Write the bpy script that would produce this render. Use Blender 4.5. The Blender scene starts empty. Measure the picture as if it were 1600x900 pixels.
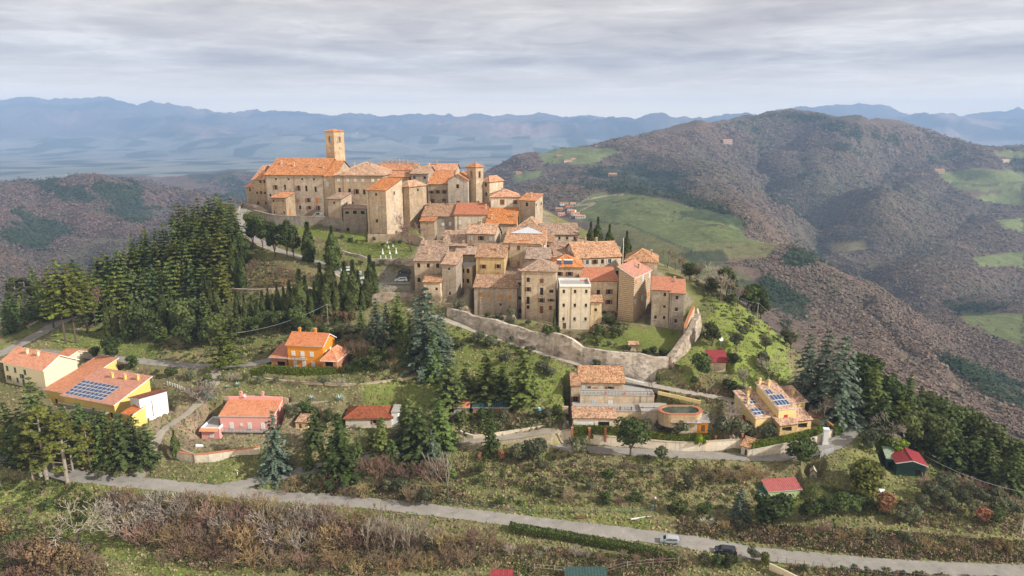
import bpy, bmesh, math, random
import numpy as np
from mathutils import Vector, Matrix
R = math.radians
rng = np.random.default_rng(7)
random.seed(7)
C = bpy.context.scene.collection
# ------------------------------------------------------------------ camera
F = 1080.0; U0 = 800.0; V0 = 450.0; CZ = 120.0
PITCH = math.atan(250.0 / F); CP, SP = math.cos(PITCH), math.sin(PITCH)
cam = bpy.data.cameras.new('camera'); camo = bpy.data.objects.new('camera', cam); C.objects.link(camo)
cam.sensor_width = 36.0; cam.lens = 36.0 * F / 1600.0; cam.clip_start = 1.0; cam.clip_end = 60000
camo.location = (0, 0, CZ); camo.rotation_euler = (math.pi / 2 - PITCH, 0, 0)
bpy.context.scene.camera = camo
# ------------------------------------------------------------------ light and sky
SUN_EL, SUN_AZ = 31.0, 111.0      # azimuth clockwise from +Y (the view direction)
sdir = Vector((math.sin(R(SUN_AZ)) * math.cos(R(SUN_EL)), math.cos(R(SUN_AZ)) * math.cos(R(SUN_EL)), math.sin(R(SUN_EL))))
sun = bpy.data.lights.new('sun', 'SUN'); suno = bpy.data.objects.new('sun', sun); C.objects.link(suno)
sun.energy = 5.0; sun.angle = R(1.2); sun.color = (1.0, 0.94, 0.86)
suno.rotation_euler = sdir.to_track_quat('Z', 'Y').to_euler(); suno.location = (200, -100, 400)
w = bpy.data.worlds.new('World'); bpy.context.scene.world = w; w.use_nodes = True
nt = w.node_tree; nt.nodes.clear()
def nd(nt, t, **k):
    n = nt.nodes.new(t)
    for a, b in k.items():
        if a.startswith('i_'):
            n.inputs[a[2:].replace('_', ' ')].default_value = b
        else: setattr(n, a, b)
    return n
def ramp(nt, src, stops, interp='LINEAR'):
    r = nt.nodes.new('ShaderNodeValToRGB'); r.color_ramp.interpolation = interp
    e = r.color_ramp.elements
    while len(e) > 1: e.remove(e[-1])
    e[0].position = stops[0][0]; e[0].color = tuple(stops[0][1]) + (1,)
    for p, c in stops[1:]:
        x = e.new(p); x.color = tuple(c) + (1,)
    nt.links.new(src, r.inputs[0]); return r.outputs[0]
def math_n(nt, op, a, b=None, clamp=False):
    m = nt.nodes.new('ShaderNodeMath'); m.operation = op; m.use_clamp = clamp
    for i, x in enumerate((a, b)):
        if x is None: continue
        if isinstance(x, (int, float)): m.inputs[i].default_value = x
        else: nt.links.new(x, m.inputs[i])
    return m.outputs[0]
out = nd(nt, 'ShaderNodeOutputWorld')
sky = nd(nt, 'ShaderNodeTexSky', sky_type='NISHITA', sun_disc=False, sun_elevation=R(SUN_EL), sun_rotation=R(SUN_AZ))
bg1 = nd(nt, 'ShaderNodeBackground', i_Strength=0.13); nt.links.new(sky.outputs[0], bg1.inputs[0])
tc = nd(nt, 'ShaderNodeTexCoord'); sp = nd(nt, 'ShaderNodeSeparateXYZ'); nt.links.new(tc.outputs['Generated'], sp.inputs[0])
zz = math_n(nt, 'ADD', math_n(nt, 'MAXIMUM', sp.outputs[2], 0.0), 0.045)
cx = math_n(nt, 'DIVIDE', sp.outputs[0], zz); cy = math_n(nt, 'DIVIDE', sp.outputs[1], zz)
cmb = nd(nt, 'ShaderNodeCombineXYZ'); nt.links.new(math_n(nt, 'MULTIPLY', cx, 0.55), cmb.inputs[0]); nt.links.new(math_n(nt, 'MULTIPLY', cy, 0.62), cmb.inputs[1])
n1 = nd(nt, 'ShaderNodeTexNoise', i_Scale=0.9, i_Detail=8.0, i_Roughness=0.55, i_Distortion=0.5); nt.links.new(cmb.outputs[0], n1.inputs['Vector'])
n2 = nd(nt, 'ShaderNodeTexNoise', i_Scale=3.1, i_Detail=6.0, i_Roughness=0.6, i_Distortion=0.9); nt.links.new(cmb.outputs[0], n2.inputs['Vector'])
mixv = math_n(nt, 'ADD', math_n(nt, 'MULTIPLY', n1.outputs[0], 0.7), math_n(nt, 'MULTIPLY', n2.outputs[0], 0.3))
ccol = ramp(nt, mixv, [(0.35, (0.47, 0.415, 0.385)), (0.44, (0.62, 0.55, 0.505)), (0.53, (0.79, 0.715, 0.65)), (0.63, (1.05, 0.98, 0.89))])
# cloud deck breaks up into a pale strip at the horizon
hz = ramp(nt, sp.outputs[2], [(0.0, (1, 1, 1)), (0.03, (0.9, 0.9, 0.9)), (0.052, (0.35, 0.35, 0.35)), (0.085, (0, 0, 0))])
mx = nd(nt, 'ShaderNodeMixRGB'); nt.links.new(math_n(nt, 'MULTIPLY', hz, 1.0), mx.inputs[0]); nt.links.new(ccol, mx.inputs[1]); mx.inputs[2].default_value = (2.5, 2.05, 1.42, 1)
bg2 = nd(nt, 'ShaderNodeBackground', i_Strength=0.83); nt.links.new(mx.outputs[0], bg2.inputs[0])
msk = ramp(nt, mixv, [(0.30, (0.97, 0.97, 0.97)), (0.62, (1, 1, 1)), (0.75, (0.9, 0.9, 0.9))])
ms = nd(nt, 'ShaderNodeMixShader'); nt.links.new(msk, ms.inputs[0]); nt.links.new(bg1.outputs[0], ms.inputs[1]); nt.links.new(bg2.outputs[0], ms.inputs[2])
nt.links.new(ms.outputs[0], out.inputs[0])
sc = bpy.context.scene
sc.view_settings.view_transform = 'Standard'; sc.view_settings.look = 'None'; sc.view_settings.gamma = 1.0
sc.view_settings.exposure = 0.24; sc.view_settings.use_curve_mapping = False
sc.render.engine = 'CYCLES'
sc.cycles.max_bounces = 5; sc.cycles.diffuse_bounces = 2; sc.cycles.glossy_bounces = 2; sc.cycles.transmission_bounces = 2
sc.cycles.volume_bounces = 1; sc.cycles.transparent_max_bounces = 4
sc.cycles.use_denoising = True
sc.cycles.pixel_filter_type = 'BLACKMAN_HARRIS'
# ------------------------------------------------------------------ projection helpers
def slope(v):                     # z/y of the ray through image row v
    t = (V0 - v) / F
    return (-SP + CP * t) / (CP + SP * t)
def axy(u, v):                    # x/y of the ray
    t = (V0 - v) / F
    return ((u - U0) / F) / (CP + SP * t)
def P(u, v, Y): return Vector((axy(u, v) * Y, Y, CZ + slope(v) * Y))
def proj(x, y, z):
    zr = z - CZ; d = y * CP - zr * SP; up = y * SP + zr * CP
    return U0 + F * x / d, V0 - F * up / d
# ------------------------------------------------------------------ smooth value noise
_T = rng.random((256, 256))
def vnoise(x, y):
    xi = np.floor(x).astype(np.int64); yi = np.floor(y).astype(np.int64); fx = x - xi; fy = y - yi
    fx = fx * fx * (3 - 2 * fx); fy = fy * fy * (3 - 2 * fy)
    a = _T[xi & 255, yi & 255]; b = _T[(xi + 1) & 255, yi & 255]; c = _T[xi & 255, (yi + 1) & 255]; d = _T[(xi + 1) & 255, (yi + 1) & 255]
    return (a * (1 - fx) + b * fx) * (1 - fy) + (c * (1 - fx) + d * fx) * fy
def fbm(x, y, s, o=4, ridge=False):
    t = 0; amp = 1; tot = 0
    for k in range(o):
        n = vnoise(x / s + 17.3 * k, y / s + 9.1 * k)
        if ridge: n = 1 - abs(2 * n - 1)
        t = t + amp * n; tot += amp; amp *= 0.5; s *= 0.47
    return t / tot - 0.5
# ------------------------------------------------------------------ terrain control points: (image u, image v, depth in metres)
CT = [ # main road and below it
(110,742,150),(260,757,147),(400,772,145),(600,788,142),(800,812,138),(1046,850,129),(1200,868,126),(1400,886,122),(1590,893,120),
(0,800,140),(0,890,128),(200,850,134),(400,880,127),(600,890,124),(800,900,122),(1000,900,120),(1250,900,118),
# slope above it
(60,720,154),(200,715,156),(300,738,151),(430,737,152),(560,722,156),(700,745,152),(900,760,147),(1100,760,147),(1240,772,142),(1350,782,140),(1300,830,131),(1550,830,130),(1420,742,149),(1500,780,142),
# upper lane
(700,690,161),(850,692,160),(900,702,158),(1100,710,155),(1200,714,153),(1310,702,153),(1335,655,166),(800,640,168),
# terraces of the single houses
(60,604,182),(0,600,184),(150,625,172),(200,650,166),(100,690,158),(370,686,160),(480,577,188),(560,606,178),(580,662,166),(640,610,178),(755,642,168),(840,622,172),(960,672,162),(1060,672,162),(1200,684,160),(1270,670,162),
(300,640,170),(250,610,180),(400,610,178),
(900,620,172),(1000,618,172),
# roads left
(0,556,201),(100,552,204),(200,562,200),(330,572,195),(60,521,221),(95,505,231),
(150,520,219),(250,546,206),(350,540,207),(420,562,196),(620,560,188),(700,585,182),(740,522,201),(820,560,187),
# path along the town wall
(690,498,208),(760,522,201),(830,545,194),(900,567,187),(970,590,180),(1040,606,174),(1130,640,165),(1180,615,175),
# village shelf
(1000,540,190),(1030,502,203),(1055,508,203),(985,497,205),(895,512,198),(845,500,203),(770,488,210),(720,478,214),(690,455,222),
(1085,500,205),(870,386,250),(820,405,243),(930,430,228),(860,440,225),(1000,445,222),(760,420,232),(700,365,262),(720,320,290),(790,335,280),(840,350,270),
(500,336,285),(395,325,300),(620,366,262),(560,352,272),(540,372,262),(450,345,283),(600,442,230),(640,445,228),(600,482,218),(500,400,245),(400,382,262),(450,440,231),(400,482,221),(350,452,238),(480,500,214),(560,520,206),
# left wooded shoulder
(350,345,292),(280,372,282),(200,424,266),(100,474,250),(0,505,238),(-150,545,225),(-300,590,215),(250,450,246),(160,480,238),
# right meadow and shoulder
(1150,520,196),(1200,560,190),(1120,482,216),(1100,452,229),(1060,425,243),(1150,468,232),(1240,545,212),(1260,600,190),(1350,612,196),(1450,672,181),(1600,758,162),(1750,840,150),
(1000,410,252),(940,385,262)]
CW = [] # unseen places: (x/y, depth, z - camera)
for a, y, z in [(-.8,60,-112),(-.3,60,-112),(.2,60,-112),(.8,60,-108),(-.8,95,-100),(-.3,95,-98),(.3,95,-95),(.8,95,-93),(-1.15,150,-82),(-1.15,230,-85),(1.15,150,-100),(1.15,120,-92),
    (0,310,-30),(-.15,330,-31),(-.3,325,-36),(-.1,305,-31),(.0,340,-36),(-.4,330,-50),(.1,310,-45),
    (-.5,330,-82),(-.7,300,-92),(-.3,400,-80),(-.1,400,-70),(.1,380,-85),(.25,330,-85),(.4,300,-105),(.55,270,-120),(.75,240,-140),(1.1,220,-150),(.3,290,-70),(.5,235,-95),(.7,205,-105),
    (-1.1,320,-130),(-.8,450,-170),(-.5,500,-160),(-.2,600,-170),(.1,550,-150),(.3,480,-150),(.5,420,-165),(.75,360,-190),(1.1,350,-200),
    (.4,1000,-243),(.575,960,-262),(.67,800,-272),(.77,690,-276),
    (-1.1,700,-220),(-.4,800,-215),(-.1,900,-210),(.1,900,-185),
    (.7,470,-205),(1.1,500,-230),(1.1,800,-290),(.8,800,-262),(.62,900,-270),(.55,1150,-290),(.45,950,-235)]:
    CW.append((a, y, z))
CT += [ # ground across the valley on the right
(1000,330,1150),(1150,372,980),(1080,420,800),(1200,450,780),(1300,500,690),(1400,480,760),(1500,560,630),(1600,632,530),(1250,395,900),(1330,440,830),
(900,320,1350),(940,300,1500),(1160,340,1150),(1560,500,1150),(1450,440,1350),(1350,370,1700),(1500,370,1850),(1250,330,1800),(1300,280,2300),(1200,250,2500),(1550,290,2400),(1600,236,2850),(1400,250,2700),
(1230,179,3200),(1170,185,3150),(1290,187,3150),(1100,207,3000),(1000,222,2850),(900,240,2650),(820,250,2500),(1350,208,2950),(1400,211,2800),(1450,222,2850),(1530,236,2900),(1600,246,2950),(1700,256,2950),(850,300,1800),(1000,260,2300),
# left ridges
(130,287,2000),(60,290,2050),(0,300,2100),(210,300,1950),(-150,295,2100),(100,350,1450),(50,430,1000),(200,340,1450),(0,480,800),(-200,420,900),(280,330,1650),(300,372,1250),
(360,270,3400),(300,285,3300),(400,272,3500),
]
for a, y, z in [(-.7,2600,-280),(-.4,2400,-290),(-.35,4300,-330),(-.9,3000,-300),(-.2,2000,-230),(.0,2000,-230),(-.1,3000,-300),(.15,3800,-250),(.45,4200,-250),(.8,4200,-250),(1.15,2500,-150),(1.15,4000,-280),
    (-1.1,4600,-330),(-.7,4300,-330),(-.1,4300,-330),(.3,5200,-330),(.8,5400,-330),(1.15,5200,-330),(-1.1,7500,-330),(-.6,7500,-330),(-.1,7500,-330),(.4,7500,-330),(1.1,7500,-330),
    (-1.1,9300,-325),(-.6,9300,-325),(-.1,9300,-325),(.4,9300,-325),(1.1,9300,-325)]:
    CW.append((a, y, z))
# mountain crest line (image u, v) at 14 km, foothills at 11 km
CREST = [(-300,170),(-150,172),(0,164),(30,158),(100,164),(180,161),(240,172),(285,167),(340,182),(430,176),(480,183),(560,186),(640,186),(700,188),(770,184),(850,186),(930,190),(1000,191),(1070,190),(1150,188),(1260,176),(1370,172),(1420,183),(1500,188),(1560,182),(1640,182),(1800,176),(2000,180)]
for u, v in CREST: CT.append((u, v + 4, 14000)); CT.append((u, v + 34, 16800))
for u, v in [(-100,215),(100,212),(70,206),(200,216),(320,205),(400,214),(520,218),(600,212),(720,215),(900,218),(1300,215),(1600,214)]: CT.append((u, v, 11200))
for u in range(-200, 1900, 300): CT.append((u, 234 if u < 900 else 230, 10200))
pa = np.array([axy(u, v) for u, v, Y in CT] + [c[0] for c in CW]); pl = np.log(np.array([c[2] for c in CT] + [c[1] for c in CW], float))
ps = np.array([slope(v) for u, v, Y in CT] + [c[2] / c[1] for c in CW])
EPS = 0.025
def _phi(d2): return np.sqrt(d2 + EPS * EPS)
n = len(pa); A = np.zeros((n + 3, n + 3))
A[:n, :n] = _phi((pa[:, None] - pa) ** 2 + (pl[:, None] - pl) ** 2) ; A[:n, n] = 1; A[:n, n + 1] = pa; A[:n, n + 2] = pl; A[n:, :n] = A[:n, n:].T
A[:n, :n] -= np.eye(n) * 0.0006
wt = np.linalg.solve(A, np.concatenate([ps, [0, 0, 0]]))
NA, NY = 1000, 760
AMIN, AMAX = -1.18, 1.18; LMIN, LMAX = math.log(52.0), math.log(17000.0)
ga = np.linspace(AMIN, AMAX, NA); gl = np.linspace(LMIN, LMAX, NY)
GA, GL = np.meshgrid(ga, gl)                      # rows = depth
S = np.zeros(GA.shape)
for r0 in range(0, NY, 40):
    a_ = GA[r0:r0 + 40].ravel(); l_ = GL[r0:r0 + 40].ravel()
    d = _phi((a_[:, None] - pa) ** 2 + (l_[:, None] - pl) ** 2)
    S[r0:r0 + 40] = (d @ wt[:n] + wt[n] + wt[n + 1] * a_ + wt[n + 2] * l_).reshape(S[r0:r0 + 40].shape)
GY = np.exp(GL); GX = GA * GY
GZ = S * GY + CZ
def sstep(e0, e1, x):
    t = np.clip((x - e0) / (e1 - e0), 0, 1); return t * t * (3 - 2 * t)
# relief
near = 1 - sstep(320, 600, GY)
GZ += near * (fbm(GX, GY, 14, 3) * 1.2)
mid = sstep(450, 900, GY) * (1 - sstep(3600, 4200, GY))
GZ += mid * ((fbm(GX + .25 * GY, GY * .55, 420, 6, True) * 96 + fbm(GX, GY, 900, 3, True) * 30) * np.clip(GY / 2200, .22, 1) + fbm(GX, GY, 60, 3) * 7)
far = sstep(9600, 11200, GY)
GZ += far * (fbm(GX, GY, 2600, 6, True) * 420 * (0.3 + 0.7 * (1 - sstep(12500, 14000, GY))) + fbm(GX, GY, 900, 5, True) * 330)
for bu, bv, bY, bw in [(70,201,11600,800),(175,208,11200,900),(285,204,11400,800),(330,184,12600,1100),(560,206,10900,750),(470,212,10600,1100),(690,211,10700,650),(800,214,10500,900),(-60,208,11000,900),(400,216,10100,600),(120,219,10200,600),(610,219,10000,500),(900,214,11000,900),(1300,211,11000,900),(1560,208,11500,900)]:
    bp = P(bu, bv, bY); g_ = np.exp(-(((GX - bp.x) + fbm(GX, GY, 700, 4) * 900) ** 2 + ((GY - bY) * .8 + fbm(GX + 3000, GY, 700, 4) * 700) ** 2) / (2 * bw ** 2)) * (GY > 8500); GZ = np.maximum(GZ, (CZ - 330) + (bp.z - CZ + 330) * g_ * (1 + fbm(GX, GY, 500, 4, True) * .5))
plain = sstep(4200, 5000, GY) * (1 - sstep(9000, 10200, GY))
GZ += plain * fbm(GX, GY, 500, 2) * 6
class Poly:
    def __init__(s, pts): s.p = pts
def inpoly(x, y, pts):
    ins = np.zeros(x.shape, bool); m = len(pts)
    for i in range(m):
        x0, y0 = pts[i]; x1, y1 = pts[(i + 1) % m]
        if y0 == y1: continue
        ins ^= ((y0 > y) != (y1 > y)) & (x < (x1 - x0) * (y - y0) / (y1 - y0) + x0)
    return ins
def segdist(x, y, pts, zs=None, closed=False):
    best = np.full(x.shape, 1e9); bz = np.zeros(x.shape)
    m = len(pts)
    for i in range(m if closed else m - 1):
        x0, y0 = pts[i][:2]; x1, y1 = pts[(i + 1) % m][:2]
        L = (x1 - x0) ** 2 + (y1 - y0) ** 2 + 1e-9
        t = np.clip(((x - x0) * (x1 - x0) + (y - y0) * (y1 - y0)) / L, 0, 1)
        d = np.hypot(x - (x0 + t * (x1 - x0)), y - (y0 + t * (y1 - y0)))
        if zs is not None: bz = np.where(d < best, zs[i] + t * (zs[(i + 1) % m] - zs[i]), bz)
        best = np.minimum(best, d)
    return best, bz
def spline(pts, step=2.0):        # Catmull-Rom resampling of 3D points
    out = []
    q = [pts[0] * 2 - pts[1]] + list(pts) + [pts[-1] * 2 - pts[-2]]
    for i in range(1, len(q) - 2):
        nseg = max(2, int((q[i + 1] - q[i]).length / step))
        for k in range(nseg):
            t = k / nseg; a, b, c, d = q[i - 1], q[i], q[i + 1], q[i + 2]
            out.append(0.5 * ((2 * b) + (c - a) * t + (2 * a - 5 * b + 4 * c - d) * t * t + (3 * b - 3 * c + d - a) * t ** 3))
    out.append(pts[-1].copy()); return out
# height lookup
def hz_at(x, y):
    a = (x / y - AMIN) / (AMAX - AMIN) * (NA - 1); l = (np.log(y) - LMIN) / (LMAX - LMIN) * (NY - 1)
    a = np.clip(a, 0, NA - 1.001); l = np.clip(l, 0, NY - 1.001)
    i = np.floor(a).astype(int); j = np.floor(l).astype(int); fa = a - i; fl = l - j
    return (GZ[j, i] * (1 - fa) + GZ[j, i + 1] * fa) * (1 - fl) + (GZ[j + 1, i] * (1 - fa) + GZ[j + 1, i + 1] * fa) * fl
def Hz(x, y): return float(hz_at(np.array([float(x)]), np.array([float(y)]))[0])
def G(u, v, ymin=60.0, ymax=16500.0):    # where the ray through (u, v) meets the terrain
    s, a = slope(v), axy(u, v)
    y = np.exp(np.linspace(math.log(ymin), math.log(ymax), 700))
    h = CZ + s * y - hz_at(a * y, y)
    k = np.nonzero((h[:-1] > 0) & (h[1:] <= 0))[0]
    if len(k) == 0: return None
    k = k[0]; t = h[k] / (h[k] - h[k + 1]); yy = y[k] + t * (y[k + 1] - y[k])
    return Vector((a * yy, yy, CZ + s * yy))

RAV = [([(1205,197),(1192,240),(1230,290),(1265,330),(1292,380),(1335,440)], 60, 110), ([(1095,215),(1130,262),(1182,310),(1255,342)], 26, 80), ([(1335,222),(1312,262),(1292,300),(1270,338)], 28, 85), ([(1450,226),(1400,272),(1340,312),(1290,352)], 26, 85),
       ([(1555,300),(1460,352),(1385,400),(1342,432)], 24, 80), ([(975,243),(1040,282),(1105,325)], 16, 70), ([(1600,440),(1500,466),(1430,474)], 20, 70), ([(1250,205),(1258,240),(1262,290)], 20, 60), ([(1400,225),(1370,262),(1330,290)], 18, 55), ([(1500,240),(1470,290),(1420,330)], 18, 60), ([(1150,232),(1172,265),(1200,285)], 14, 50),
       ([(60,296),(42,340),(62,402)], 26, 75), ([(172,306),(150,362),(122,432)], 24, 70), ([(250,305),(238,340),(215,380)], 18, 55), ([(110,292),(96,330),(98,370)], 16, 45), ([(1400,500),(1440,540),(1500,600)], 14, 40), ([(1300,450),(1350,500),(1420,560)], 12, 35)]
RAVM = np.zeros(GX.shape)
for pts_, dep, wid in RAV:
    q_ = [G(u, v, 430) for u, v in pts_]; q_ = [q for q in q_ if q is not None and q.y < 4200]
    if len(q_) < 2: continue
    r0 = int(np.searchsorted(gl, math.log(430))); r1 = int(np.searchsorted(gl, math.log(4200)))
    d_, _ = segdist(GX[r0:r1] + fbm(GX[r0:r1], GY[r0:r1], 200, 3) * 150, GY[r0:r1], [(q.x, q.y) for q in q_]); sc_ = wid * np.clip(np.mean([q.y for q in q_]) / 2000, .35, 1.4)
    g_ = np.exp(-(d_ / sc_) ** 1.3); GZ[r0:r1] -= 1.3 * dep * np.clip(np.mean([q.y for q in q_]) / 1800, .35, 1.5) * (g_ - .35 * np.exp(-((d_ - 2.1 * sc_) / sc_) ** 2)); RAVM[r0:r1] = np.maximum(RAVM[r0:r1], g_)
NEAR = int(np.searchsorted(gl, math.log(420)))
nx, ny = GX[:NEAR], GY[:NEAR]
def pad(pts, blend=1.5):          # level shelf inside a polygon of (u, v, Y)
    p = [P(*q) for q in pts]; X = np.array([[q.x, q.y, 1] for q in p]); zc = np.array([q.z for q in p])
    co = np.linalg.lstsq(X, zc, rcond=None)[0]
    poly = [(q.x, q.y) for q in p]
    ins = inpoly(nx, ny, poly); d, _ = segdist(nx, ny, poly, closed=True)
    wgt = np.where(ins, 1.0, 1 - sstep(0, blend, d)); zt = co[0] * nx + co[1] * ny + co[2]
    GZ[:NEAR] = GZ[:NEAR] * (1 - wgt) + zt * wgt
ROADS = {}
def road(name, pts, width, blend=4.0, sink=0.12):
    c = spline([P(*q) for q in pts], 2.0)
    if name != 'main road' and 'main road' in ROADS:      # side lanes run level into the main road
        mc = ROADS['main road'][0]; dd, mz = segdist(np.array([q.x for q in c]), np.array([q.y for q in c]), [(q.x, q.y) for q in mc], [q.z for q in mc])
        for q, d1, z1 in zip(c, dd, mz): t_ = 1 - float(sstep(3.0, 11.0, d1)); q.z = q.z * (1 - t_) + (z1 - .05) * t_
    ROADS[name] = (c, width)
    d, z = segdist(nx, ny, [(q.x, q.y) for q in c], [q.z for q in c])
    wgt = 1 - sstep(width / 2 + 0.4, width / 2 + blend, d)
    GZ[:NEAR] = GZ[:NEAR] * (1 - wgt) + (z - sink) * wgt
# shelves
pad([(885,672,161.5),(1120,690,159),(1120,655,167),(890,640,170)], 2)
pad([(800,514,197),(885,540,190),(990,552,186),(1050,556,187),(1088,498,206),(980,492,208),(800,488,209)], 1.6)
pad([(1150,690,159),(1290,684,157),(1320,655,166),(1150,640,172)], 2)
pad([(560,470,222),(645,470,222),(645,425,236),(560,430,234)], 1.5)
pad([(310,712,157),(260,690,161),(290,660,168),(470,655,169),(470,690,160),(400,702,158)], 1.5)
pad([(255,722,153),(305,737,150.5),(345,735,151),(405,722,153.5),(405,718,155.5),(305,731,154),(262,718,157.5)], 1.2)
pad([(440,604,181),(560,614,177),(640,606,179),(690,592,181.5),(690,598,178),(640,616,175),(560,624,173),(440,614,177)], 1.5)
pad([(415,583,186),(540,583,186),(545,565,192),(412,565,192)], 2)
pad([(0,612,181),(110,612,181),(125,595,187),(0,590,187)], 2)
pad([(370,332,288),(600,345,283),(600,325,300),(380,318,310)], 3)
# roads
road('main road', [(-260,690,166),(-80,700,162),(30,716,157.5),(75,731,153),(112,743,149.8),(260,758,147),(400,772,145),(600,788,142),(800,812,137.5),(1046,842,130.5),(1200,866,126.3),(1400,884,122.3),(1590,893,120),(1800,900,118)], 4.8, 2.4)
road('upper lane', [(325,760,146.7),(352,755,147.8),(400,742,150.5),(470,733,153),(560,718,157),(660,703,160),(760,690,161),(850,692,160),(900,700,158.5),(1000,706,156.5),(1100,711,155),(1200,714,153.5),(1262,706,154),(1312,690,157),(1338,655,166),(1345,620,176)], 4.2, 2.5)
road('town path', [(640,482,216),(690,498,208),(760,522,201),(830,545,194),(900,567,187),(970,590,180),(1040,606,174.5),(1130,622,171),(1200,634,169)], 3.2, 2.0)
road('valley road', [(-200,640,175),(-60,575,195),(0,553,202),(60,522,220),(95,503,232),(150,490,242)], 4.5, 3)
road('cross road', [(30,548,208),(100,552,204),(200,562,200),(330,573,195),(400,567,194),(440,556,197)], 4.5, 3)
road('garden lane', [(215,742,149.5),(222,722,153.5),(238,700,158),(255,672,164),(285,652,168.5),(318,622,175.5),(338,592,185),(333,573,194)], 2.6, 2.0)
road('castle road', [(640,442,229.5),(560,440,231),(520,418,240),(470,402,248),(420,385,258),(385,362,272),(372,340,283),(378,325,298),(350,315,320)], 4.2, 2.5)
road('terrace road', [(860,672,162.5),(800,682,162),(720,690,161.5)], 3.0, 2.0)
road('main road', [(-260,690,166),(-80,700,162),(30,716,157.5),(75,731,153),(112,743,149.8),(260,758,147),(400,772,145),(600,788,142),(800,812,137.5),(1046,842,130.5),(1200,866,126.3),(1400,884,122.3),(1590,893,120),(1800,900,118)], 4.8, 2.4)
def dig(cx_, cy_, th, x0, x1, y0, y1, z, blend=1.6):
    """lower the slope to z inside an oriented rectangle"""
    c_, s_ = math.cos(th), math.sin(th); lx = (nx - cx_) * c_ + (ny - cy_) * s_; ly = -(nx - cx_) * s_ + (ny - cy_) * c_
    d = np.maximum(np.maximum(x0 - lx, lx - x1), np.maximum(y0 - ly, ly - y1)); wgt = 1 - sstep(0, blend, d)
    g = GZ[:NEAR]; t = np.minimum(g, z); g[...] = g * (1 - wgt) + t * wgt
# ------------------------------------------------------------------ tagging
def tag(o, label=None, cat=None, group=None, kind=None):
    if label: o['label'] = label
    if cat: o['category'] = cat
    if group: o['group'] = group
    if kind: o['kind'] = kind
    return o
def thing(name, label, cat, loc=(0, 0, 0), rz=0.0, group=None):
    o = bpy.data.objects.new(name, None); o.empty_display_size = .3; C.objects.link(o)
    o.location = loc; o.rotation_euler = (0, 0, rz); return tag(o, label, cat, group, 'thing')
def mesh_np(name, v, f, mat=None, parent=None, cols=None, smooth=False, fn=4):
    """fast mesh of equal-sided faces from arrays"""
    v = np.asarray(v, np.float32); f = np.asarray(f, np.int32)
    me = bpy.data.meshes.new(name); me.vertices.add(len(v)); me.vertices.foreach_set('co', v.ravel())
    me.loops.add(f.size); me.loops.foreach_set('vertex_index', f.ravel())
    me.polygons.add(len(f)); me.polygons.foreach_set('loop_start', np.arange(0, f.size, fn, dtype=np.int32))
    me.polygons.foreach_set('loop_total', np.full(len(f), fn, np.int32))
    if cols is not None:
        at = me.color_attributes.new('Col', 'FLOAT_COLOR', 'POINT')
        cc = np.ones((len(v), 4), np.float32); cc[:, :3] = cols; at.data.foreach_set('color', cc.ravel())
    if mat: me.materials.append(mat)
    me.update(calc_edges=True)
    if smooth: me.polygons.foreach_set('use_smooth', np.ones(len(f), bool))
    if parent is False: return me
    o = bpy.data.objects.new(name, me); C.objects.link(o)
    if parent: o.parent = parent
    return o
# ------------------------------------------------------------------ materials
MATS = {}
def newmat(name):
    m = bpy.data.materials.new(name); m.use_nodes = True; nt = m.node_tree
    b = nt.nodes['Principled BSDF']; b.inputs['Roughness'].default_value = 0.85
    b.inputs['Specular IOR Level'].default_value = 0.2
    return m, nt, b
def mixc(nt, fac, a, b, mode='MIX'):
    m = nt.nodes.new('ShaderNodeMixRGB'); m.blend_type = mode
    for i, x in enumerate((fac, a, b)):
        if isinstance(x, (int, float)): m.inputs[i].default_value = x
        elif isinstance(x, tuple): m.inputs[i].default_value = x + (1,)
        else: nt.links.new(x, m.inputs[i])
    return m.outputs[0]
def noise(nt, vec, scale, detail=4, rough=0.6, dist=0.0):
    n = nd(nt, 'ShaderNodeTexNoise', i_Scale=scale, i_Detail=float(detail), i_Roughness=rough, i_Distortion=dist)
    if vec is not None: nt.links.new(vec, n.inputs['Vector'])
    return n.outputs[0]
def bump(nt, b, h, strength=0.5, dist=0.1):
    n = nd(nt, 'ShaderNodeBump', i_Strength=strength, i_Distance=dist); nt.links.new(h, n.inputs['Height']); nt.links.new(n.outputs[0], b.inputs['Normal'])
def plain_mat(name, col, rough=0.7, var=0.12, scale=1.5, metal=0.0, spec=0.3, bm=0.0):
    if name in MATS: return MATS[name]
    m, nt, b = newmat(name); t = nd(nt, 'ShaderNodeTexCoord')
    nz = noise(nt, t.outputs['Object'], scale, 5, 0.65); nz2 = noise(nt, t.outputs['Object'], scale * 9, 3)
    f = math_n(nt, 'ADD', math_n(nt, 'MULTIPLY', nz, 0.65), math_n(nt, 'MULTIPLY', nz2, 0.35))
    c = ramp(nt, f, [(0.3, tuple(x * (1 - 2 * var) for x in col)), (0.5, col), (0.7, tuple(min(1, x * (1 + var)) for x in col))])
    nt.links.new(c, b.inputs['Base Color']); b.inputs['Roughness'].default_value = rough; b.inputs['Metallic'].default_value = metal
    b.inputs['Specular IOR Level'].default_value = spec
    if bm: bump(nt, b, nz2, bm, 0.05)
    MATS[name] = m; return m
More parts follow.
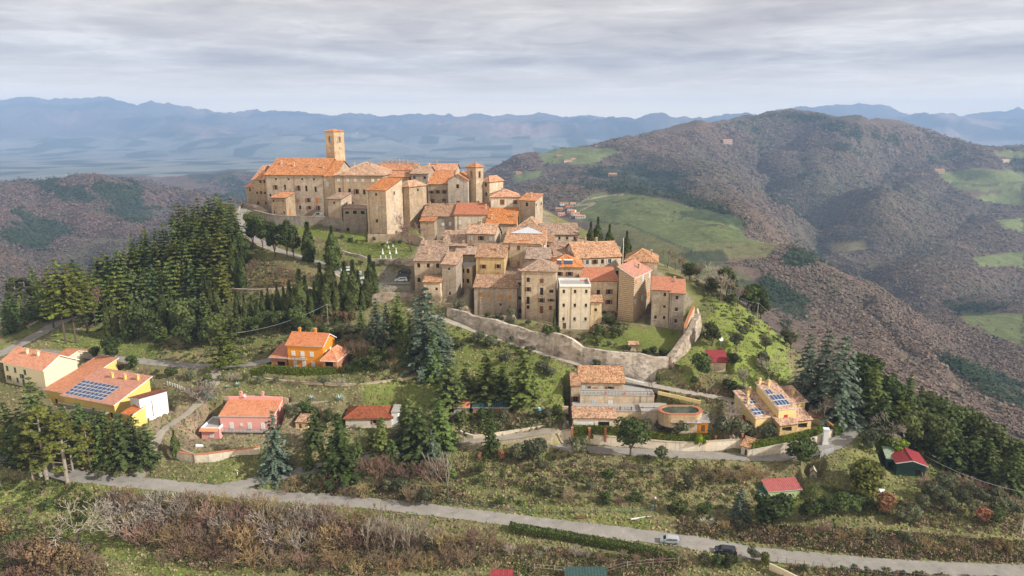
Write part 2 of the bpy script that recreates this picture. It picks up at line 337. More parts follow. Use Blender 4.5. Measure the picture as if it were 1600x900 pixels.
# ground: land cover colour of each place, broken up by fine growth and bare soil
gm, gnt, gb = newmat('ground_cover')
geo = nd(gnt, 'ShaderNodeNewGeometry'); att = nd(gnt, 'ShaderNodeVertexColor', layer_name='Col')
fine = noise(gnt, geo.outputs['Position'], 1.3, 6, 0.7); med = noise(gnt, geo.outputs['Position'], 0.11, 6, 0.65, 0.8); big = noise(gnt, geo.outputs['Position'], 0.012, 7, 0.68, 0.5)
f = math_n(gnt, 'ADD', math_n(gnt, 'MULTIPLY', fine, 0.9), math_n(gnt, 'ADD', math_n(gnt, 'MULTIPLY', med, 0.8), math_n(gnt, 'MULTIPLY', big, 0.6)))
br = ramp(gnt, math_n(gnt, 'MULTIPLY', f, 0.435), [(0.36, (0.45, 0.45, 0.45)), (0.5, (1, 1, 1)), (0.63, (1.6, 1.55, 1.4))])
c = mixc(gnt, 1.0, att.outputs[0], br, 'MULTIPLY')
dry = ramp(gnt, med, [(0.5, (0, 0, 0)), (0.66, (1, 1, 1))])
c = mixc(gnt, math_n(gnt, 'MULTIPLY', dry, 0.22), c, (0.20, 0.16, 0.09))
gnt.links.new(c, gb.inputs['Base Color']); gb.inputs['Roughness'].default_value = 0.95; gb.inputs['Specular IOR Level'].default_value = 0.05
bump(gnt, gb, fine, 0.6, 0.5)
# land cover, painted as what grows there
COLW = np.array([.13, .10, .08]); GRASS = np.array([.145, .190, .045]); DRYG = np.array([.25, .22, .11]); SCRUB = np.array([.165, .145, .08])
PINE = np.array([.030, .048, .026]); FIELD = np.array([.120, .150, .055]); EARTH = np.array([.26, .20, .13])
GU, GV = proj(GX, GY, GZ)
jit = (fbm(GX, GY, 8, 3) * 26) ; jitf = fbm(GX, GY, 90, 4) * 22
col = np.zeros(GX.shape + (3,))
def lay(mask, c, wgt=1.0):
    mm = (mask * wgt)[..., None]; col[:] = col * (1 - mm) + c * mm
isnear = GY < 420
t1 = np.clip(fbm(GX, GY, 22, 4) * 2.6 + .5, 0, 1)
lay(np.ones(GX.shape), SCRUB); lay(isnear * 1.0, GRASS * .85, t1 * .8); 
t2 = np.clip(fbm(GX + 300, GY, 12, 4) * 3 + .35, 0, 1); lay(isnear * 1.0, DRYG, t2 * .6)
farw = GY >= 420
t3 = np.clip(fbm(GX, GY, 160, 5) * 2.5 + .5, 0, 1)
lay(farw * 1.0, COLW); lay(farw * 1.0, np.array([.135, .085, .065]), t3 * .7); lay(farw * 1.0, np.array([.075, .075, .055]), np.clip(fbm(GX + 999, GY, 240, 4) * 4 - .2, 0, 1))
lay(farw * 1.0, np.array([.075, .08, .055]), np.clip(RAVM - .25, 0, 1) * .9)  # ravine beds coloured darker and greener so the gullies stand out
pl_ = (GY > 4000) & (GY < 10400)
fld = vnoise(np.floor(GX / 260) * 7.7 + np.floor(GY / 340) * 3.1, np.floor(GY / 340) * 5.3)
lay(pl_ * 1.0, np.array([.15, .165, .13])); lay(pl_ * 1.0, np.array([.22, .22, .18]), (fld > .62) * .9); lay(pl_ * 1.0, np.array([.03, .05, .03]), (fld < .38) * .9)
lay((GY >= 10400) * 1.0, np.array([.10, .095, .08])); lay((GY >= 10400) * 1.0, np.array([.34, .22, .15]), np.clip(fbm(GX, GY, 1500, 5) * 5, 0, 1)); lay((GY >= 10400) * 1.0, np.array([.02, .03, .02]), np.clip(fbm(GX + 7000, GY, 900, 5) * 7, 0, 1)); lay((GY >= 10400) * 1.0, np.array([.5, .48, .42]), (vnoise(GX / 60, GY / 60) * (1 - sstep(11000, 12000, GY)) > .975) * .5)
def cover(poly, c, y0, y1, wgt=1.0, j=1.0):
    jj = np.where(GY > 420, jitf * .5, jit * 1.3) * j; jk = np.where(GY > 420, jitf * .3, fbm(GX + 50, GY + 80, 6, 3) * 22) * j
    m = inpoly(GU + jj, GV + jk, poly) & (GY > y0) & (GY < y1); lay(m * 1.0, np.array(c), wgt); return m
BG = GRASS * np.array([1.05, 1.02, .95])
for poly, c, wgt in [
    ([(1120,470),(1175,490),(1235,530),(1235,600),(1210,640),(1165,620),(1130,560),(1105,500)], BG * 1.25, .95),
    ([(1045,560),(1060,600),(1100,590),(1120,540),(1100,520)], BG, .9),
    ([(905,520),(1055,505),(1060,545),(1000,550),(930,545)], BG, .85),
    ([(690,500),(880,570),(885,640),(700,600),(560,560),(600,520)], BG * .95, .7), ([(800,555),(885,570),(885,636),(790,630)], BG * 1.15, .8),
    ([(560,600),(690,585),(690,640),(560,640)], GRASS, .8),
    ([(60,520),(200,505),(260,540),(250,560),(100,548)], GRASS, .8), ([(0,540),(60,505),(30,505),(0,520)], GRASS, .7),
    ([(450,355),(570,360),(640,385),(600,395),(540,378),(455,370)], BG, .9), ([(360,338),(400,336),(398,350),(370,352)], BG, .8),
    ([(530,375),(660,390),(640,410),(540,398)], GRASS, .6),
    ([(0,740),(110,750),(200,810),(220,880),(120,870),(90,800),(0,800)], BG * 1.05, .8),
    ([(230,880),(420,850),(440,890),(240,900)], BG, .8), ([(0,750),(70,750),(0,790)], BG, .7),
    ([(360,745),(420,765),(800,806),(1000,832),(1200,852),(1200,862),(1000,842),(800,814),(400,778),(350,762)], BG, .75),
    ([(120,745),(360,775),(600,800),(600,812),(350,790),(130,765)], BG, .75),
    ([(1180,760),(1300,745),(1330,790),(1260,800),(1180,790)], BG, .85),
    ([(800,780),(1000,790),(1020,830),(820,815)], BG, .6), ([(800,710),(1180,720),(1180,760),(1000,745),(800,740)], DRYG, .5),
    ([(1340,760),(1480,770),(1560,830),(1350,800)], GRASS, .6), ([(1360,800),(1600,830),(1600,850),(1360,830)], DRYG, .6),
    ([(1050,800),(1600,850),(1600,885),(1350,876),(1050,828)], DRYG * .9, .5),
    ([(400,395),(520,420),(560,450),(400,470),(330,420)], EARTH * .65, .5),
    ([(700,655),(900,655),(900,690),(740,700),(700,690)], np.array([.34, .28, .21]), .8),
    ([(1140,660),(1300,650),(1330,700),(1140,690)], np.array([.30, .27, .22]), .8), ([(885,650),(1120,650),(1120,690),(885,680)], np.array([.30, .27, .22]), .8),
    ([(570,425),(650,425),(650,462),(570,455)], np.array([.23, .21, .19]), .9),
    ([(640,400),(700,330),(850,330),(905,380),(1035,430),(1080,460),(1070,500),(1000,495),(900,510),(740,490),(650,470)], np.array([.27, .23, .17]), .85), ([(380,330),(600,345),(640,360),(700,330),(600,300),(390,310)], np.array([.27, .24, .19]), .8),
    ([(290,650),(470,655),(470,700),(260,705)], np.array([.30, .22, .17]), .6), ([(230,640),(320,620),(330,680),(250,700)], np.array([.25, .18, .14]), .6)]:
    cover(poly, c, 100, 420, wgt)
for poly, c, wgt in [
    ([(895,318),(935,300),(1000,303),(1060,318),(1160,340),(1165,372),(1220,385),(1200,398),(1100,402),(1000,360),(900,345)], FIELD, .9),
    ([(920,345),(980,350),(1100,405),(1130,440),(1000,400)], FIELD * np.array([1.15, 1.0, .9]), .7),
    ([(1085,380),(1230,378),(1190,410),(1090,405)], DRYG * .8, .5), ([(975,390),(1110,400),(1180,440),(1150,480),(1040,440)], FIELD * .8, .6),
    ([(838,240),(880,230),(962,232),(970,240),(940,248),(930,258),(850,256)], FIELD * 1.3, .9), ([(800,268),(850,265),(845,276),(800,288)], FIELD * 1.2, .9),
    ([(1465,270),(1520,262),(1600,268),(1600,300),(1540,298),(1490,296)], FIELD * 1.2, .9), ([(1505,310),(1600,296),(1600,322),(1540,316)], FIELD * 1.3, .9),
    ([(1290,380),(1350,375),(1355,390),(1300,394)], DRYG, .8), ([(1520,402),(1600,392),(1600,420),(1530,416)], FIELD * 1.2, .9), ([(1552,342),(1600,342),(1600,366),(1570,358)], FIELD * 1.5, .9),
    ([(1500,485),(1600,490),(1600,540),(1560,530),(1510,505)], FIELD, .9), ([(1550,235),(1600,235),(1600,250),(1560,246)], FIELD * 1.2, .8),
    ([(1240,250),(1290,245),(1260,255)], FIELD, .6)]:
    cover(poly, c, 420, 4000, wgt, .35)
def pxline(pts, wpx, c, y0, y1, wgt=.85):
    d_, _ = segdist(GU + jitf * .1, GV * 1.0, pts); lay(((d_ < wpx) & (GY > y0) & (GY < y1)) * 1.0, np.array(c), wgt)
pxline([(918,344),(985,352),(1050,380),(1100,400),(1145,425)], 1.2, [.05, .06, .035], 500, 1500)
pxline([(890,326),(915,312),(960,304),(1000,303)], 1.3, [.36, .30, .22], 600, 2000); pxline([(890,322),(930,318),(905,330)], 1.2, [.34, .29, .22], 600, 2000); pxline([(1000,330),(1080,345),(1160,362)], .9, [.07, .075, .04], 500, 1500)
pxline([(1480,285),(1540,290),(1600,284)], .9, [.06, .07, .04], 1500, 3200); pxline([(1400,385),(1460,378),(1540,392)], .9, [.24, .21, .16], 900, 2600); pxline([(1360,520),(1420,512),(1470,516)], .9, [.26, .22, .17], 450, 1200)
PINES = [([(930,270),(1000,262),(1060,270),(1070,300),(1130,330),(1160,345),(1155,356),(1065,340),(1060,318),(1000,302),(900,300)], 500, 3000),
    ([(1130,430),(1200,430),(1270,470),(1250,500),(1200,480),(1140,460)], 500, 1500), ([(1200,395),(1240,385),(1290,400),(1270,415),(1210,410)], 500, 1500),
    ([(1040,390),(1100,380),(1110,395),(1060,405)], 500, 1500), ([(1450,560),(1500,560),(1600,600),(1600,640),(1520,610)], 420, 1500),
    ([(1290,200),(1350,200),(1370,215),(1310,222)], 2000, 3600), ([(1160,182),(1290,176),(1300,190),(1200,188)], 2000, 3600), ([(1440,258),(1500,245),(1550,240),(1480,262)], 2000, 3600),
    ([(0,345),(60,330),(100,360),(60,390),(0,380)], 600, 2600), ([(130,280),(230,290),(240,330),(150,340),(120,300)], 600, 2600), ([(330,275),(420,270),(420,330),(340,320)], 2500, 4000), ([(20,280),(120,275),(100,300),(40,295)], 600, 2600)]
pinemask = np.zeros(GX.shape, bool)
w3g = fbm(GX, GY, 140, 4) * 190; w2g = fbm(GX + 500, GY, 70, 3) * 10
for poly, y0, y1 in PINES:
    m_ = inpoly(GU + w3g, GV + w2g + w3g * .3, poly) & (GY > y0) & (GY < y1); lay(m_ * 1.0, PINE, .75)
# roads
rm, rnt, rb = newmat('worn_asphalt')
tcr = nd(rnt, 'ShaderNodeNewGeometry'); a1 = noise(rnt, tcr.outputs['Position'], 0.35, 6, 0.7, 0.4); a2 = noise(rnt, tcr.outputs['Position'], 4.0, 4, 0.7)
cc = ramp(rnt, math_n(rnt, 'ADD', math_n(rnt, 'MULTIPLY', a1, 0.7), math_n(rnt, 'MULTIPLY', a2, 0.3)), [(0.33, (0.15, 0.14, 0.125)), (0.44, (0.27, 0.25, 0.225)), (0.56, (0.31, 0.29, 0.26)), (0.68, (0.41, 0.385, 0.35))])
rnt.links.new(cc, rb.inputs['Base Color']); rb.inputs['Roughness'].default_value = 0.9
gravel = plain_mat('pale_gravel', (0.36, 0.32, 0.26), .95, .2, .5)
LBL = {'main road': 'main_road', 'upper lane': 'upper_lane', 'town path': 'footpath', 'valley road': 'valley_road', 'cross road': 'cross_road', 'garden lane': 'garden_lane', 'castle road': 'castle_road', 'terrace road': 'terrace_lane'}
for k, (nm, (cl, wd)) in enumerate(ROADS.items()):
    v = []; nseg = 6
    for i, p in enumerate(cl):
        t = (cl[min(i + 1, len(cl) - 1)] - cl[max(i - 1, 0)]); t.z = 0; t.normalize(); sx = Vector((t.y, -t.x, 0))
        ww = wd * (1 + .05 * math.sin(i * 1.7) + .04 * math.sin(i * .61))
        for j in range(nseg + 1):
            s = j / nseg - .5; q = p + sx * s * ww; v.append((q.x, q.y, p.z - .02 + .004 * k - abs(s) * .06))
    m_ = nseg + 1; f = [(i * m_ + j, i * m_ + j + 1, (i + 1) * m_ + j + 1, (i + 1) * m_ + j) for i in range(len(cl) - 1) for j in range(nseg)]
    o = mesh_np(LBL[nm], v, f, gravel if nm in ('town path', 'terrace road', 'garden lane') else rm, None, None, True)
    tag(o, kind='structure')
# ------------------------------------------------------------------ air
hm = bpy.data.materials.new('haze_air'); hm.use_nodes = True; hn = hm.node_tree; hn.nodes.clear()
ho = nd(hn, 'ShaderNodeOutputMaterial'); pv = nd(hn, 'ShaderNodeVolumePrincipled'); pv.inputs['Color'].default_value = (0.40, 0.60, 0.96, 1)
pv.inputs['Density'].default_value = 0.000100; pv.inputs['Anisotropy'].default_value = 0.0; hn.links.new(pv.outputs[0], ho.inputs['Volume'])
bmz = bmesh.new(); bmesh.ops.create_cube(bmz, size=1); me = bpy.data.meshes.new('haze'); bmz.to_mesh(me); bmz.free(); me.materials.append(hm)
haze = bpy.data.objects.new('haze', me); C.objects.link(haze); tag(haze, kind='stuff')
zt = float(GZ.max()) + 25; zb = float(GZ.min()) - 1.5
xm = float(np.abs(GX).max()) + 30
haze.scale = (2 * xm, 17200 + 100, zt - zb); haze.location = (0, 17200 / 2 - 30, (zt + zb) / 2)

# ================================================================== BUILDINGS
def stone(name, c, mortar=.75, sc_=2.2, var=.34):
    key = 'stone_' + name
    if key in MATS: return MATS[key]
    m, nt, b = newmat(key); t = nd(nt, 'ShaderNodeTexCoord'); mp = nd(nt, 'ShaderNodeMapping'); mp.inputs['Scale'].default_value = (1, 1, 1.7)
    nt.links.new(t.outputs['Object'], mp.inputs[0])
    v = nd(nt, 'ShaderNodeTexVoronoi', i_Scale=sc_); nt.links.new(mp.outputs[0], v.inputs['Vector'])
    n = noise(nt, t.outputs['Object'], .28, 7, .7, .6); n2 = noise(nt, t.outputs['Object'], 3.5, 5, .7)
    vs = nd(nt, 'ShaderNodeSeparateXYZ'); nt.links.new(v.outputs['Color'], vs.inputs[0])
    f = math_n(nt, 'ADD', math_n(nt, 'MULTIPLY', n, .9), math_n(nt, 'ADD', math_n(nt, 'MULTIPLY', vs.outputs[0], .22), math_n(nt, 'MULTIPLY', n2, .34)))
    cc = ramp(nt, f, [(.42, tuple(x * (1 - 1.7 * var) for x in c)), (.62, tuple(x * (1 - .5 * var) for x in c)), (.74, c), (.95, tuple(min(.85, x * (1 + var)) for x in c))])
    tint = noise(nt, t.outputs['Object'], .16, 4, .6)
    cc = mixc(nt, ramp(nt, tint, [(.5, (0, 0, 0)), (.65, (.5, .5, .5))]), cc, (c[0] * 1.02, c[1] * .86, c[2] * .74))
    # vertical weather streaks
    mp2 = nd(nt, 'ShaderNodeMapping'); mp2.inputs['Scale'].default_value = (1.3, 1.3, .12); nt.links.new(t.outputs['Object'], mp2.inputs[0])
    st = noise(nt, mp2.outputs[0], 1.0, 4, .6); cc = mixc(nt, ramp(nt, st, [(.52, (0, 0, 0)), (.68, (.55, .55, .55))]), cc, tuple(x * .5 for x in c))
    oi = nd(nt, 'ShaderNodeObjectInfo'); hs = nd(nt, 'ShaderNodeHueSaturation'); nt.links.new(cc, hs.inputs['Color']); nt.links.new(math_n(nt, 'ADD', math_n(nt, 'MULTIPLY', oi.outputs['Random'], .36), .92), hs.inputs['Value'])
    nt.links.new(math_n(nt, 'ADD', math_n(nt, 'MULTIPLY', math_n(nt, 'FRACT', math_n(nt, 'MULTIPLY', oi.outputs['Random'], 5.7)), .36), .78), hs.inputs['Saturation']); cc = hs.outputs[0]
    nt.links.new(cc, b.inputs['Base Color']); b.inputs['Roughness'].default_value = .93; bump(nt, b, f, .6, .15); MATS[key] = m; return m
def tiles(name, c1, c2, moss=.3, pitch=.32, lo=.5):
    key = 'tiles_' + name
    if key in MATS: return MATS[key]
    m, nt, b = newmat(key); uv = nd(nt, 'ShaderNodeUVMap'); uv.uv_map = 'UVMap'; t = nd(nt, 'ShaderNodeTexCoord')
    s = nd(nt, 'ShaderNodeSeparateXYZ'); nt.links.new(uv.outputs[0], s.inputs[0])
    fx = math_n(nt, 'FLOOR', math_n(nt, 'DIVIDE', s.outputs[0], pitch)); fy = math_n(nt, 'FLOOR', math_n(nt, 'DIVIDE', s.outputs[1], pitch * 1.4))
    cb = nd(nt, 'ShaderNodeCombineXYZ'); nt.links.new(fx, cb.inputs[0]); nt.links.new(fy, cb.inputs[1])
    wn = nd(nt, 'ShaderNodeTexWhiteNoise'); wn.noise_dimensions = '2D'; nt.links.new(cb.outputs[0], wn.inputs['Vector'])
    n = noise(nt, t.outputs['Object'], .5, 6, .7, .5); n2 = noise(nt, t.outputs['Object'], 2.4, 4, .7)
    f = math_n(nt, 'ADD', math_n(nt, 'MULTIPLY', wn.outputs[0], .42), math_n(nt, 'ADD', math_n(nt, 'MULTIPLY', n, .5), math_n(nt, 'MULTIPLY', n2, .28)))
    cc = ramp(nt, f, [(.33, tuple(x * lo for x in c1)), (.5, c1), (.68, c2), (.9, tuple(min(.8, x * (1.25 if lo < .6 else 1.05)) for x in c2))])
    ms_ = noise(nt, t.outputs['Object'], .8, 6, .75, .3); cc = mixc(nt, ramp(nt, ms_, [(.5, (0, 0, 0)), (.66, (moss * 1.6,) * 3)]), cc, (.20, .17, .13))
    oi = nd(nt, 'ShaderNodeObjectInfo'); hs = nd(nt, 'ShaderNodeHueSaturation'); nt.links.new(cc, hs.inputs['Color']); nt.links.new(math_n(nt, 'ADD', math_n(nt, 'MULTIPLY', oi.outputs['Random'], .3), .85), hs.inputs['Value'])
    nt.links.new(math_n(nt, 'ADD', math_n(nt, 'MULTIPLY', math_n(nt, 'FRACT', math_n(nt, 'MULTIPLY', oi.outputs['Random'], 5.7)), .3), .8), hs.inputs['Saturation']); cc = hs.outputs[0]
    nt.links.new(cc, b.inputs['Base Color']); b.inputs['Roughness'].default_value = .85
    wv = math_n(nt, 'ABSOLUTE', math_n(nt, 'SINE', math_n(nt, 'MULTIPLY', s.outputs[0], math.pi / pitch)))
    bump(nt, b, math_n(nt, 'ADD', wv, math_n(nt, 'MULTIPLY', n2, .5)), .8, .1); MATS[key] = m; return m
def stripes(name, c1, c2, pitch, axis=2, rough=.6, duty=.5):
    key = 'stripe_' + name
    if key in MATS: return MATS[key]
    m, nt, b = newmat(key); t = nd(nt, 'ShaderNodeTexCoord'); s = nd(nt, 'ShaderNodeSeparateXYZ')
    nt.links.new(t.outputs['Object'], s.inputs[0]); fr = math_n(nt, 'FRACT', math_n(nt, 'DIVIDE', s.outputs[axis], pitch))
    k = math_n(nt, 'LESS_THAN', fr, duty); nn = noise(nt, t.outputs['Object'], 1.5, 5, .7)
    cc = mixc(nt, k, c1, c2); cc = mixc(nt, 1.0, cc, ramp(nt, nn, [(.3, (.65, .65, .65)), (.6, (1.1, 1.1, 1.1))]), 'MULTIPLY')
    nt.links.new(cc, b.inputs['Base Color']); b.inputs['Roughness'].default_value = rough; bump(nt, b, k, .5, .04); MATS[key] = m; return m
ST = {'tan': stone('tan', (.39, .305, .215)), 'grey': stone('grey', (.33, .28, .225)), 'warm': stone('warm', (.44, .34, .235)), 'pale': stone('pale', (.54, .445, .33), sc_=1.8, var=.22),
      'white': stone('white', (.60, .53, .42), sc_=1.2, var=.13), 'rubble': stone('rubble', (.36, .305, .245), sc_=.9, var=.56), 'dark': stone('dark', (.25, .21, .165)), 'ochre': stone('ochre', (.55, .41, .22), var=.2)}
TL = {'orange': tiles('orange', (.44, .17, .07), (.60, .27, .12), .28), 'old': tiles('old', (.35, .20, .125), (.50, .325, .21), .42), 'rose': tiles('rose', (.38, .20, .115), (.55, .335, .205), .42),
      'brown': tiles('brown', (.28, .18, .125), (.40, .28, .20), .5), 'red': tiles('red', (.47, .17, .09), (.54, .21, .11), .12, lo=.75), 'new': tiles('new', (.52, .18, .075), (.60, .235, .105), .08, lo=.82), 'maroon': tiles('maroon', (.26, .09, .05), (.33, .12, .07), .12, lo=.7)}
M = {k: plain_mat(k, *a) for k, a in {
    'pane': ((.012, .012, .013), .45, .1, 2.0, 0.0, .15), 'frame_brown': ((.16, .075, .04), .6), 'frame_stone': ((.48, .42, .33), .9), 'shut_brown': ((.17, .07, .035), .6), 'shut_orange': ((.50, .19, .04), .6),
    'shut_green': ((.03, .10, .07), .6), 'shut_white': ((.74, .74, .72), .5), 'shut_red': ((.42, .03, .03), .5), 'shut_grey': ((.30, .31, .33), .6), 'shut_pale': ((.52, .55, .58), .6), 'brick_trim': ((.45, .16, .09), .8),
    'white_paint': ((.78, .78, .76), .5), 'cream': ((.68, .60, .43), .85, .06), 'orange_plaster': ((.72, .28, .03), .85, .05), 'yellow_plaster': ((.78, .55, .16), .85, .05), 'yellow_soft': ((.68, .52, .24), .85, .06), 'pink_plaster': ((.76, .36, .32), .85, .05), 'grey_plaster': ((.34, .33, .31), .85),
    'white_plaster': ((.76, .77, .78), .85, .04), 'concrete': ((.38, .36, .33), .9, .15), 'brick': ((.40, .18, .10), .85, .15), 'terracotta': ((.50, .20, .10), .85), 'dark_metal': ((.05, .055, .06), .5, .1, 2, .4), 'grey_metal': ((.34, .35, .36), .45, .1, 2, .5),
    'wood': ((.22, .13, .07), .8, .2), 'bark': ((.11, .085, .065), .95, .3, 3), 'pale_bark': ((.30, .26, .21), .95, .25, 3), 'solar': ((.035, .07, .16), .15, .1, 1, 0, .6), 'pool_water': ((.04, .07, .05), .1, .2, .7, 0, .6),
    'asphalt_dark': ((.11, .105, .10), .9), 'tyre': ((.02, .02, .02), .8), 'car_white': ((.72, .74, .76), .25, .02, 1, 0, .5), 'car_silver': ((.50, .54, .60), .3, .02, 1, .3, .5), 'car_dark': ((.025, .03, .04), .25, .02, 1, 0, .5), 'glass_dark': ((.03, .035, .04), .1, .05, 1, 0, .6),
    'lamp_red': ((.4, .02, .02), .3), 'hedge': ((.10, .14, .02), .9, .4, 3, 0, .1, .8), 'teal': ((.02, .12, .13), .5), 'plastic_blue': ((.05, .12, .35), .4)}.items()}
RED_SHEET = stripes('red_sheet', (.42, .13, .12), (.32, .085, .08), .5, 0); RED_SHEET2 = stripes('red_sheet2', (.33, .05, .06), (.25, .04, .045), .5, 0)
GREEN_SHEET = stripes('green_sheet', (.05, .095, .085), (.035, .07, .065), .6, 0); PALE_SHEET = stripes('pale_sheet', (.34, .42, .30), (.28, .36, .26), .5, 0)
BANDED = stripes('banded', (.30, .225, .15), (.17, .12, .085), .62, 2, .9, .4); BANDED_PALE = stripes('banded_pale', (.46, .35, .235), (.27, .185, .125), .62, 2, .9, .3)
class MB:
    """collects faces with UVs and builds one mesh"""
    def __init__(s): s.v = []; s.f = []; s.uv = []; s.mi = []
    def q(s, *pts, uv=None, mi=0):
        i = len(s.v); s.v += [tuple(p) for p in pts]; s.f.append(tuple(range(i, i + len(pts)))); s.uv.append(uv or [(0, 0)] * len(pts)); s.mi.append(mi)
    def box(s, x0, y0, z0, x1, y1, z1, mi=0):
        a = [(x, y, z) for z in (z0, z1) for y in (y0, y1) for x in (x0, x1)]
        for f in ((0, 2, 3, 1), (4, 5, 7, 6), (0, 1, 5, 4), (2, 6, 7, 3), (0, 4, 6, 2), (1, 3, 7, 5)): s.q(*[a[k] for k in f], mi=mi)
    def cyl(s, p0, p1, r0, r1=None, n=8, mi=0, cap=True):
        p0 = Vector(p0); p1 = Vector(p1); r1 = r0 if r1 is None else r1; d = (p1 - p0).normalized()
        a = d.orthogonal().normalized(); b = d.cross(a)
        c0 = [p0 + (a * math.cos(2 * math.pi * k / n) + b * math.sin(2 * math.pi * k / n)) * r0 for k in range(n)]
        c1 = [p1 + (a * math.cos(2 * math.pi * k / n) + b * math.sin(2 * math.pi * k / n)) * r1 for k in range(n)]
        for k in range(n): s.q(c0[k], c0[(k + 1) % n], c1[(k + 1) % n], c1[k], mi=mi)
        if cap: s.q(*c1, mi=mi); s.q(*c0[::-1], mi=mi)
    def build(s, name, mats, parent=None, smooth=False):
        me = bpy.data.meshes.new(name); me.from_pydata(s.v, [], s.f); uvl = me.uv_layers.new(name='UVMap')
        uvl.data.foreach_set('uv', np.array([c for u in s.uv for c in u], np.float32).ravel())
        if not isinstance(mats, (list, tuple)): mats = [mats]
        for m in mats: me.materials.append(m)
        me.polygons.foreach_set('material_index', s.mi); me.validate(); me.update()
        if smooth: me.polygons.foreach_set('use_smooth', [True] * len(me.polygons))
        if parent is False: return me
        o = bpy.data.objects.new(name, me); C.objects.link(o)
        if parent is not None: o.parent = parent
        return o
def place(me, name, parent, loc, rz=0.0, scale=None):
    o = bpy.data.objects.new(name, me); C.objects.link(o); o.location = loc; o.rotation_euler = (0, 0, rz)
    if parent is not None: o.parent = parent
    if scale is not None: o.scale = scale
    return o
_WM = {}
def window_meshes(w_, h, style, arch=False):
    """window: frame with glazing bars, a pane behind it, and shutters folded on the wall"""
    key = (round(w_, 2), round(h, 2), style, arch)
    if key in _WM: return _WM[key]
    fr = MB(); t = .07
    fm = {'white': 'white_paint', 'pale': 'white_paint', 'dark': 'frame_brown'}.get(style, 'frame_brown')
    fr.box(-w_ / 2, .16, 0, -w_ / 2 + t, .22, h); fr.box(w_ / 2 - t, .16, 0, w_ / 2, .22, h); fr.box(-w_ / 2 + t, .16, h - t, w_ / 2 - t, .22, h); fr.box(-w_ / 2 + t, .16, 0, w_ / 2 - t, .22, t); fr.box(-.03, .165, t, .03, .215, h - t)
    pn = MB(); pn.q((-w_ / 2 + .005, .2, .005), (w_ / 2 - .005, .2, .005), (w_ / 2 - .005, .2, h - .005), (-w_ / 2 + .005, .2, h - .005))
    sl = MB(); sl.box(-w_ / 2 - .15, -.12, -.14, w_ / 2 + .15, .1, -.003)
    res = [('window', fr.build('window', M[fm], False)), ('pane', pn.build('pane', M['pane'], False)), ('sill', sl.build('sill', M['frame_stone'], False))]
    closed = style.endswith('_closed'); st = style.replace('_closed', '')
    if 'shut_' + st in M and style != 'dark':
        for sg in (-1, 1):
            sh = MB()
            if closed:
                x0, x1 = (-w_ / 2 - .02, -.01) if sg < 0 else (.01, w_ / 2 + .02); sh.box(x0, -.05, 0, x1, .02, h)
                for k in range(int(h / .16)): sh.box(x0 + .06, -.07, .06 + k * .16, x1 - .06, -.052, .14 + k * .16)
            else:
                x0 = sg * (w_ / 2 + .04); x1 = sg * (w_ + .02); sh.box(min(x0, x1), -.08, 0, max(x0, x1), -.015, h)
            res.append(('shutter', sh.build('shutter', M['shut_' + st], False)))
    _WM[key] = res; return res
def wall_face(mb, o, d, nrm, L, H, wins, top=None, mi=0, depth=.22, ph=0):
    """a wall L long from point o along d, with real openings; top = extra polygon above (gable height at centre or (hl, hr))"""
    xs = sorted({0.0, L} | {w[0] - w[2] / 2 for w in wins} | {w[0] + w[2] / 2 for w in wins}); zs = sorted({0.0, H} | ({ph} if ph else set()) | {w[1] for w in wins} | {w[1] + w[3] for w in wins})
    pt = lambda x, z, dd=0: o + d * x - nrm * dd + Vector((0, 0, z))
    for i in range(len(xs) - 1):
        for j in range(len(zs) - 1):
            x0, x1, z0, z1 = xs[i], xs[i + 1], zs[j], zs[j + 1]
            if x1 - x0 < 1e-4 or z1 - z0 < 1e-4: continue
            cx_, cz_ = (x0 + x1) / 2, (z0 + z1) / 2
            if any(abs(cx_ - w[0]) < w[2] / 2 and w[1] < cz_ < w[1] + w[3] for w in wins): continue
            mb.q(pt(x0, z0), pt(x1, z0), pt(x1, z1), pt(x0, z1), mi=1 if cz_ < ph else mi)
    for w in wins:
        x0, x1, z0, z1 = w[0] - w[2] / 2, w[0] + w[2] / 2, w[1], w[1] + w[3]
        mb.q(pt(x0, z0), pt(x0, z0, depth), pt(x1, z0, depth), pt(x1, z0), mi=mi); mb.q(pt(x0, z1), pt(x1, z1), pt(x1, z1, depth), pt(x0, z1, depth), mi=mi)
        mb.q(pt(x0, z0), pt(x0, z1), pt(x0, z1, depth), pt(x0, z0, depth), mi=mi); mb.q(pt(x1, z0), pt(x1, z0, depth), pt(x1, z1, depth), pt(x1, z1), mi=mi)
    if top is not None:
        if isinstance(top, tuple): mb.q(pt(0, H), pt(L, H), pt(L, H + top[1]), pt(0, H + top[0]), mi=mi) if top[0] > 0 and top[1] > 0 else mb.q(pt(0, H), pt(L, H), (pt(L, H + top[1]) if top[1] > 0 else pt(0, H + top[0])), mi=mi)
        else: mb.q(pt(0, H), pt(L, H), pt(L / 2, H + top), mi=mi)
def grid(L, H, cols, rows, w_=.95, h=1.3, z0=1.1, margin=.9, skip=0.0, seed=0, style='dark', ztop=None):
    """rows x columns of windows; returns (x, z, w, h, style)"""
    r = random.Random(seed * 131 + cols * 7 + rows); out = []
    if cols <= 0 or rows <= 0: return out
    step = (H - z0 - h - (.7 if ztop is None else ztop)) / max(1, rows - 1) if rows > 1 else 0
    for j in range(rows):
        for i in range(cols):
            if r.random() < skip: continue
            x = margin + w_ / 2 + (L - 2 * margin - w_) * ((i + .5) / cols if cols == 1 else i / (cols - 1)) if cols > 1 else L / 2
            x += r.uniform(-.15, .15) * (skip > 0)
            s = style if isinstance(style, str) else r.choice(style)
            hh = h * (r.choice([1, 1, .75]) if skip > 0 else 1)
            out.append((x, z0 + j * step, w_, hh, s))
    return out
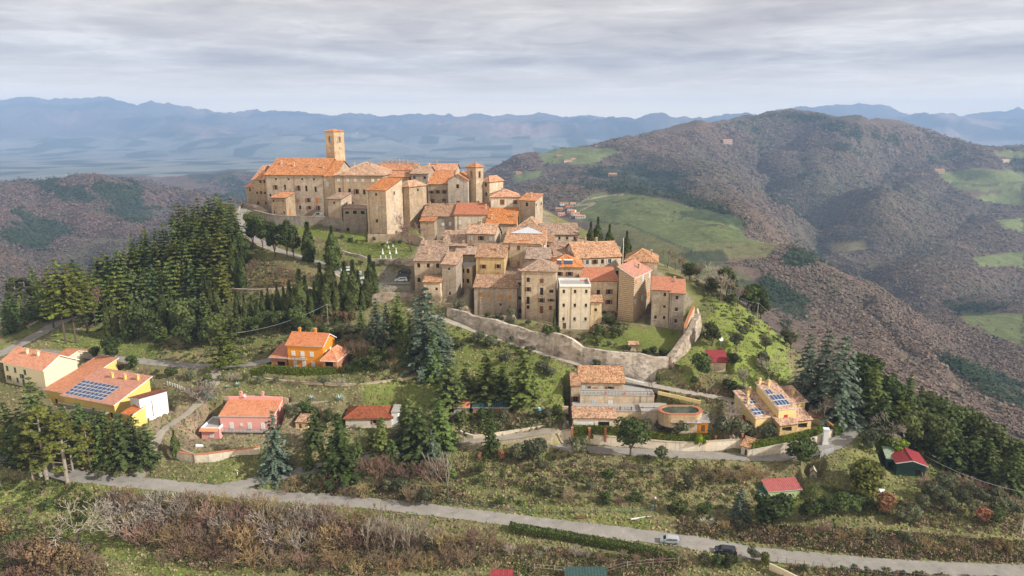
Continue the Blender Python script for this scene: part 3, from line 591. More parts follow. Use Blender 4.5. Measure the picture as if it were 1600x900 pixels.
def roof_gable(W, D, H, rise, along, ov, th=.22):
    """along 'x': ridge parallel to the front"""
    mb = MB(); 
    def slab(a, b, c, d):             # a,b eave corners, c,d ridge corners (b-c, d-a slopes)
        a, b, c, d = map(Vector, (a, b, c, d)); n = (b - a).cross(d - a).normalized(); dn = n * -th
        L = (b - a).length; Sx = (d - a).length; Rr = (c - d).length; o = (L - Rr) / 2
        mb.q(a, b, c, d, uv=[(0, 0), (L, 0), (L - o, Sx), (o, Sx)], mi=0)
        mb.q(a + dn, d + dn, c + dn, b + dn, mi=1); mb.q(a, a + dn, b + dn, b, mi=1); mb.q(b, b + dn, c + dn, c, mi=1); mb.q(d, d + dn, a + dn, a, mi=1)
    zt = H + .02
    if along == 'x':
        k = rise / (D / 2); ze = zt - ov * k + th; zr = zt + rise + th
        slab((-ov, -ov, ze), (W + ov, -ov, ze), (W + ov, D / 2, zr), (-ov, D / 2, zr)); slab((W + ov, D + ov, ze), (-ov, D + ov, ze), (-ov, D / 2, zr), (W + ov, D / 2, zr)); mb.cyl((-ov, D / 2, zr), (W + ov, D / 2, zr), .13, n=6)
    elif along == 'y':
        k = rise / (W / 2); ze = zt - ov * k + th; zr = zt + rise + th
        slab((-ov, D + ov, ze), (-ov, -ov, ze), (W / 2, -ov, zr), (W / 2, D + ov, zr)); slab((W + ov, -ov, ze), (W + ov, D + ov, ze), (W / 2, D + ov, zr), (W / 2, -ov, zr)); mb.cyl((W / 2, -ov, zr), (W / 2, D + ov, zr), .13, n=6)
    elif along == 'hip':
        k = rise / (min(W, D) / 2); ze = zt - ov * k + th; zr = zt + rise + th; h = min(W, D) / 2
        A, B, Cc, Dd = (-ov, -ov, ze), (W + ov, -ov, ze), (W + ov, D + ov, ze), (-ov, D + ov, ze)
        if W >= D: r1, r2 = (h, D / 2, zr), (W - h + .01, D / 2, zr); sl = ((A, B, r2, r1), (Cc, Dd, r1, r2), (B, Cc, r2, r2), (Dd, A, r1, r1))
        else: r1, r2 = (W / 2, h, zr), (W / 2, D - h + .01, zr); sl = ((A, B, r1, r1), (Cc, Dd, r2, r2), (B, Cc, r2, r1), (Dd, A, r1, r2))
        for a, b, c_, d_ in sl:
            a, b, c_, d_ = map(Vector, (a, b, c_, d_)); L = (b - a).length; m0 = (a + b) / 2; ex = (b - a).normalized()
            uvf = lambda p: ((p - a).dot(ex), ((p - a) - ex * (p - a).dot(ex)).length)
            pts = [a, b, c_] + ([] if (c_ - d_).length < .02 else [d_]); mb.q(*pts, uv=[uvf(p) for p in pts], mi=0)
            mb.q(a, a - Vector((0, 0, th)), b - Vector((0, 0, th)), b, mi=1)
        for r_, cs in ((r1, (A, Dd) if W >= D else (A, B)), (r2, (B, Cc) if W >= D else (Cc, Dd))):
            for c_ in cs: mb.cyl(c_, r_, .12, n=6)
        mb.cyl(r1, r2, .12, n=6); z_ = ze - th; mb.q((-ov, -ov, z_), (-ov, D + ov, z_), (W + ov, D + ov, z_), (W + ov, -ov, z_), mi=1)
    elif along in ('up_back', 'up_front'):
        s0, s1 = (0, rise) if along == 'up_back' else (rise, 0); k = (s1 - s0) / D; z0 = zt + s0 - ov * k + th; z1 = zt + s1 + ov * k + th
        slab((-ov, -ov, z0), (W + ov, -ov, z0), (W + ov, D + ov, z1), (-ov, D + ov, z1))
    elif along in ('up_right', 'up_left'):
        s0, s1 = (0, rise) if along == 'up_right' else (rise, 0); k = (s1 - s0) / W; z0 = zt + s0 - ov * k + th; z1 = zt + s1 + ov * k + th
        slab((-ov, D + ov, z0), (-ov, -ov, z0), (W + ov, -ov, z1), (W + ov, D + ov, z1))
    return mb
def chimney(parent, x, y, z, s=.6, h=1.3, mat='warm'):
    m = MB(); m.box(x - s / 2, y - s / 2, z - .9, x + s / 2, y + s / 2, z + h); m.box(x - s / 2 - .1, y - s / 2 - .1, z + h + .002, x + s / 2 + .1, y + s / 2 + .1, z + h + .12)
    for dx in (-1, 1):
        for dy in (-1, 1): m.box(x + dx * s * .35 - .07, y + dy * s * .35 - .07, z + h + .122, x + dx * s * .35 + .07, y + dy * s * .35 + .07, z + h + .4)
    m.q((x - s / 2 - .15, y - s / 2 - .15, z + h + .4), (x + s / 2 + .15, y - s / 2 - .15, z + h + .4), (x, y, z + h + .68), mi=1); m.q((x + s / 2 + .15, y - s / 2 - .15, z + h + .4), (x + s / 2 + .15, y + s / 2 + .15, z + h + .4), (x, y, z + h + .68), mi=1)
    m.q((x + s / 2 + .15, y + s / 2 + .15, z + h + .4), (x - s / 2 - .15, y + s / 2 + .15, z + h + .4), (x, y, z + h + .68), mi=1); m.q((x - s / 2 - .15, y + s / 2 + .15, z + h + .4), (x - s / 2 - .15, y - s / 2 - .15, z + h + .4), (x, y, z + h + .68), mi=1)
    return m.build('chimney', [ST[mat] if mat in ST else M[mat], TL['rose']], parent)
BLD = {}
def house(key, label, u0, u1, vt, vb, Y, yaw, D, rise=2.0, roof='x', wall='tan', tile='old', front=(0, 0), right=(0, 0), left=(0, 0), style='dark', name='stone_house', cat='house', group=None,
          ov=.45, win=(1.05, 1.5), z0=1.1, skip=.05, chim=(), doors=(), fnd=5.0, extra_front=(), extra_right=(), extra_left=(), parapet=None, cornice=False, W=None, base=True, plinth=None):
    """front face between image columns u0..u1; its left edge at depth Y, eave at row vt and foot at row vb there; yaw turns it"""
    th = R(yaw); d = Vector((math.cos(th), math.sin(th), 0))
    a0 = axy(u0, (vt + vb) / 2); a1 = axy(u1, (vt + vb) / 2)
    p0 = Vector((a0 * Y, Y, 0))
    if W is None: W = (a1 * Y - a0 * Y) / (d.x - a1 * d.y)
    zt = CZ + slope(vt) * Y; zb = CZ + slope(vb) * Y; H = zt - zb
    root = thing(name, label, cat, (p0.x, p0.y, zb), th, group)
    ws = MB(); F_ = Vector((0, 0, 0)); X = Vector((1, 0, 0)); Yv = Vector((0, 1, 0))
    sd = hash(key) % 97 if False else sum(map(ord, key)) % 97
    wf = grid(W, H, *front, *win, z0=z0, skip=skip, seed=sd, style=style) + list(extra_front)
    wr = grid(D, H, *right, *win, z0=z0, skip=skip, seed=sd + 1, style=style) + list(extra_right)
    wl = grid(D, H, *left, *win, z0=z0, skip=skip, seed=sd + 2, style=style) + list(extra_left)
    for dr in doors: (wf if dr[0] == 'f' else wr if dr[0] == 'r' else wl).append((dr[1], 0.0, dr[2], dr[3], 'door_' + dr[4]))
    gt = {'x': (None, rise, None, rise), 'y': (rise, None, rise, None), 'up_back': (None, (0, rise), (rise, rise), (rise, 0)), 'up_front': ((rise, rise), (rise, 0), None, (0, rise)), 'up_right': ((0, rise), (rise, rise), (rise, 0), None), 'up_left': ((rise, 0), None, (0, rise), (rise, rise))}.get(roof, (None,) * 4)
    wall_face(ws, F_, X, Vector((0, -1, 0)), W, H, wf, gt[0], ph=plinth[0] if plinth else 0); wall_face(ws, X * W, Yv, Vector((1, 0, 0)), D, H, wr, gt[1])
    wall_face(ws, X * W + Yv * D, -X, Vector((0, 1, 0)), W, H, [], gt[2]); wall_face(ws, Yv * D, -Yv, Vector((-1, 0, 0)), D, H, wl, gt[3])
    dig(p0.x, p0.y, th, -.8, W + .8, -2.2, D + .3, zb - .06)
    if base: # foundations step out a little into the slope
        e = .12; ws.box(-e, -e, -fnd, W + e, D + e, -.003)
    wm = ST[wall] if wall in ST else (M[wall] if wall in M else wall)
    wo = ws.build('wall', [wm, M[plinth[1]]] if plinth else wm, root)
    for face, L, lst in (('f', W, wf), ('r', D, wr), ('l', D, wl)):
        for x, z, w_, h, s in lst:
            if face == 'f': loc, rz = (x, 0, z), 0
            elif face == 'r': loc, rz = (W, x, z), math.pi / 2
            else: loc, rz = (0, D - x, z), -math.pi / 2
            if s == 'hole': continue
            if s.startswith('door_'):
                km = ('door', s, round(w_, 2), round(h, 2))
                if km not in _WM:
                    dm = MB(); dm.box(-w_ / 2 + .003, .12, 0, -.01, .2, h - .003); dm.box(.01, .12, 0, w_ / 2 - .003, .2, h - .003)
                    for sg in (-1, 1): dm.box(sg * w_ / 4 - w_ * .15, .09, h * .12, sg * w_ / 4 + w_ * .15, .12, h * .45); dm.box(sg * w_ / 4 - w_ * .15, .09, h * .52, sg * w_ / 4 + w_ * .15, .12, h * .9)
                    hm_ = MB(); hm_.box(.06, .02, h * .46, .12, .09, h * .5)
                    _WM[km] = (dm.build('door', M.get(s[5:], M['shut_brown']), False), hm_.build('handle', M['grey_metal'], False))
                do_ = place(_WM[km][0], 'door', root, loc, rz); place(_WM[km][1], 'handle', do_, (0, 0, 0)); continue
            ms_ = window_meshes(w_, h, s); wo_ = None
            for nm, me in ms_:
                if wo_ is None: wo_ = place(me, nm, root, loc, rz)
                else: place(me, nm, wo_, (0, 0, 0))
    ro = None
    tm = TL[tile] if tile in TL else (M[tile] if tile in M else ST[tile] if tile in ST else tile)
    if roof == 'flat':
        m = MB(); m.box(-.12, -.12, H + .003, W + .12, D + .12, H + .25); ro = m.build('roof', tm, root)
        if parapet:
            m = MB(); t = .22; ph, pm = parapet
            m.box(-.05, -.05, H + .253, W + .05, t, H + ph); m.box(-.05, D - t, H + .253, W + .05, D + .05, H + ph); m.box(-.05, t + .002, H + .253, t, D - t - .002, H + ph); m.box(W - t, t + .002, H + .253, W + .05, D - t - .002, H + ph)
            m.build('parapet', ST[pm] if pm in ST else M[pm], root)
    elif roof: ro = roof_gable(W, D, H, rise, roof, ov).build('roof', [tm, M['frame_brown'] if wall in ST else M['white_plaster']], root)
    for cx_, cy_ in chim:
        x, y = cx_ * W, cy_ * D
        zr = {'x': H + rise * (1 - abs(y - D / 2) / (D / 2)), 'y': H + rise * (1 - abs(x - W / 2) / (W / 2)), 'up_back': H + rise * cy_, 'up_front': H + rise * (1 - cy_), 'up_right': H + rise * cx_, 'up_left': H + rise * (1 - cx_), 'flat': H + .2}.get(roof, H + rise * min(1, 2 * min(cx_, 1 - cx_, cy_ * D / W if W else 1, (1 - cy_) * D / W if W else 1)))
        chimney(ro, x, y, zr, mat=wall if (isinstance(wall, str) and wall not in ST) else 'warm')
    BLD[key] = (root, W, D, H); return root, W, D, H
def gutter(root, x, y, H, k=1):
    m = MB(); m.cyl((x, y - .1 * k, 0), (x, y - .1 * k, H), .06, n=6); m.build('drainpipe', M['frame_brown'], root)
# ---- the palace on the crest
h = house('pal_a', 'narrow low end of the palace with a small orange roof, at its far left', 385, 398, 292, 325, 304, -6, 10, 1.6, 'hip', 'tan', 'orange', (1, 2), name='palace_wing', cat='palace', style='dark', win=(.8, 1.2))
h = house('pal_b', 'palace wing between the narrow end and the long front, orange hipped roof', 397.5, 419, 279, 327, 300, -8, 20, 5.0, 'hip', 'tan', 'orange', (3, 3), name='palace_wing', cat='palace', win=(.85, 1.3), z0=2, skip=.2)
h = house('pal_m', 'long stone palace front with the broad orange roof left of the tall tower', 417, 506, 273, 337, 292, -7, 26, 6.0, 'x', 'tan', 'orange', (0, 0), name='palace', cat='palace', chim=((.4, .25), (.68, .22), (.93, .2), (.15, .3)), ov=.6,
    extra_front=[(4.0, 11.0, 1.0, 1.9, 'brown'), (8.2, 10.8, 1.0, 2.3, 'dark'), (14.0, 10.6, 1.0, 2.2, 'brown'), (17.5, 10.4, 1.0, 2.4, 'dark'), (21.5, 10.2, 1.0, 2.2, 'dark'), (1.5, 7.4, .9, 1.8, 'dark'), (13.6, 5.8, 1.0, 1.5, 'orange_closed'), (18.0, 5.9, 1.1, 1.7, 'brown'), (22.0, 5.4, 1.1, 2.4, 'orange_closed'), (18.2, 2.9, 1.0, 1.4, 'brown'), (22.2, 2.6, .9, 1.9, 'brown'), (14.2, 2.9, 1.0, 1.5, 'dark'), (4.5, 15.0, .9, .8, 'dark'), (10, 15.0, .9, .8, 'dark'), (16, 15.0, .9, .8, 'dark'), (21, 15.0, .9, .8, 'dark')])
gutter(h[0], h[1] * .5, 0, h[3]); gutter(h[0], .2, 0, h[3])
h = house('pal_n', 'palace bay with two pale shuttered windows right of the long front', 506.5, 524, 275.5, 340, 289, -7, 24, 5.6, 'x', 'warm', 'orange', (0, 0), name='palace_wing', cat='palace', extra_front=[(1.7, 13.0, 1.2, 2.0, 'pale_closed'), (1.7, 7.0, 1.2, 2.0, 'pale_closed'), (4.0, 3.5, .9, 1.2, 'dark')])
gutter(h[0], .15, 0, h[3])
h = house('pal_e', 'palace end block with a greyish hipped roof and a top row of pale windows', 524.5, 600, 273.5, 345, 287, -5, 22, 4.6, 'hip', 'tan', 'old', (0, 0), (2, 3), name='palace_wing', cat='palace', chim=((.3, .35), (.62, .4)), ov=.6,
    extra_front=[(1.6, 16.2, 1.1, 1.2, 'pale_closed'), (5.5, 16.2, 1.1, 1.2, 'pale_closed'), (8.6, 16.2, 1.1, 1.2, 'pale_closed'), (11.8, 16.2, 1.1, 1.2, 'pale_closed'), (16, 16.2, 1.1, 1.3, 'white_closed'), (18.5, 16.2, 1.1, 1.3, 'white_closed'), (1.8, 11.6, 1.1, 2.0, 'dark'), (6, 11.4, 1.1, 2, 'dark'), (9, 11.2, 1.1, 2, 'brown'), (12.2, 11, 1.1, 2, 'dark'), (6.2, 6.2, 1.2, 1.8, 'brown')])
gutter(h[0], 3.6, 0, h[3])
# tall square tower: two faces seen across its near corner
def tower(name, label, uc, ul, ur, vt, vb, Y, yaw, rise, wall, tile, ov, open_w, open_h, open_z, holes=1):
    th = R(yaw); d = Vector((math.cos(th), math.sin(th), 0)); n = Vector((-d.y, d.x, 0))
    a0, a1 = axy(ul, vt), axy(uc, vt); pc = Vector((a1 * Y, Y, 0))        # near corner = right end of the front
    W = (pc.x - a0 * pc.y) / (d.x - a0 * d.y); aR = axy(ur, vt); D = (aR * pc.y - pc.x) / (n.x - aR * n.y)
    zt = CZ + slope(vt) * Y; zb = CZ + slope(vb) * Y; H = zt - zb; p0 = pc - d * W
    root = thing(name, label, 'tower', (p0.x, p0.y, zb), th); m = MB(); X = Vector((1, 0, 0)); Yv = Vector((0, 1, 0))
    wf = [(W / 2, H - open_z, open_w, open_h, 'hole'), (W / 2, H - open_z - 2.6, .4, .5, 'hole')]; wr = [(D / 2, H - open_z, open_w, open_h, 'hole'), (D / 2, H - open_z - 2.6, .4, .5, 'hole')]
    for o_, d_, n_, L, lst in ((Vector(), X, -Yv, W, wf), (X * W, Yv, X, D, wr), (X * W + Yv * D, -X, Yv, W, wf), (Yv * D, -Yv, -X, D, wr)): wall_face(m, o_, d_, n_, L, H, lst, depth=.7)
    m.box(.7, .7, 0, W - .7, D - .7, H - open_z - .3); m.build('wall', ST[wall], root)
    # belfry arches: voussoir ring round the head of each opening
    for o_, d_, n_, L in ((Vector(), X, -Yv, W), (X * W, Yv, X, D)):
        ar = MB(); c = o_ + d_ * (L / 2) + Vector((0, 0, H - open_z + open_h - open_w / 2)); r0, r1 = open_w / 2, open_w / 2 + .28
        for k in range(8):
            t0, t1 = math.pi * k / 8, math.pi * (k + 1) / 8; q = lambda t, r, e: c + d_ * (math.cos(t) * r) + Vector((0, 0, math.sin(t) * r)) + n_ * e
            ar.q(q(t0, r0, .06), q(t0, r1, .06), q(t1, r1, .06), q(t1, r0, .06)); ar.q(q(t0, r1, .06), q(t0, r1, -.1), q(t1, r1, -.1), q(t1, r1, .06))
        for k in range(8):   # fill the corners above the arch
            t0, t1 = math.pi * k / 8, math.pi * (k + 1) / 8; q = lambda t: c + d_ * (math.cos(t) * r0) + Vector((0, 0, math.sin(t) * r0)) - n_ * .02
            e = lambda p: Vector((p.x, p.y, c.z + r0)); ar.q(q(t0), q(t1), e(q(t1)), e(q(t0)))
        ar.build('arch', ST['warm'], root)
    r_ = roof_gable(W, D, H, rise, 'hip', ov).build('roof', [TL[tile], M['frame_brown']], root)
    b = MB(); zb_ = H - open_z + open_h - .3
    for k in range(8):
        t0, t1 = 2 * math.pi * k / 8, 2 * math.pi * (k + 1) / 8
        for (ra, za), (rb_, zb2) in (((.15, 0), (.35, -.25)), ((.35, -.25), (.42, -.7)), ((.42, -.7), (.6, -1.0))):
            b.q(*[(W / 2 + math.cos(t) * r, D / 2 + math.sin(t) * r, zb_ + z) for t, r, z in ((t0, ra, za), (t0, rb_, zb2), (t1, rb_, zb2), (t1, ra, za))])
    b.build('bell', M['dark_metal'], root); c_ = MB(); c_.box(W / 2 - .5, D / 2 - .1, zb_ + .003, W / 2 + .5, D / 2 + .1, zb_ + .2); c_.build('bell_yoke', M['wood'], root)
    return root
tower('bell_tower', 'tall square medieval tower with arched openings rising above the palace roof', 521, 508, 537, 206, 336, 306, -38, .9, 'warm', 'orange', .3, 1.6, 2.7, 4.6)
tower('church_bell_tower', 'short church bell tower with pyramid tiled roof on the right of the crest', 743.5, 729, 755, 261, 322, 286, -40, 1.3, 'tan', 'orange', .5, 1.3, 2.9, 4.6)
T1 = [
 ('ann1', 'small annex with yellow side and orange door against the long palace front', 424, 447, 309, 338, 282, -12, 7.5, 1.3, 'up_back', 'tan', 'orange', (2, 2), (0, 0), dict(doors=(('r', 2.5, 1.4, 2.9, 'shut_orange'),), win=(.7, 1.0))),
 ('ann2', 'annex block with a pale flat-pitched roof jutting from the palace beside the white van', 513, 534, 311, 356, 276, -14, 9, 1.6, 'up_back', 'tan', 'old', (1, 2), (0, 0), dict(win=(.8, 1.1))),
 ('ruin', 'roofless stone lean-to between the palace annex and the tall pale tower house', 537, 573, 326, 366, 272, -10, 7, .8, 'up_back', 'grey', 'brown', (3, 2), (0, 0), dict(skip=.1, win=(1.6, 1.4))),
 ('twr', 'tall pale tower house with a single-pitch orange roof below the palace', 574, 604, 297, 372, 262, -22, 12, 3.6, 'up_back', 'tan', 'orange', (1, 4), (1, 3), dict(win=(.95, 1.3), style=['pale_closed', 'dark'], skip=.15)),
 ('twr2', 'tower house with a dark left side behind the tall pale one, reddish roof', 620, 640, 291, 352, 272, -30, 11, 1.8, 'hip', 'tan', 'rose', (0, 0), (1, 2), dict(extra_front=[(2.2, 6, .8, 1.2, 'brown')])),
 ('log', 'small orange-roofed house behind the palace end block, highest on the crest', 603, 640, 277, 300, 292, -6, 9, 1.8, 'up_back', 'tan', 'orange', (2, 1), (0, 0), {}),
 ('back1', 'long roof behind the palace end block with a row of small chimneys', 588, 650, 266, 300, 306, -4, 12, 2.6, 'x', 'warm', 'orange', (4, 1), (0, 0), dict(chim=((.08, .3), (.2, .5), (.32, .5), (.42, .5), (.52, .5), (.62, .5), (.72, .5), (.9, .4)))),
 ('bk2', 'tall grey house with brownish roof between the crest houses, left of the arched row', 643, 669, 271.5, 322, 290, -6, 14, 2.6, 'x', 'grey', 'old', (2, 3), (2, 3), dict(skip=.2, chim=((.3, .4), (.8, .6)))),
 ('bk3', 'crest house with orange roof at the back, beside the church gable', 669, 712, 266, 300, 304, -5, 11, 2.4, 'x', 'warm', 'orange', (3, 1), (1, 1), dict(chim=((.25, .4),))),
 ('arc', 'crest house with arched doorways and three brown upper windows left of the church', 669, 700, 288, 320, 287, -5, 15, 4.4, 'up_back', 'warm', 'orange', (3, 1), (0, 0), dict(z0=4.6, doors=(('f', 1.8, 1.5, 2.4, 'shut_brown'), ('f', 6.6, 1.6, 2.6, 'shut_brown')), win=(1.0, 1.5), style='brown')),
 ('chu', 'plain grey church front with one window and a dark door, beside its bell tower', 700, 731, 282, 322, 284, -4, 18, 2.4, 'y', 'grey', 'orange', (0, 0), (1, 1), dict(extra_front=[(4.0, 7.2, 1.1, 1.7, 'dark')], doors=(('f', 4.1, 1.4, 2.2, 'shut_brown'),), name='church', cat='church')),
 ('chb', 'house with orange roof and bright right side just behind the church bell tower', 754, 765, 283, 310, 290, -38, 9, 1.8, 'hip', 'warm', 'orange', (1, 2), (1, 1), {}),
 ('vil1', 'wide crest house with hipped roof and two large brown shuttered windows', 767, 812, 308, 334, 272, 3, 13, 2.3, 'hip', 'pale', 'orange', (0, 0), (0, 0), dict(extra_front=[(4.5, 3.6, 1.7, 2.0, 'brown_closed'), (9.6, 3.8, 1.5, 1.6, 'brown_closed')], chim=((.4, .3),))),
 ('vil2', 'crest end house on the right with low orange roof and a tall sunlit side', 811, 836, 313, 352, 268, -24, 8, 1.9, 'up_back', 'tan', 'orange', (1, 2), (2, 2), dict(chim=((.5, .5),), skip=.3)),
 ('row1', 'row house with worn roof and small white windows below the church, left half', 660, 710, 338, 367, 266, -3, 12, 3.4, 'up_back', 'tan', 'old', (0, 0), (0, 0), dict(extra_front=[(8, 3.7, 1.0, 1.4, 'white_closed'), (10.8, 3.7, 1.0, 1.4, 'white_closed'), (3, 3.7, .9, 1.2, 'dark'), (9.6, .4, 1.4, 1.6, 'dark')], chim=((.12, .8), (.75, .9)))),
 ('row2', 'row house with bright orange roof and three white windows below the church', 710.5, 760, 335.5, 366, 264, -2, 12, 3.0, 'up_back', 'pale', 'red', (0, 0), (0, 0), dict(extra_front=[(2.0, 3.8, 1.0, 1.5, 'white_closed'), (5.5, 4.0, 1.0, 1.5, 'white_closed'), (10, 4.2, 1.1, 1.3, 'white_closed')], chim=((.95, .5),))),
 ('hut1', 'narrow stone outhouse with small orange roof left of the row houses', 657, 679, 346, 383, 252, -4, 5, .8, 'up_back', 'tan', 'orange', (1, 2), (0, 0), dict(win=(.5, .6))),
 ('big1', 'broad mossy orange roof above the village middle, low walls under it', 760, 806, 350, 368, 256, -4, 15, 4.0, 'up_back', 'pale', 'orange', (1, 1), (0, 0), dict(chim=((.15, .3), (.9, .4)), win=(.9, 1.0), z0=.6)),
 ('big2', 'low house continuing the mossy roof to the right, with a hipped end', 806, 842, 356, 374, 252, -14, 12, 3.2, 'hip', 'pale', 'old', (1, 1), (2, 1), dict(win=(.9, 1.0), z0=.8)),
 ('hall', 'long pale house with two rows of five small windows at the village right edge', 845, 903, 367, 390, 248, 3, 11, 3.2, 'x', 'pale', 'old', (5, 2), (0, 0), dict(win=(.75, 1.1), skip=.0, z0=1.0, chim=((.5, .5),))),
 ('mid1', 'village house with dark left end, square pale windows, above the brick-shuttered one', 730, 773, 365, 394, 240, -12, 9, 2.8, 'x', 'tan', 'rose', (3, 2), (0, 0), dict(style=['pale_closed', 'brown'], left=(1, 1), chim=((.4, .45),))),
 ('mid2', 'village house with red-brown roof below the white canopy, tall sunlit front', 788, 850, 380, 424, 232, -8, 12, 3.4, 'up_back', 'warm', 'rose', (4, 2), (0, 0), dict(style=['brown_closed', 'orange_closed'], skip=.2, left=(1, 2), z0=2.2)),
 ('lft', 'big left village house with a broad worn roof and recessed courtyard wall', 648, 691, 408, 457, 224, -4, 15, 4.2, 'up_back', 'warm', 'old', (3, 2), (0, 0), dict(z0=3.5, chim=((.2, .75), (.45, .3), (.9, .9)), skip=0)),
 ('lft2', 'stone block with a slit window right of the courtyard wall', 691, 713, 413, 466, 219, -10, 9, 2.2, 'up_back', 'grey', 'old', (1, 2), (1, 1), dict(win=(.6, 1.2))),
 ('pink', 'narrow house with a reddish sunlit wall between the block and the shuttered house', 717, 738, 416, 462, 228, -16, 7, 1.2, 'flat', 'ochre', 'concrete', (2, 3), (0, 0), dict(skip=.2)),
 ('osh', 'cream village house with open orange-brown shutters and a brown roof', 744, 788, 402, 450, 224, -7, 9, 2.8, 'up_back', 'ochre', 'rose', (0, 0), (0, 0), dict(extra_front=[(2.4, 6.6, 1.0, 1.4, 'brown'), (7.3, 6.8, 1.0, 1.4, 'brown'), (2.5, 3.6, 1.0, 1.5, 'orange_closed'), (7.4, 4.0, 1.0, 1.5, 'orange_closed')], left=(1, 2), chim=((.7, .5),))),
 ('osl', 'upper part of the low village house, dark roof with two faded orange shutters', 754, 806, 434, 452, 222, -5, 7, 1.8, 'up_back', 'tan', 'brown', (0, 0), (0, 0), dict(extra_front=[(5.6, 1.4, 1.1, 1.2, 'orange_closed'), (8.2, 1.4, 1.1, 1.2, 'orange_closed')])),
 ('osl2', 'low village house with a sagging roof and three orange shutters near the wall', 741, 808, 449, 492, 213, -5, 8, 2.2, 'up_back', 'tan', 'rose', (0, 0), (0, 0), dict(extra_front=[(2, 5.8, 1.0, 1.3, 'orange_closed'), (4.6, 5.6, .9, 1.3, 'orange_closed'), (8.4, 5.5, 1.2, 1.3, 'orange_closed'), (11.4, 5.4, 1.0, 1.3, 'orange_closed'), (8.4, 3.1, .6, .9, 'dark'), (11.2, 2.6, .5, .6, 'dark')])),
 ('tallA', 'tallest front village house, five storeys, brownish roof, brown shutters', 815, 868, 423, 502, 208, -7, 11, 2.6, 'hip', 'tan', 'brown', (0, 0), (0, 0), dict(extra_front=[(2.0, 12.6, 1.0, 1.4, 'dark'), (6.2, 12.4, 1.1, 1.4, 'brown_closed'), (2.0, 9.6, 1.0, 1.4, 'brown'), (6.2, 8.6, 1.0, 2.3, 'dark'), (2.0, 5.6, 1.0, 2.4, 'dark'), (6.2, 6.2, 1.0, 1.4, 'brown'), (9.2, 9.4, 1.3, 1.0, 'dark'), (9.2, 6.6, 1.1, .9, 'brown'), (2.0, 4.0, .9, 1.2, 'dark'), (6.2, 2.8, 1.1, 2.3, 'brown_closed'), (9, 3.9, .9, 1.4, 'brown_closed')])),
 ('tallB', 'village house with bright orange hipped roof and solar water tubes', 857, 910, 417, 470, 215, -2, 11, 2.8, 'hip', 'warm', 'orange', (0, 0), (0, 0), dict(extra_front=[(3.4, 8.2, 1.1, 1.3, 'brown'), (6.6, 8.2, 1.1, 1.3, 'brown'), (3.6, 4.4, 1.2, 1.9, 'dark'), (6.6, 4.2, 1.2, 2.2, 'brown_closed')])),
 ('wht', 'cream flat-roofed townhouse with white parapet terrace and three rows of windows', 874, 922, 449, 514, 202, -1, 9, 1, 'flat', 'white', 'concrete', (3, 3), (0, 0), dict(parapet=(1.0, 'white_paint'), win=(.75, 1.1), z0=2.6, skip=0, style='dark', left=(0, 0), doors=(('f', 1.6, 1.0, 1.9, 'shut_brown'),))),
 ('rose', 'long house with a flat-pitched red roof behind the cream townhouse', 909, 964, 440, 486, 210, 3, 9, 2.4, 'up_back', 'warm', 'red', (0, 0), (0, 0), dict(extra_front=[(5.2, 5.2, 1.1, 1.6, 'dark'), (8.6, 5.3, 1.1, 1.6, 'brown'), (5.2, 2.0, 1.2, 1.5, 'brown'), (8.6, 2.1, 1.1, 1.4, 'brown')])),
 ('cur', 'large house with bright front and worn broad roof behind the orange hipped one', 900, 970, 404, 438, 229, 14, 14, 4.0, 'x', 'pale', 'rose', (6, 2), (0, 0), dict(style=['pale', 'dark', 'brown'], skip=.1, chim=((.35, .5), (.6, .5)))),
 ('cur2', 'worn low roof left of the large bright-fronted house, with aerials', 846, 902, 402, 425, 232, -5, 13, 3.2, 'up_back', 'tan', 'rose', (3, 1), (0, 0), dict(chim=((.3, .7), (.7, .6)))),
 ('bnd', 'tall house with horizontal banding in its stonework and a red tiled roof', 966, 990, 431, 500, 207, -32, 14, 2.6, 'up_left', BANDED_PALE, 'red', (0, 0), (3, 2), dict(skip=0, style=['orange_closed', 'pale_closed'], chim=((.6, .6),), z0=5.5, win=(1.1, 1.6))),
 ('bhb', 'house with two-part red roof and tall sunlit side behind the banded house', 976, 1026, 408, 450, 219, -12, 12, 3.0, 'hip', 'pale', 'rose', (1, 1), (1, 2), dict(chim=((.8, .5),))),
 ('f1', 'small worn-roofed house squeezed behind the stone block and the shuttered house', 712, 742, 398, 420, 236, -6, 9, 2.4, 'x', 'tan', 'old', (2, 1), (1, 1), dict(chim=((.3, .5),))),
 ('f2', 'low brown-roofed house behind the tallest front house', 822, 858, 404, 424, 224, -8, 10, 2.6, 'x', 'tan', 'brown', (2, 1), (1, 1), dict(chim=((.6, .6),))),
 ('f3', 'narrow dim house in the gap left of the tallest front house', 806, 818, 436, 495, 214, -8, 8, 1.4, 'up_back', 'grey', 'brown', (1, 3), (0, 0), {}),
 ('f4', 'roof behind the big worn left roof, beside the sloping garden wall', 690, 728, 384, 404, 240, -8, 8, 2.6, 'up_back', 'tan', 'old', (1, 1), (0, 0), dict(chim=((.5, .6),))),
 ('f5', 'sunlit lean-to below the long pale hall with five windows', 852, 876, 394, 412, 240, 4, 7, 1.6, 'up_back', 'pale', 'rose', (2, 1), (0, 0), {}),
 ('g1', 'low tiled lean-to against the foot of the big left village house', 662, 688, 441, 457, 217, -5, 4, 1.0, 'up_back', 'pale', 'rose', (2, 1), (0, 0), dict(win=(.8, .9), z0=.8)),
 ('g2', 'small worn house below the left row house and right of the outhouse', 690, 722, 374, 395, 247, -6, 7, 2.0, 'up_back', 'tan', 'old', (3, 1), (0, 0), dict(chim=((.3, .5),))),
 ('g4', 'low lean-to with a rusty roof right of the cream flat-roofed townhouse', 923, 940, 472, 492, 203, -2, 4, .9, 'up_back', 'ochre', 'rose', (1, 1), (0, 0), dict(win=(.8, 1.0))),
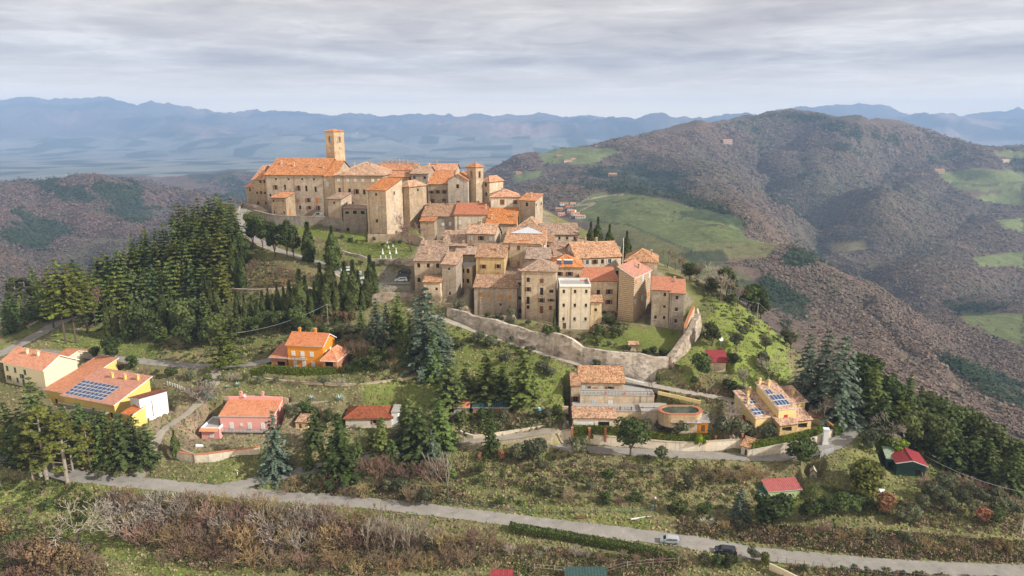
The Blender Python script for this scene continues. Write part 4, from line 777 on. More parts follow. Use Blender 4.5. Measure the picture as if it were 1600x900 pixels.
 ('g6', 'small sunlit house behind the large bright-fronted house', 908, 934, 386, 402, 241, 6, 7, 1.8, 'up_back', 'pale', 'old', (3, 1), (1, 1), {}),
 ('g7', 'narrow tall house tucked between the white canopy house and the pale hall', 848, 862, 378, 408, 240, -10, 6, 1.2, 'up_back', 'tan', 'rose', (1, 3), (0, 0), {}),
 ('endA', 'grey stone house at the right end of the village, left part with red roof', 1018, 1045, 453, 508, 202, -12, 9, 2.0, 'up_back', 'grey', 'red', (2, 3), (0, 0), dict(win=(.75, 1.1), z0=2.0, skip=.1)),
 ('endB', 'rightmost village house by the ramparts, grey front and sunlit gable side', 1045.5, 1068, 458, 512, 200.5, -12, 10, 2.0, 'up_back', 'grey', 'red', (1, 3), (1, 1), dict(win=(.8, 1.2), z0=1.6, skip=0, chim=((.3, .8),))),
]
for t in T1:
    key, lab, u0, u1, vt, vb, Y, yaw, D, rise, roof, wall, tile, fr, rt, kw = t
    h = house(key, lab, u0, u1, vt, vb, Y, yaw, D, rise, roof, wall, tile, fr, rt, **kw)
    if sum(map(ord, key)) % 3 == 0 and roof != 'flat':
        m = MB(); x_, y_ = h[1] * .6, h[2] * .6; z_ = h[3] + rise * .5; m.cyl((x_, y_, z_), (x_, y_, z_ + 3.4), .035, n=4)
        for k in range(4): m.cyl((x_ - .55, y_, z_ + 2.4 + k * .3), (x_ + .55, y_, z_ + 2.4 + k * .3), .025, n=4)
        m.build('aerial', M['grey_metal'], h[0])
    if sum(map(ord, key)) % 2 and roof in ('up_back', 'x', 'y'):
        m = MB(); m.cyl((-.4, -.5, h[3] + .02), (h[1] + .4, -.5, h[3] + .02), .08, n=6) if roof != 'y' else m.cyl((h[1] + .45, 0, h[3]), (h[1] + .45, h[2], h[3]), .08, n=6); m.build('gutter', M['frame_brown'], h[0])
for k_ in ('tallA', 'osl2', 'wht', 'mid2', 'endB', 'twr', 'arc', 'row2', 'mid1', 'osh', 'rose', 'vil2'):
    r_, W_, D_, H_ = BLD[k_]; gutter(r_, W_ * (.12 if k_ != 'wht' else .38), 0, H_)
# white canopy over the roof terrace of the house below
r_, W_, D_, H_ = BLD['mid2']
cn = thing('roof_terrace_canopy', 'white sail canopy over a roof terrace in the middle of the village', 'canopy', tuple(r_.matrix_basis @ Vector((0, 0, 0))), r_.rotation_euler.z)
m = MB(); zc = H_ + 2.7; m.q((1, D_ * .55, zc - .2), (W_ - 1, D_ * .6, zc - .2), (W_ * .5, D_ * .95, zc + 1.5)); m.q((1, D_ * .55, zc - .28), (W_ * .5, D_ * .95, zc + 1.42), (W_ - 1, D_ * .6, zc - .28)); m.q((1, D_ * .55, zc - .2), (1, D_ * .55, zc - .28), (W_ - 1, D_ * .6, zc - .28), (W_ - 1, D_ * .6, zc - .2)); m.build('sail', M['shut_pale'], cn)
for x, y in ((1.1, D_ * .56), (W_ - 1.1, D_ * .61), (W_ * .5, D_ * .94)): m = MB(); m.cyl((x, y, H_), (x, y, zc - (.2 if y < D_ * .9 else -1.4)), .06); m.build('post', M['grey_metal'], cn)
dm_ = MB(); dm_.box(W_ * .35, 1.2, H_ + .5, W_ * .62, 1.9, H_ + 1.0); dm_.build('dormer', M['terracotta'], BLD['mid2'][0])
# solar water tubes on the orange hipped roof
r_, W_, D_, H_ = BLD['tallB']
for i, x in enumerate((3.4, 5.6, 7.0)):
    sp_ = thing('solar_heater', ('left', 'middle', 'right')[i] + ' solar water heater of three on the orange hipped village roof', 'solar heater', tuple(r_.matrix_basis @ Vector((x, 1.6, H_ + .72))), r_.rotation_euler.z, 'solar water heaters on the orange roof')
    m = MB(); m.q((-.6, -.8, .12), (.6, -.8, .12), (.6, .6, .95), (-.6, .6, .95)); m.q((-.6, -.8, .04), (-.6, .6, .87), (.6, .6, .87), (.6, -.8, .04)); m.build('panel', M['solar'], sp_); m = MB(); m.cyl((-.7, .75, 1.1), (.7, .75, 1.1), .24, n=10); m.build('tank', M['white_paint'], sp_)
# ================================================================== RETAINING WALLS AND RAMPARTS
def wall_line(name, label, pts, hgt, thick=.7, mat='rubble', cat='wall', cap=None, battered=0.0):
    """pts: (u, v of the top edge, depth)"""
    c = [P(*q) for q in pts]; c = spline(c, 3.0); m = MB(); e = MB(); N = len(c)
    def side(i): t = c[min(i + 1, N - 1)] - c[max(i - 1, 0)]; t.z = 0; t.normalize(); return Vector((t.y, -t.x, 0))
    base = c[0].copy(); r = [p - base for p in c]; jz = [(0.22 * math.sin(i * 1.3) + .25 * math.sin(i * 3.7 + 1)) * (mat == 'rubble' and not cap) for i in range(N)]
    hh = lambda i: hgt if not isinstance(hgt, (list, tuple)) else hgt[0] + (hgt[1] - hgt[0]) * i / (N - 1)
    rows = 5 if mat == 'rubble' else 1; rr_ = random.Random(int(pts[0][0] * 7 + len(pts)))
    off = [[(rr_.uniform(-.28, .28), rr_.uniform(-.25, .25)) if (rows > 1 and 0 < k) else (0, 0) for k in range(rows + 1)] for i in range(N)]
    for i in range(N - 1):
        s0, s1 = side(i), side(i + 1); a0, a1 = r[i] + Vector((0, 0, jz[i])), r[i + 1] + Vector((0, 0, jz[i + 1])); b0, b1 = a0 - Vector((0, 0, hh(i))), a1 - Vector((0, 0, hh(i + 1)))
        f = thick / 2; g = f + battered
        m.q(a0 + s0 * f, a1 + s1 * f, a1 - s1 * f, a0 - s0 * f); m.q(b1 - s1 * f, b0 - s0 * f, a0 - s0 * f, a1 - s1 * f)
        fp = lambda A, B, S, k, o_: A.lerp(B, k / rows) + S * (f + (g - f) * k / rows + o_[k][0]) + Vector((0, 0, o_[k][1] if k < rows else 0))
        for k in range(rows): m.q(fp(a0, b0, s0, k + 1, off[i]), fp(a1, b1, s1, k + 1, off[i + 1]), fp(a1, b1, s1, k, off[i + 1]), fp(a0, b0, s0, k, off[i]))
        if i == 0: m.q(b0 - s0 * f, b0 + s0 * g, a0 + s0 * f, a0 - s0 * f)
        if i == N - 2: m.q(b1 + s1 * g, b1 - s1 * f, a1 - s1 * f, a1 + s1 * f)
        if cap: e.q(a0 + s0 * (f + .08) + Vector((0, 0, .1)), a1 + s1 * (f + .08) + Vector((0, 0, .1)), a1 - s1 * (f + .08) + Vector((0, 0, .1)), a0 - s0 * (f + .08) + Vector((0, 0, .1))); e.q(a0 + s0 * (f + .08) - Vector((0, 0, .06)), a1 + s1 * (f + .08) - Vector((0, 0, .06)), a1 + s1 * (f + .08) + Vector((0, 0, .1)), a0 + s0 * (f + .08) + Vector((0, 0, .1)))
    root = thing(name, label, cat, base); m.build('wall', ST[mat] if mat in ST else M[mat], root)
    if cap: e.build('coping', ST[cap] if cap in ST else M[cap], root)
    return root
wall_line('rampart_wall', 'high battered rubble rampart curving below the village gardens', [(700,480,211),(740,492,205.5),(775,500,201),(812,512,197),(850,519,194),(880,523,191),(912,540,188),(950,549,184.5),(1000,553,182.5),(1045,558,181.5)], 8.0, 1.0, 'rubble', 'wall', None, 1.6)
wall_line('rampart_wall', 'tall rugged end of the rampart climbing to the rightmost village house', [(1045,558,181.5),(1066,532,187),(1080,510,193),(1090,490,200)], 9.0, 1.6, 'rubble', 'wall', None, 1.2)
wall_line('garden_wall', 'tiled garden wall descending from the rightmost village house', [(1084,478,199),(1076,495,196),(1070,512,193)], 5, .7, 'tan', 'wall', 'terracotta')
wall_line('garden_wall', 'pale parapet wall right of the last village house beside the track', [(1090,482,203),(1092,498,199),(1086,520,194)], 5, .5, 'pale', 'wall')
wall_line('car_park_wall', 'stone retaining wall under the car park below the village', [(560,462,222),(600,458,222),(640,457,221),(652,470,217)], 7, .8, 'rubble', 'wall', None, .8)
wall_line('terrace_wall', 'rough stone terrace wall behind the parked cars', [(535,392,248),(575,402,243),(610,405,240),(650,402,239)], 4.5, .7, 'rubble')
wall_line('terrace_wall', 'upper terrace wall beside the white garden figures', [(540,378,262),(580,385,257),(610,387,253),(645,388,250)], 2.4, .6, 'rubble')
wall_line('tower_foot_wall', 'high stone wall under the tall pale tower house', [(575,366,258),(610,366,257),(640,364,255),(662,372,251)], 6.5, .8, 'tan', 'wall', None, .5)
wall_line('forecourt_wall', 'grey retaining wall of the palace forecourt below the white van', [(396,328,283),(430,336,279),(470,338,277),(515,340,275),(560,352,271)], 6.5, .7, 'grey', 'wall', 'tan', .3)
wall_line('garden_wall', 'sloping wall below the narrow end of the palace', [(372,330,292),(378,318,300),(390,318,297),(420,328,287)], 5, .5, 'rubble')
wall_line('slope_wall', 'long low grey wall crossing the cypress slope', [(340,450,236),(400,452,230),(460,449,227),(500,452,224)], 3.6, .5, 'rubble', 'wall', 'pale')
wall_line('street_wall', 'pale parapet wall along the lane climbing to the palace', [(385,372,262),(410,386,256),(445,397,250),(480,408,244),(515,422,237),(535,436,232)], 1.3, .4, 'pale')
wall_line('lane_wall', 'long curving stone wall below the orange house', [(395,588,186),(440,594,183),(500,598,180.5),(560,600,179),(620,592,181),(680,585,183.5)], 4.0, .5, 'pale', 'wall', 'tan')
wall_line('corner_wall', 'white stone corner retaining wall below the pink house', [(262,702,158),(305,710,154.5),(350,705,155.5),(405,698,157)], 4.2, .6, 'white', 'wall', 'terracotta')
wall_line('corner_wall', 'grey side of the stone wall running back along the garden lane', [(305,710,154.2),(280,700,158),(262,692,162)], 4.0, .6, 'grey')
wall_line('terrace_wall', 'garden terrace wall behind the pink house', [(335,620,176),(400,618,175.5),(450,622,174.5)], 2.2, .4, 'tan')
wall_line('terrace_wall', 'garden terrace wall right of the pink house, below the long curving wall', [(450,630,172.5),(490,628,173),(525,625,174)], 2.0, .4, 'tan')
wall_line('terrace_wall', 'low pale wall beside the green-roofed shed on the grass slope', [(830,636,170),(860,634,170),(888,635,170)], 2.0, .5, 'pale')
wall_line('street_wall', 'pale brick retaining wall above the terrace lane left of the terraced house', [(712,668,165.5),(740,680,163),(800,672,164),(850,664,165),(888,658,166.5)], 4.2, .5, 'white', 'wall')
wall_line('street_wall', 'pale retaining wall below the terraced house hedge', [(770,698,160.5),(888,672,162),(930,679,160.5),(1000,686,159),(1065,691,157.5),(1130,688,157.5),(1165,686,158)], 3.4, .5, 'white', 'wall', 'pale')
wall_line('street_wall', 'curved white retaining wall below the yellow houses', [(1168,704,154),(1220,694,155),(1268,684,156.5),(1300,671,160),(1318,657,164),(1322,646,169)], 3.6, .5, 'white', 'wall')
wall_line('path_wall', 'rubble bank wall above the gate of the terraced house', [(1020,598,178),(1050,592,179),(1085,595,178),(1120,612,175)], 4.5, .7, 'pale')
wall_line('gabion_wall', 'grey net-covered wall at the bend behind the yellow houses', [(1302,652,171),(1320,650,170),(1338,640,171)], 4, .6, 'grey')
# ================================================================== OUTLYING HOUSES
def panel_array(root, name, x0, y0, z0, x1, y1, z1, nx_, ny_, label=None):
    """panels laid on a sloping roof: (x0,y0,z0) lower corner, (x1,y1,z1) upper corner"""
    for j in range(ny_):
        for i in range(nx_):
            fx0, fx1 = x0 + (x1 - x0) * i / nx_, x0 + (x1 - x0) * (i + .93) / nx_; t0, t1 = j / ny_, (j + .95) / ny_
            y_, y2, z_, z2 = y0 + (y1 - y0) * t0, y0 + (y1 - y0) * t1, z0 + (z1 - z0) * t0, z0 + (z1 - z0) * t1
            m = MB(); e = .06; m.q((fx0, y_, z_), (fx1, y_, z_), (fx1, y2, z2), (fx0, y2, z2), mi=1)
            m.q((fx0 + e, y_ + e * 1.2, z_ + .02 + e * .35), (fx1 - e, y_ + e * 1.2, z_ + .02 + e * .35), (fx1 - e, y2 - e * 1.2, z2 + .02 - e * .35), (fx0 + e, y2 - e * 1.2, z2 + .02 - e * .35)); m.q((fx0, y_, z_ - .07), (fx0, y_, z_), (fx1, y_, z_), (fx1, y_, z_ - .07), mi=1)
            m.build('solar_panel', [M['solar'], M['white_paint']], root)
def railing(parent, pts, h=.95, mat='dark_metal', gap=.9, name='railing'):
    m = MB(); pts = [Vector(p) for p in pts]
    for a, b in zip(pts[:-1], pts[1:]):
        m.cyl(a + Vector((0, 0, h)), b + Vector((0, 0, h)), .05, n=4); m.cyl(a + Vector((0, 0, h * .5)), b + Vector((0, 0, h * .5)), .03, n=4); k = max(1, int((b - a).length / gap))
        for i in range(k + 1): p = a.lerp(b, i / k); m.cyl(p, p + Vector((0, 0, h)), .035, n=4)
    return m.build(name, M[mat], parent)
h = house('cream', 'cream farmhouse with green shutters and an orange roof at the left edge', 7, 68, 564, 597, 189, -24, 9.5, 2.7, 'x', 'cream', 'new', (0, 0), (0, 0), name='farmhouse', chim=((.35, .35), (.62, .35)), ov=.6, fnd=4,
    extra_front=[(1.6, 3.7, .9, 1.5, 'green_closed'), (5.2, 3.7, .9, 1.5, 'green_closed'), (9.6, 3.7, .9, 1.5, 'green_closed'), (1.8, 1.0, .9, 1.3, 'green'), (5.6, .8, .8, 1.4, 'green_closed'), (8.0, 2.3, .9, 1.3, 'green')], doors=(('f', 8.2, 1.1, 2.1, 'shut_green'),))
h2 = house('cream2', 'set-back wing of the cream farmhouse, pale right side with one window', 86, 100, 560, 588, 197, -26, 9, 1.6, 'x', 'cream', 'new', (0, 0), (1, 1), name='farmhouse_wing', ov=.5, style='green', fnd=4)
sA = house('solA', 'left part of the big hall house with a broad plain red roof', 73, 101, 608, 634, 181, -21, 17, 4.2, 'up_back', 'yellow_plaster', 'new', (1, 1), (0, 0), name='large_house', ov=.5, fnd=3)
sB = house('solB', 'big yellow house with solar panels covering half its red roof', 101, 178, 617, 645, 176, -21, 11.5, 3.4, 'up_back', 'yellow_plaster', 'red', (5, 1), (0, 0), name='large_house', ov=.6, chim=((.42, .78), (.66, .8), (.88, .85)), z0=1.2, fnd=3, style='dark', skip=0)
r_, W_, D_, H_ = sB; k_ = 3.4 / D_
panel_array(r_, 'p', .3, .1, H_ + .1 * k_ + .34, 14.2, 6.2, H_ + 6.2 * k_ + .34, 9, 5)
m = MB(); m.box(-.1, -1.8, H_ - 2.6, W_ - 2, -.13, H_ - 2.4); m.box(-.1, -1.8, H_ - 2.397, W_ - 2, -1.65, H_ - 1.5); m.build('balcony', M['grey_plaster'], r_)
for x in (0, 6, 12): m = MB(); m.box(x, -1.75, -1.5, x + .3, -1.45, H_ - 2.61); m.build('pillar', M['grey_plaster'], r_)
sC = house('solC', 'white annex with one-sided red roof at the right end of the solar house', 205, 219, 622, 655, 170, -40, 7, 1.3, 'up_right', 'white_plaster', 'maroon', (0, 0), (0, 0), name='house_annex', ov=.4, extra_front=[(1.8, 2.8, .9, 1.1, 'orange_closed')], fnd=3)
gutter(sC[0], sC[1] + .1, 3, sC[3], 0); m = MB(); m.box(sC[1] + .3, 1.6, .6, sC[1] + .9, 3.0, 1.7); m.build('air_conditioner', M['white_paint'], sC[0])
house('solD', 'small yellow lean-to with an orange roof in front of the white annex', 192, 206, 646, 660, 165, -25, 4, 1.0, 'up_back', 'yellow_plaster', 'new', (1, 1), (0, 0), name='house_annex', ov=.3, win=(.7, .9), z0=.7, fnd=2)
# orange villa
oh = house('ora', 'bright orange two-storey villa with white shutters above the clipped hedge', 450, 505, 538, 575, 190, -9, 8.5, 2.3, 'x', 'orange_plaster', 'new', (0, 0), (0, 0), name='villa', ov=.5, chim=((.15, .6), (.6, .6)), fnd=3,
    extra_front=[(1.7, 3.9, 1.1, 1.4, 'white_closed'), (4.5, 3.3, 1.1, 2.0, 'white_closed'), (7.3, 3.9, 1.1, 1.4, 'white_closed'), (2.1, .3, 1.1, 2.1, 'white_closed'), (4.8, .3, 1.1, 2.1, 'white_closed'), (7.6, .3, 1.1, 2.1, 'white_closed')], extra_right=[(2.0, 3.3, .9, 2.0, 'white_closed'), (5.0, 3.3, .9, 2.0, 'white_closed')])
m = MB(); m.box(.4, -1.1, 3.0, 5.8, -.02, 3.15); m.build('balcony', M['concrete'], oh[0]); railing(oh[0], [(.45, -1.05, 3.15), (5.75, -1.05, 3.15)], 1.0)
oa = house('oraL', 'brick porch wing with an arch at the left side of the orange villa', 424, 449, 558, 575, 191, -9, 7, 1.5, 'up_back', 'brick', 'red', (0, 0), (0, 0), name='porch_wing', ov=.5, extra_front=[(3.0, .1, 2.4, 2.0, 'hole')], fnd=3)
ob = house('oraR', 'tiled verandah wing with an arched opening at the right side of the orange villa', 504, 526, 561, 577, 186, -9, 8, 2.2, 'hip', 'brick', 'new', (0, 0), (0, 0), name='verandah_wing', ov=.5, extra_front=[(2.0, .9, 2.3, 1.6, 'hole')], fnd=3)
# pink house
ph = house('pnk', 'pink house with white shutters, orange roof and grey lower floor', 345, 428, 650, 686, 168, -2, 6.4, 1.8, 'up_back', 'pink_plaster', 'new', (0, 0), (0, 0), name='villa', ov=.3, chim=(), fnd=3, plinth=(2.4, 'concrete'),
    extra_front=[(2.9, 2.9, 1.0, 1.9, 'white_closed'), (5.5, 3.8, .7, .7, 'white_closed'), (7.7, 3.0, 1.0, 1.8, 'white_closed'), (3.2, .6, 1.0, 1.3, 'white_closed'), (7.9, .7, 1.0, 1.2, 'white_closed'), (11.2, 3.0, 1.0, 1.8, 'white_closed')])
r_, W_, D_, H_ = ph
m = MB(); m.box(.5, -1.2, 2.5, W_ - 1, -.02, 2.65); m.build('balcony', M['concrete'], r_); railing(r_, [(.55, -1.15, 2.65), (W_ - 1.05, -1.15, 2.65)], .9, 'grey_metal')
m = MB(); m.box(-.2, D_ + .01, 0, W_ + .3, D_ + .3, H_ + 2.9); m.build('parapet', M['pink_plaster'], r_)
for x in (.2, .62): chimney(r_, W_ * x, D_ + 1.0, H_ + 2.2, mat='pink_plaster')
m = MB(); n_ = 10; c_ = Vector((W_ * .33, D_ - .3, H_ + 3.5))
for k in range(n_):
    a0_, a1_ = 2 * math.pi * k / n_, 2 * math.pi * (k + 1) / n_; q = lambda a, r, y: c_ + Vector((math.cos(a) * r, y, math.sin(a) * r))
    m.q(q(a0_, .5, -.25), q(a1_, .5, -.25), q(a1_, .2, 0), q(a0_, .2, 0)); m.q(q(a0_, .2, 0), q(a1_, .2, 0), c_)
m.cyl(c_, c_ - Vector((0, 0, .9)), .04); m.build('satellite_dish', M['white_paint'], r_)
pa_ = house('pnkL', 'low pink annex with a roof terrace at the left side of the pink house', 315, 343, 672, 686, 166, -2, 7, .5, 'flat', 'pink_plaster', 'concrete', (0, 0), (0, 0), name='house_annex', parapet=(.8, 'white_plaster'), extra_front=[(2.6, .5, 1.0, 1.0, 'white_closed')], fnd=3)
m = MB(); m.q((-.3, -.7, pa_[3] - .1), (pa_[1], -.7, pa_[3] - .1), (pa_[1], -.08, pa_[3] + .5), (-.3, -.08, pa_[3] + .5)); m.build('tiled_eave', TL['new'], pa_[0])
bx = thing('water_barrel', 'blue barrel on the roof terrace of the pink annex', 'barrel', tuple(pa_[0].matrix_basis @ Vector((3.8, 3, pa_[3] + .25)))); m = MB(); m.cyl((0, 0, 0), (0, 0, .9), .38, n=12); m.build('body', M['plastic_blue'], bx)
m = MB(); m.cyl((0, 0, .9), (0, 0, .96), .3, n=12); m.build('lid', M['plastic_blue'], bx)
house('cot', 'low white cottage with a long dull red hipped roof among conifers', 540, 612, 653, 668, 168, 2, 6.5, 1.7, 'hip', 'white', 'maroon', (0, 0), (0, 0), name='cottage', ov=.5, extra_front=[(7.5, .9, .9, 1.1, 'brown')], fnd=3)
house('cotR', 'white box extension at the right end of the low cottage', 612, 622, 645, 666, 169, 0, 5, .5, 'flat', 'white_plaster', 'concrete', (0, 0), (0, 0), name='house_annex', fnd=3)
house('rhut', 'small garden hut with a bright red roof left of the green-roofed shed', 709, 733, 637, 645, 170, 0, 4.5, 1.3, 'up_back', 'concrete', 'new', (0, 0), (0, 0), name='garden_hut', cat='hut', ov=.3, doors=(('f', 2.6, .8, 1.1, 'shut_brown'),), fnd=2)
house('ghut', 'long low shed with a blue-green corrugated roof under the conifers', 739, 795, 637, 644, 169.5, 0, 5.5, 1.5, 'up_back', 'brick', GREEN_SHEET, (0, 0), (0, 0), name='garden_shed', cat='shed', ov=.3, fnd=2)
house('gard1', 'tiny garden store with worn tile roof right of the pink house', 462, 481, 660, 669, 166, -8, 3.5, .8, 'up_back', 'ochre', 'old', (0, 0), (0, 0), name='garden_store', cat='shed', ov=.2, doors=(('f', 1.2, .8, 1.2, 'shut_brown'),), fnd=2)
# terraced house complex
c1_ = house('cmpA', 'top storey of the terraced stone house, small tiled dwelling on its roof deck', 906, 974, 597, 614, 175, -3, 6.5, 2.0, 'up_back', 'warm', 'rose', (0, 0), (0, 0), name='terraced_house', ov=.5, fnd=3.2,
    extra_front=[(.9, .8, .8, 1.5, 'pale_closed'), (4.2, .6, 1.3, 1.2, 'orange_closed'), (8.0, .8, 1.2, 1.2, 'brown')], doors=(('f', 2.5, .9, 2.0, 'shut_brown'),))
c2_ = house('cmpB', 'middle storey of the terraced stone house with a wide roof deck', 906, 1022, 617, 637, 171, -3, 12, .5, 'flat', 'pale', 'concrete', (0, 0), (0, 0), name='terraced_house', fnd=3, extra_front=[(3.6, .8, 1.0, 1.5, 'pale_closed'), (8.0, .7, 1.2, 1.5, 'white_closed')])
r_, W_, D_, H_ = c2_; railing(r_, [(0, .05, H_ + .25), (W_, .05, H_ + .25), (W_, D_ - .3, H_ + .25)], 1.0); gutter(r_, W_ * .82, 0, H_)
for x in (.35, .6, .97): m = MB(); m.box(W_ * x - .2, -.1, H_ + .26, W_ * x + .2, .3, H_ + .95); m.build('pier', M['brick_trim'], r_)
c3_ = house('cmpC', 'lower terrace of the terraced house, long stone front above the drive', 896, 1038, 642, 668, 166.5, -2, 5.5, .5, 'flat', 'pale', 'concrete', (0, 0), (0, 0), name='terraced_house', fnd=3, doors=(('f', 21.2, 1.0, 2.0, 'shut_brown'),))
railing(c3_[0], [(0, .2, c3_[3] + .25), (c3_[1], .2, c3_[3] + .25)], .9)
for x in range(8): m = MB(); m.box(.2 + x * 2.9, .3, c3_[3] + .26, .5 + x * 2.9, .6, c3_[3] + 1.2); m.build('pier', M['brick_trim'], c3_[0])
c4_ = house('cmpD', 'carport with tiled lean-to roof and a white garage door under the terrace', 896, 961, 653, 670, 162, -2, 3.8, 1.0, 'up_back', 'white', 'rose', (0, 0), (0, 0), name='carport', ov=.4, fnd=3, extra_front=[(7.6, .05, 2.8, 2.0, 'hole')], doors=(('f', 3.2, 4.4, 2.1, 'white_paint'),))
c5_ = house('cmpE', 'left stair tower of the terraced house with dark red recesses', 892, 905, 603, 655, 172, -3, 7, .8, 'up_back', 'warm', 'rose', (0, 0), (0, 0), name='stair_tower', cat='house', ov=.3, fnd=3, extra_front=[(1.2, 4.9, 1.3, 1.6, 'brown'), (1.2, 1.2, 1.3, 2.6, 'brown_closed')])
# oval pool on its drum
pc = P(1063, 640, 162); pl = thing('raised_pool', 'oval raised swimming pool with dark water beside the terraced house', 'swimming pool', pc)
def stadium(rx, ry, n=28): return [(math.copysign(rx - ry, math.cos(t)) * (abs(math.cos(t)) > .05) + ry * math.cos(t), ry * math.sin(t)) for t in [2 * math.pi * (k + .5) / n for k in range(n)]]
o_, i_ = stadium(5.4, 2.9), stadium(4.7, 2.3); m = MB(); n_ = len(o_)
for k in range(n_):
    a, b, c, d = o_[k], o_[(k + 1) % n_], i_[(k + 1) % n_], i_[k]; m.q((*a, -3.5), (*b, -3.5), (*b, 0), (*a, 0)); m.q((*a, 0), (*b, 0), (*c, 0), (*d, 0)); m.q((*d, 0), (*c, 0), (*c, -.6), (*d, -.6))
m.build('wall', ST['warm'], pl); m = MB(); m.q(*[(*p, -.25) for p in i_]); m.build('water', M['pool_water'], pl)
m = MB()
for k in range(n_): a, b, c, d = [(x * s, y * s) for (x, y), s in ((o_[k], 1.03), (o_[(k + 1) % n_], 1.03), (i_[(k + 1) % n_], .99), (i_[k], .99))]; m.q((*a, .05), (*b, .05), (*c, .05), (*d, .05)); m.q((*a, -.12), (*b, -.12), (*b, .05), (*a, .05))
m.build('rim', M['brick_trim'], pl)
house('cmpF', 'stone terrace room left of the oval pool with a brick parapet', 1002, 1045, 643, 668, 164.5, -2, 5, .5, 'flat', 'pale', 'concrete', (0, 0), (0, 0), name='terrace_room', cat='house', fnd=3, extra_front=[(4.6, .1, 1.6, 2.0, 'hole')])
house('cmpG', 'low summer kitchen under a long grey sheet roof below the oval pool', 1052, 1090, 659, 674, 159.5, -4, 3, .5, 'up_back', 'warm', 'grey_plaster', (0, 0), (0, 0), name='summer_kitchen', cat='shed', ov=.8, fnd=2, extra_front=[(2.2, .1, 2.8, 1.9, 'hole')])
house('cmpH', 'small orange-walled annex at the right end of the summer kitchen', 1091, 1106, 659, 674, 159, -4, 3, .4, 'up_back', 'orange_plaster', 'grey_plaster', (0, 0), (0, 0), name='garden_annex', cat='shed', ov=.4, fnd=2, doors=(('f', 1.2, .9, 1.7, 'wood'),))
wall_line('ramp_parapet', 'grey parapet of the ramp running down behind the pool', [(1015,602,175.5),(1045,610,174),(1080,618,172),(1110,623,171),(1130,628,170)], 1.6, .35, 'grey_plaster')
wall_line('ramp_parapet', 'yellow painted wall between the ramp and the oval pool', [(1028,611,170),(1060,618,169),(1095,626,168)], .9, .3, 'yellow_soft')
wall_line('gate_wall', 'white sloping wall beside the dark gate above the terraced house', [(940,579,181.5),(960,585,180),(990,594,178),(1015,600,177)], 1.6, .3, 'white_plaster')
# yellow houses on the right
y1_ = house('yelA', 'yellow house with two solar arrays on its worn roof, left of the pair', 1180, 1207, 653, 682, 160, 14, 10, 3.0, 'up_back', 'yellow_soft', 'rose', (0, 0), (0, 0), name='villa', ov=.4, chim=((.15, .5), (.45, .75), (.75, .9)), fnd=3,
    extra_front=[(1.3, 1.6, 1.4, .9, 'red_closed'), (3.3, 1.2, .9, 1.4, 'red_closed')], extra_left=[(5, 2.3, 1.1, 1.3, 'red_closed')])
r_, W_, D_, H_ = y1_; k_ = 3.0 / D_
panel_array(r_, 'p', .1, .5, H_ + .5 * k_ + .36, 3.0, 3.0, H_ + 3.0 * k_ + .36, 3, 2); panel_array(r_, 'p', .5, 4.6, H_ + 4.6 * k_ + .36, 3.1, 6.8, H_ + 6.8 * k_ + .36, 3, 2)
y2_ = house('yelB', 'taller yellow house with a big solar array and a red-shuttered window', 1216, 1243, 640, 668, 160, 14, 10, 3.2, 'up_back', 'yellow_soft', 'rose', (0, 0), (0, 0), name='villa', ov=.35, chim=((.5, .85), (.1, .95)), fnd=3, extra_front=[(2.1, 2.0, 1.0, 1.2, 'red_closed')])
r_, W_, D_, H_ = y2_; k_ = 3.2 / D_; panel_array(r_, 'p', .1, .9, H_ + .9 * k_ + .36, 3.9, 4.9, H_ + 4.9 * k_ + .36, 4, 2); panel_array(r_, 'p', .1, 5.1, H_ + 5.1 * k_ + .36, 1.9, 7.0, H_ + 7.0 * k_ + .36, 2, 1)
house('yelC', 'rear wing of the taller yellow house, yellow wall under a dark tile roof', 1239, 1257, 629, 655, 166, 14, 6, 1.6, 'up_back', 'yellow_soft', 'rose', (0, 0), (0, 0), name='villa_wing', ov=.5, chim=((.5, .5),), fnd=3)
house('yelD', 'brick-posted porch with tiled roof in front of the taller yellow house', 1219, 1244, 665, 676, 157.5, 14, 3, .8, 'up_back', 'ochre', 'rose', (0, 0), (0, 0), name='porch', ov=.4, fnd=2, extra_front=[(1.9, .1, 2.8, 1.2, 'hole')])
house('yelE', 'tiled side porch right of the taller yellow house', 1245, 1267, 658, 671, 160.5, 14, 4, 1.2, 'up_back', 'ochre', 'rose', (0, 0), (0, 0), name='porch', ov=.4, fnd=2, extra_front=[(1.7, .2, 2.7, 1.3, 'hole')])
house('yelF', 'low tiled store at the right end of the yellow houses', 1262, 1284, 650, 660, 166, -30, 5, 1.0, 'up_back', 'ochre', 'rose', (0, 0), (0, 0), name='garden_store', cat='shed', ov=.3, fnd=2)
wall_line('garden_wall', 'curving orange tile-topped garden wall right of the yellow houses', [(1274,650,166),(1288,655,164),(1302,665,160.5)], 1.6, .35, 'ochre', 'wall', 'terracotta')
tw = house('post', 'white tower of the retaining wall where the lane bends below the yellow houses', 1287, 1295, 672, 692, 156.5, -10, 1.1, .4, 'flat', 'white_plaster', 'white_plaster', (0, 0), (0, 0), name='wall_tower', cat='pillar', fnd=1.5)  # plain block for the small tower of the retaining wall
gh = house('gate', 'small tiled garage hut with dark doors beside the upper lane', 1158, 1170, 696, 709, 155.5, -42, 5.5, 1.2, 'x', 'white', 'rose', (0, 0), (0, 0), name='garage_hut', cat='garage', ov=.35, fnd=2, doors=(('f', 1.6, 1.4, 1.5, 'dark_metal'),), left=(1, 1), win=(.6, .7), z0=.5)
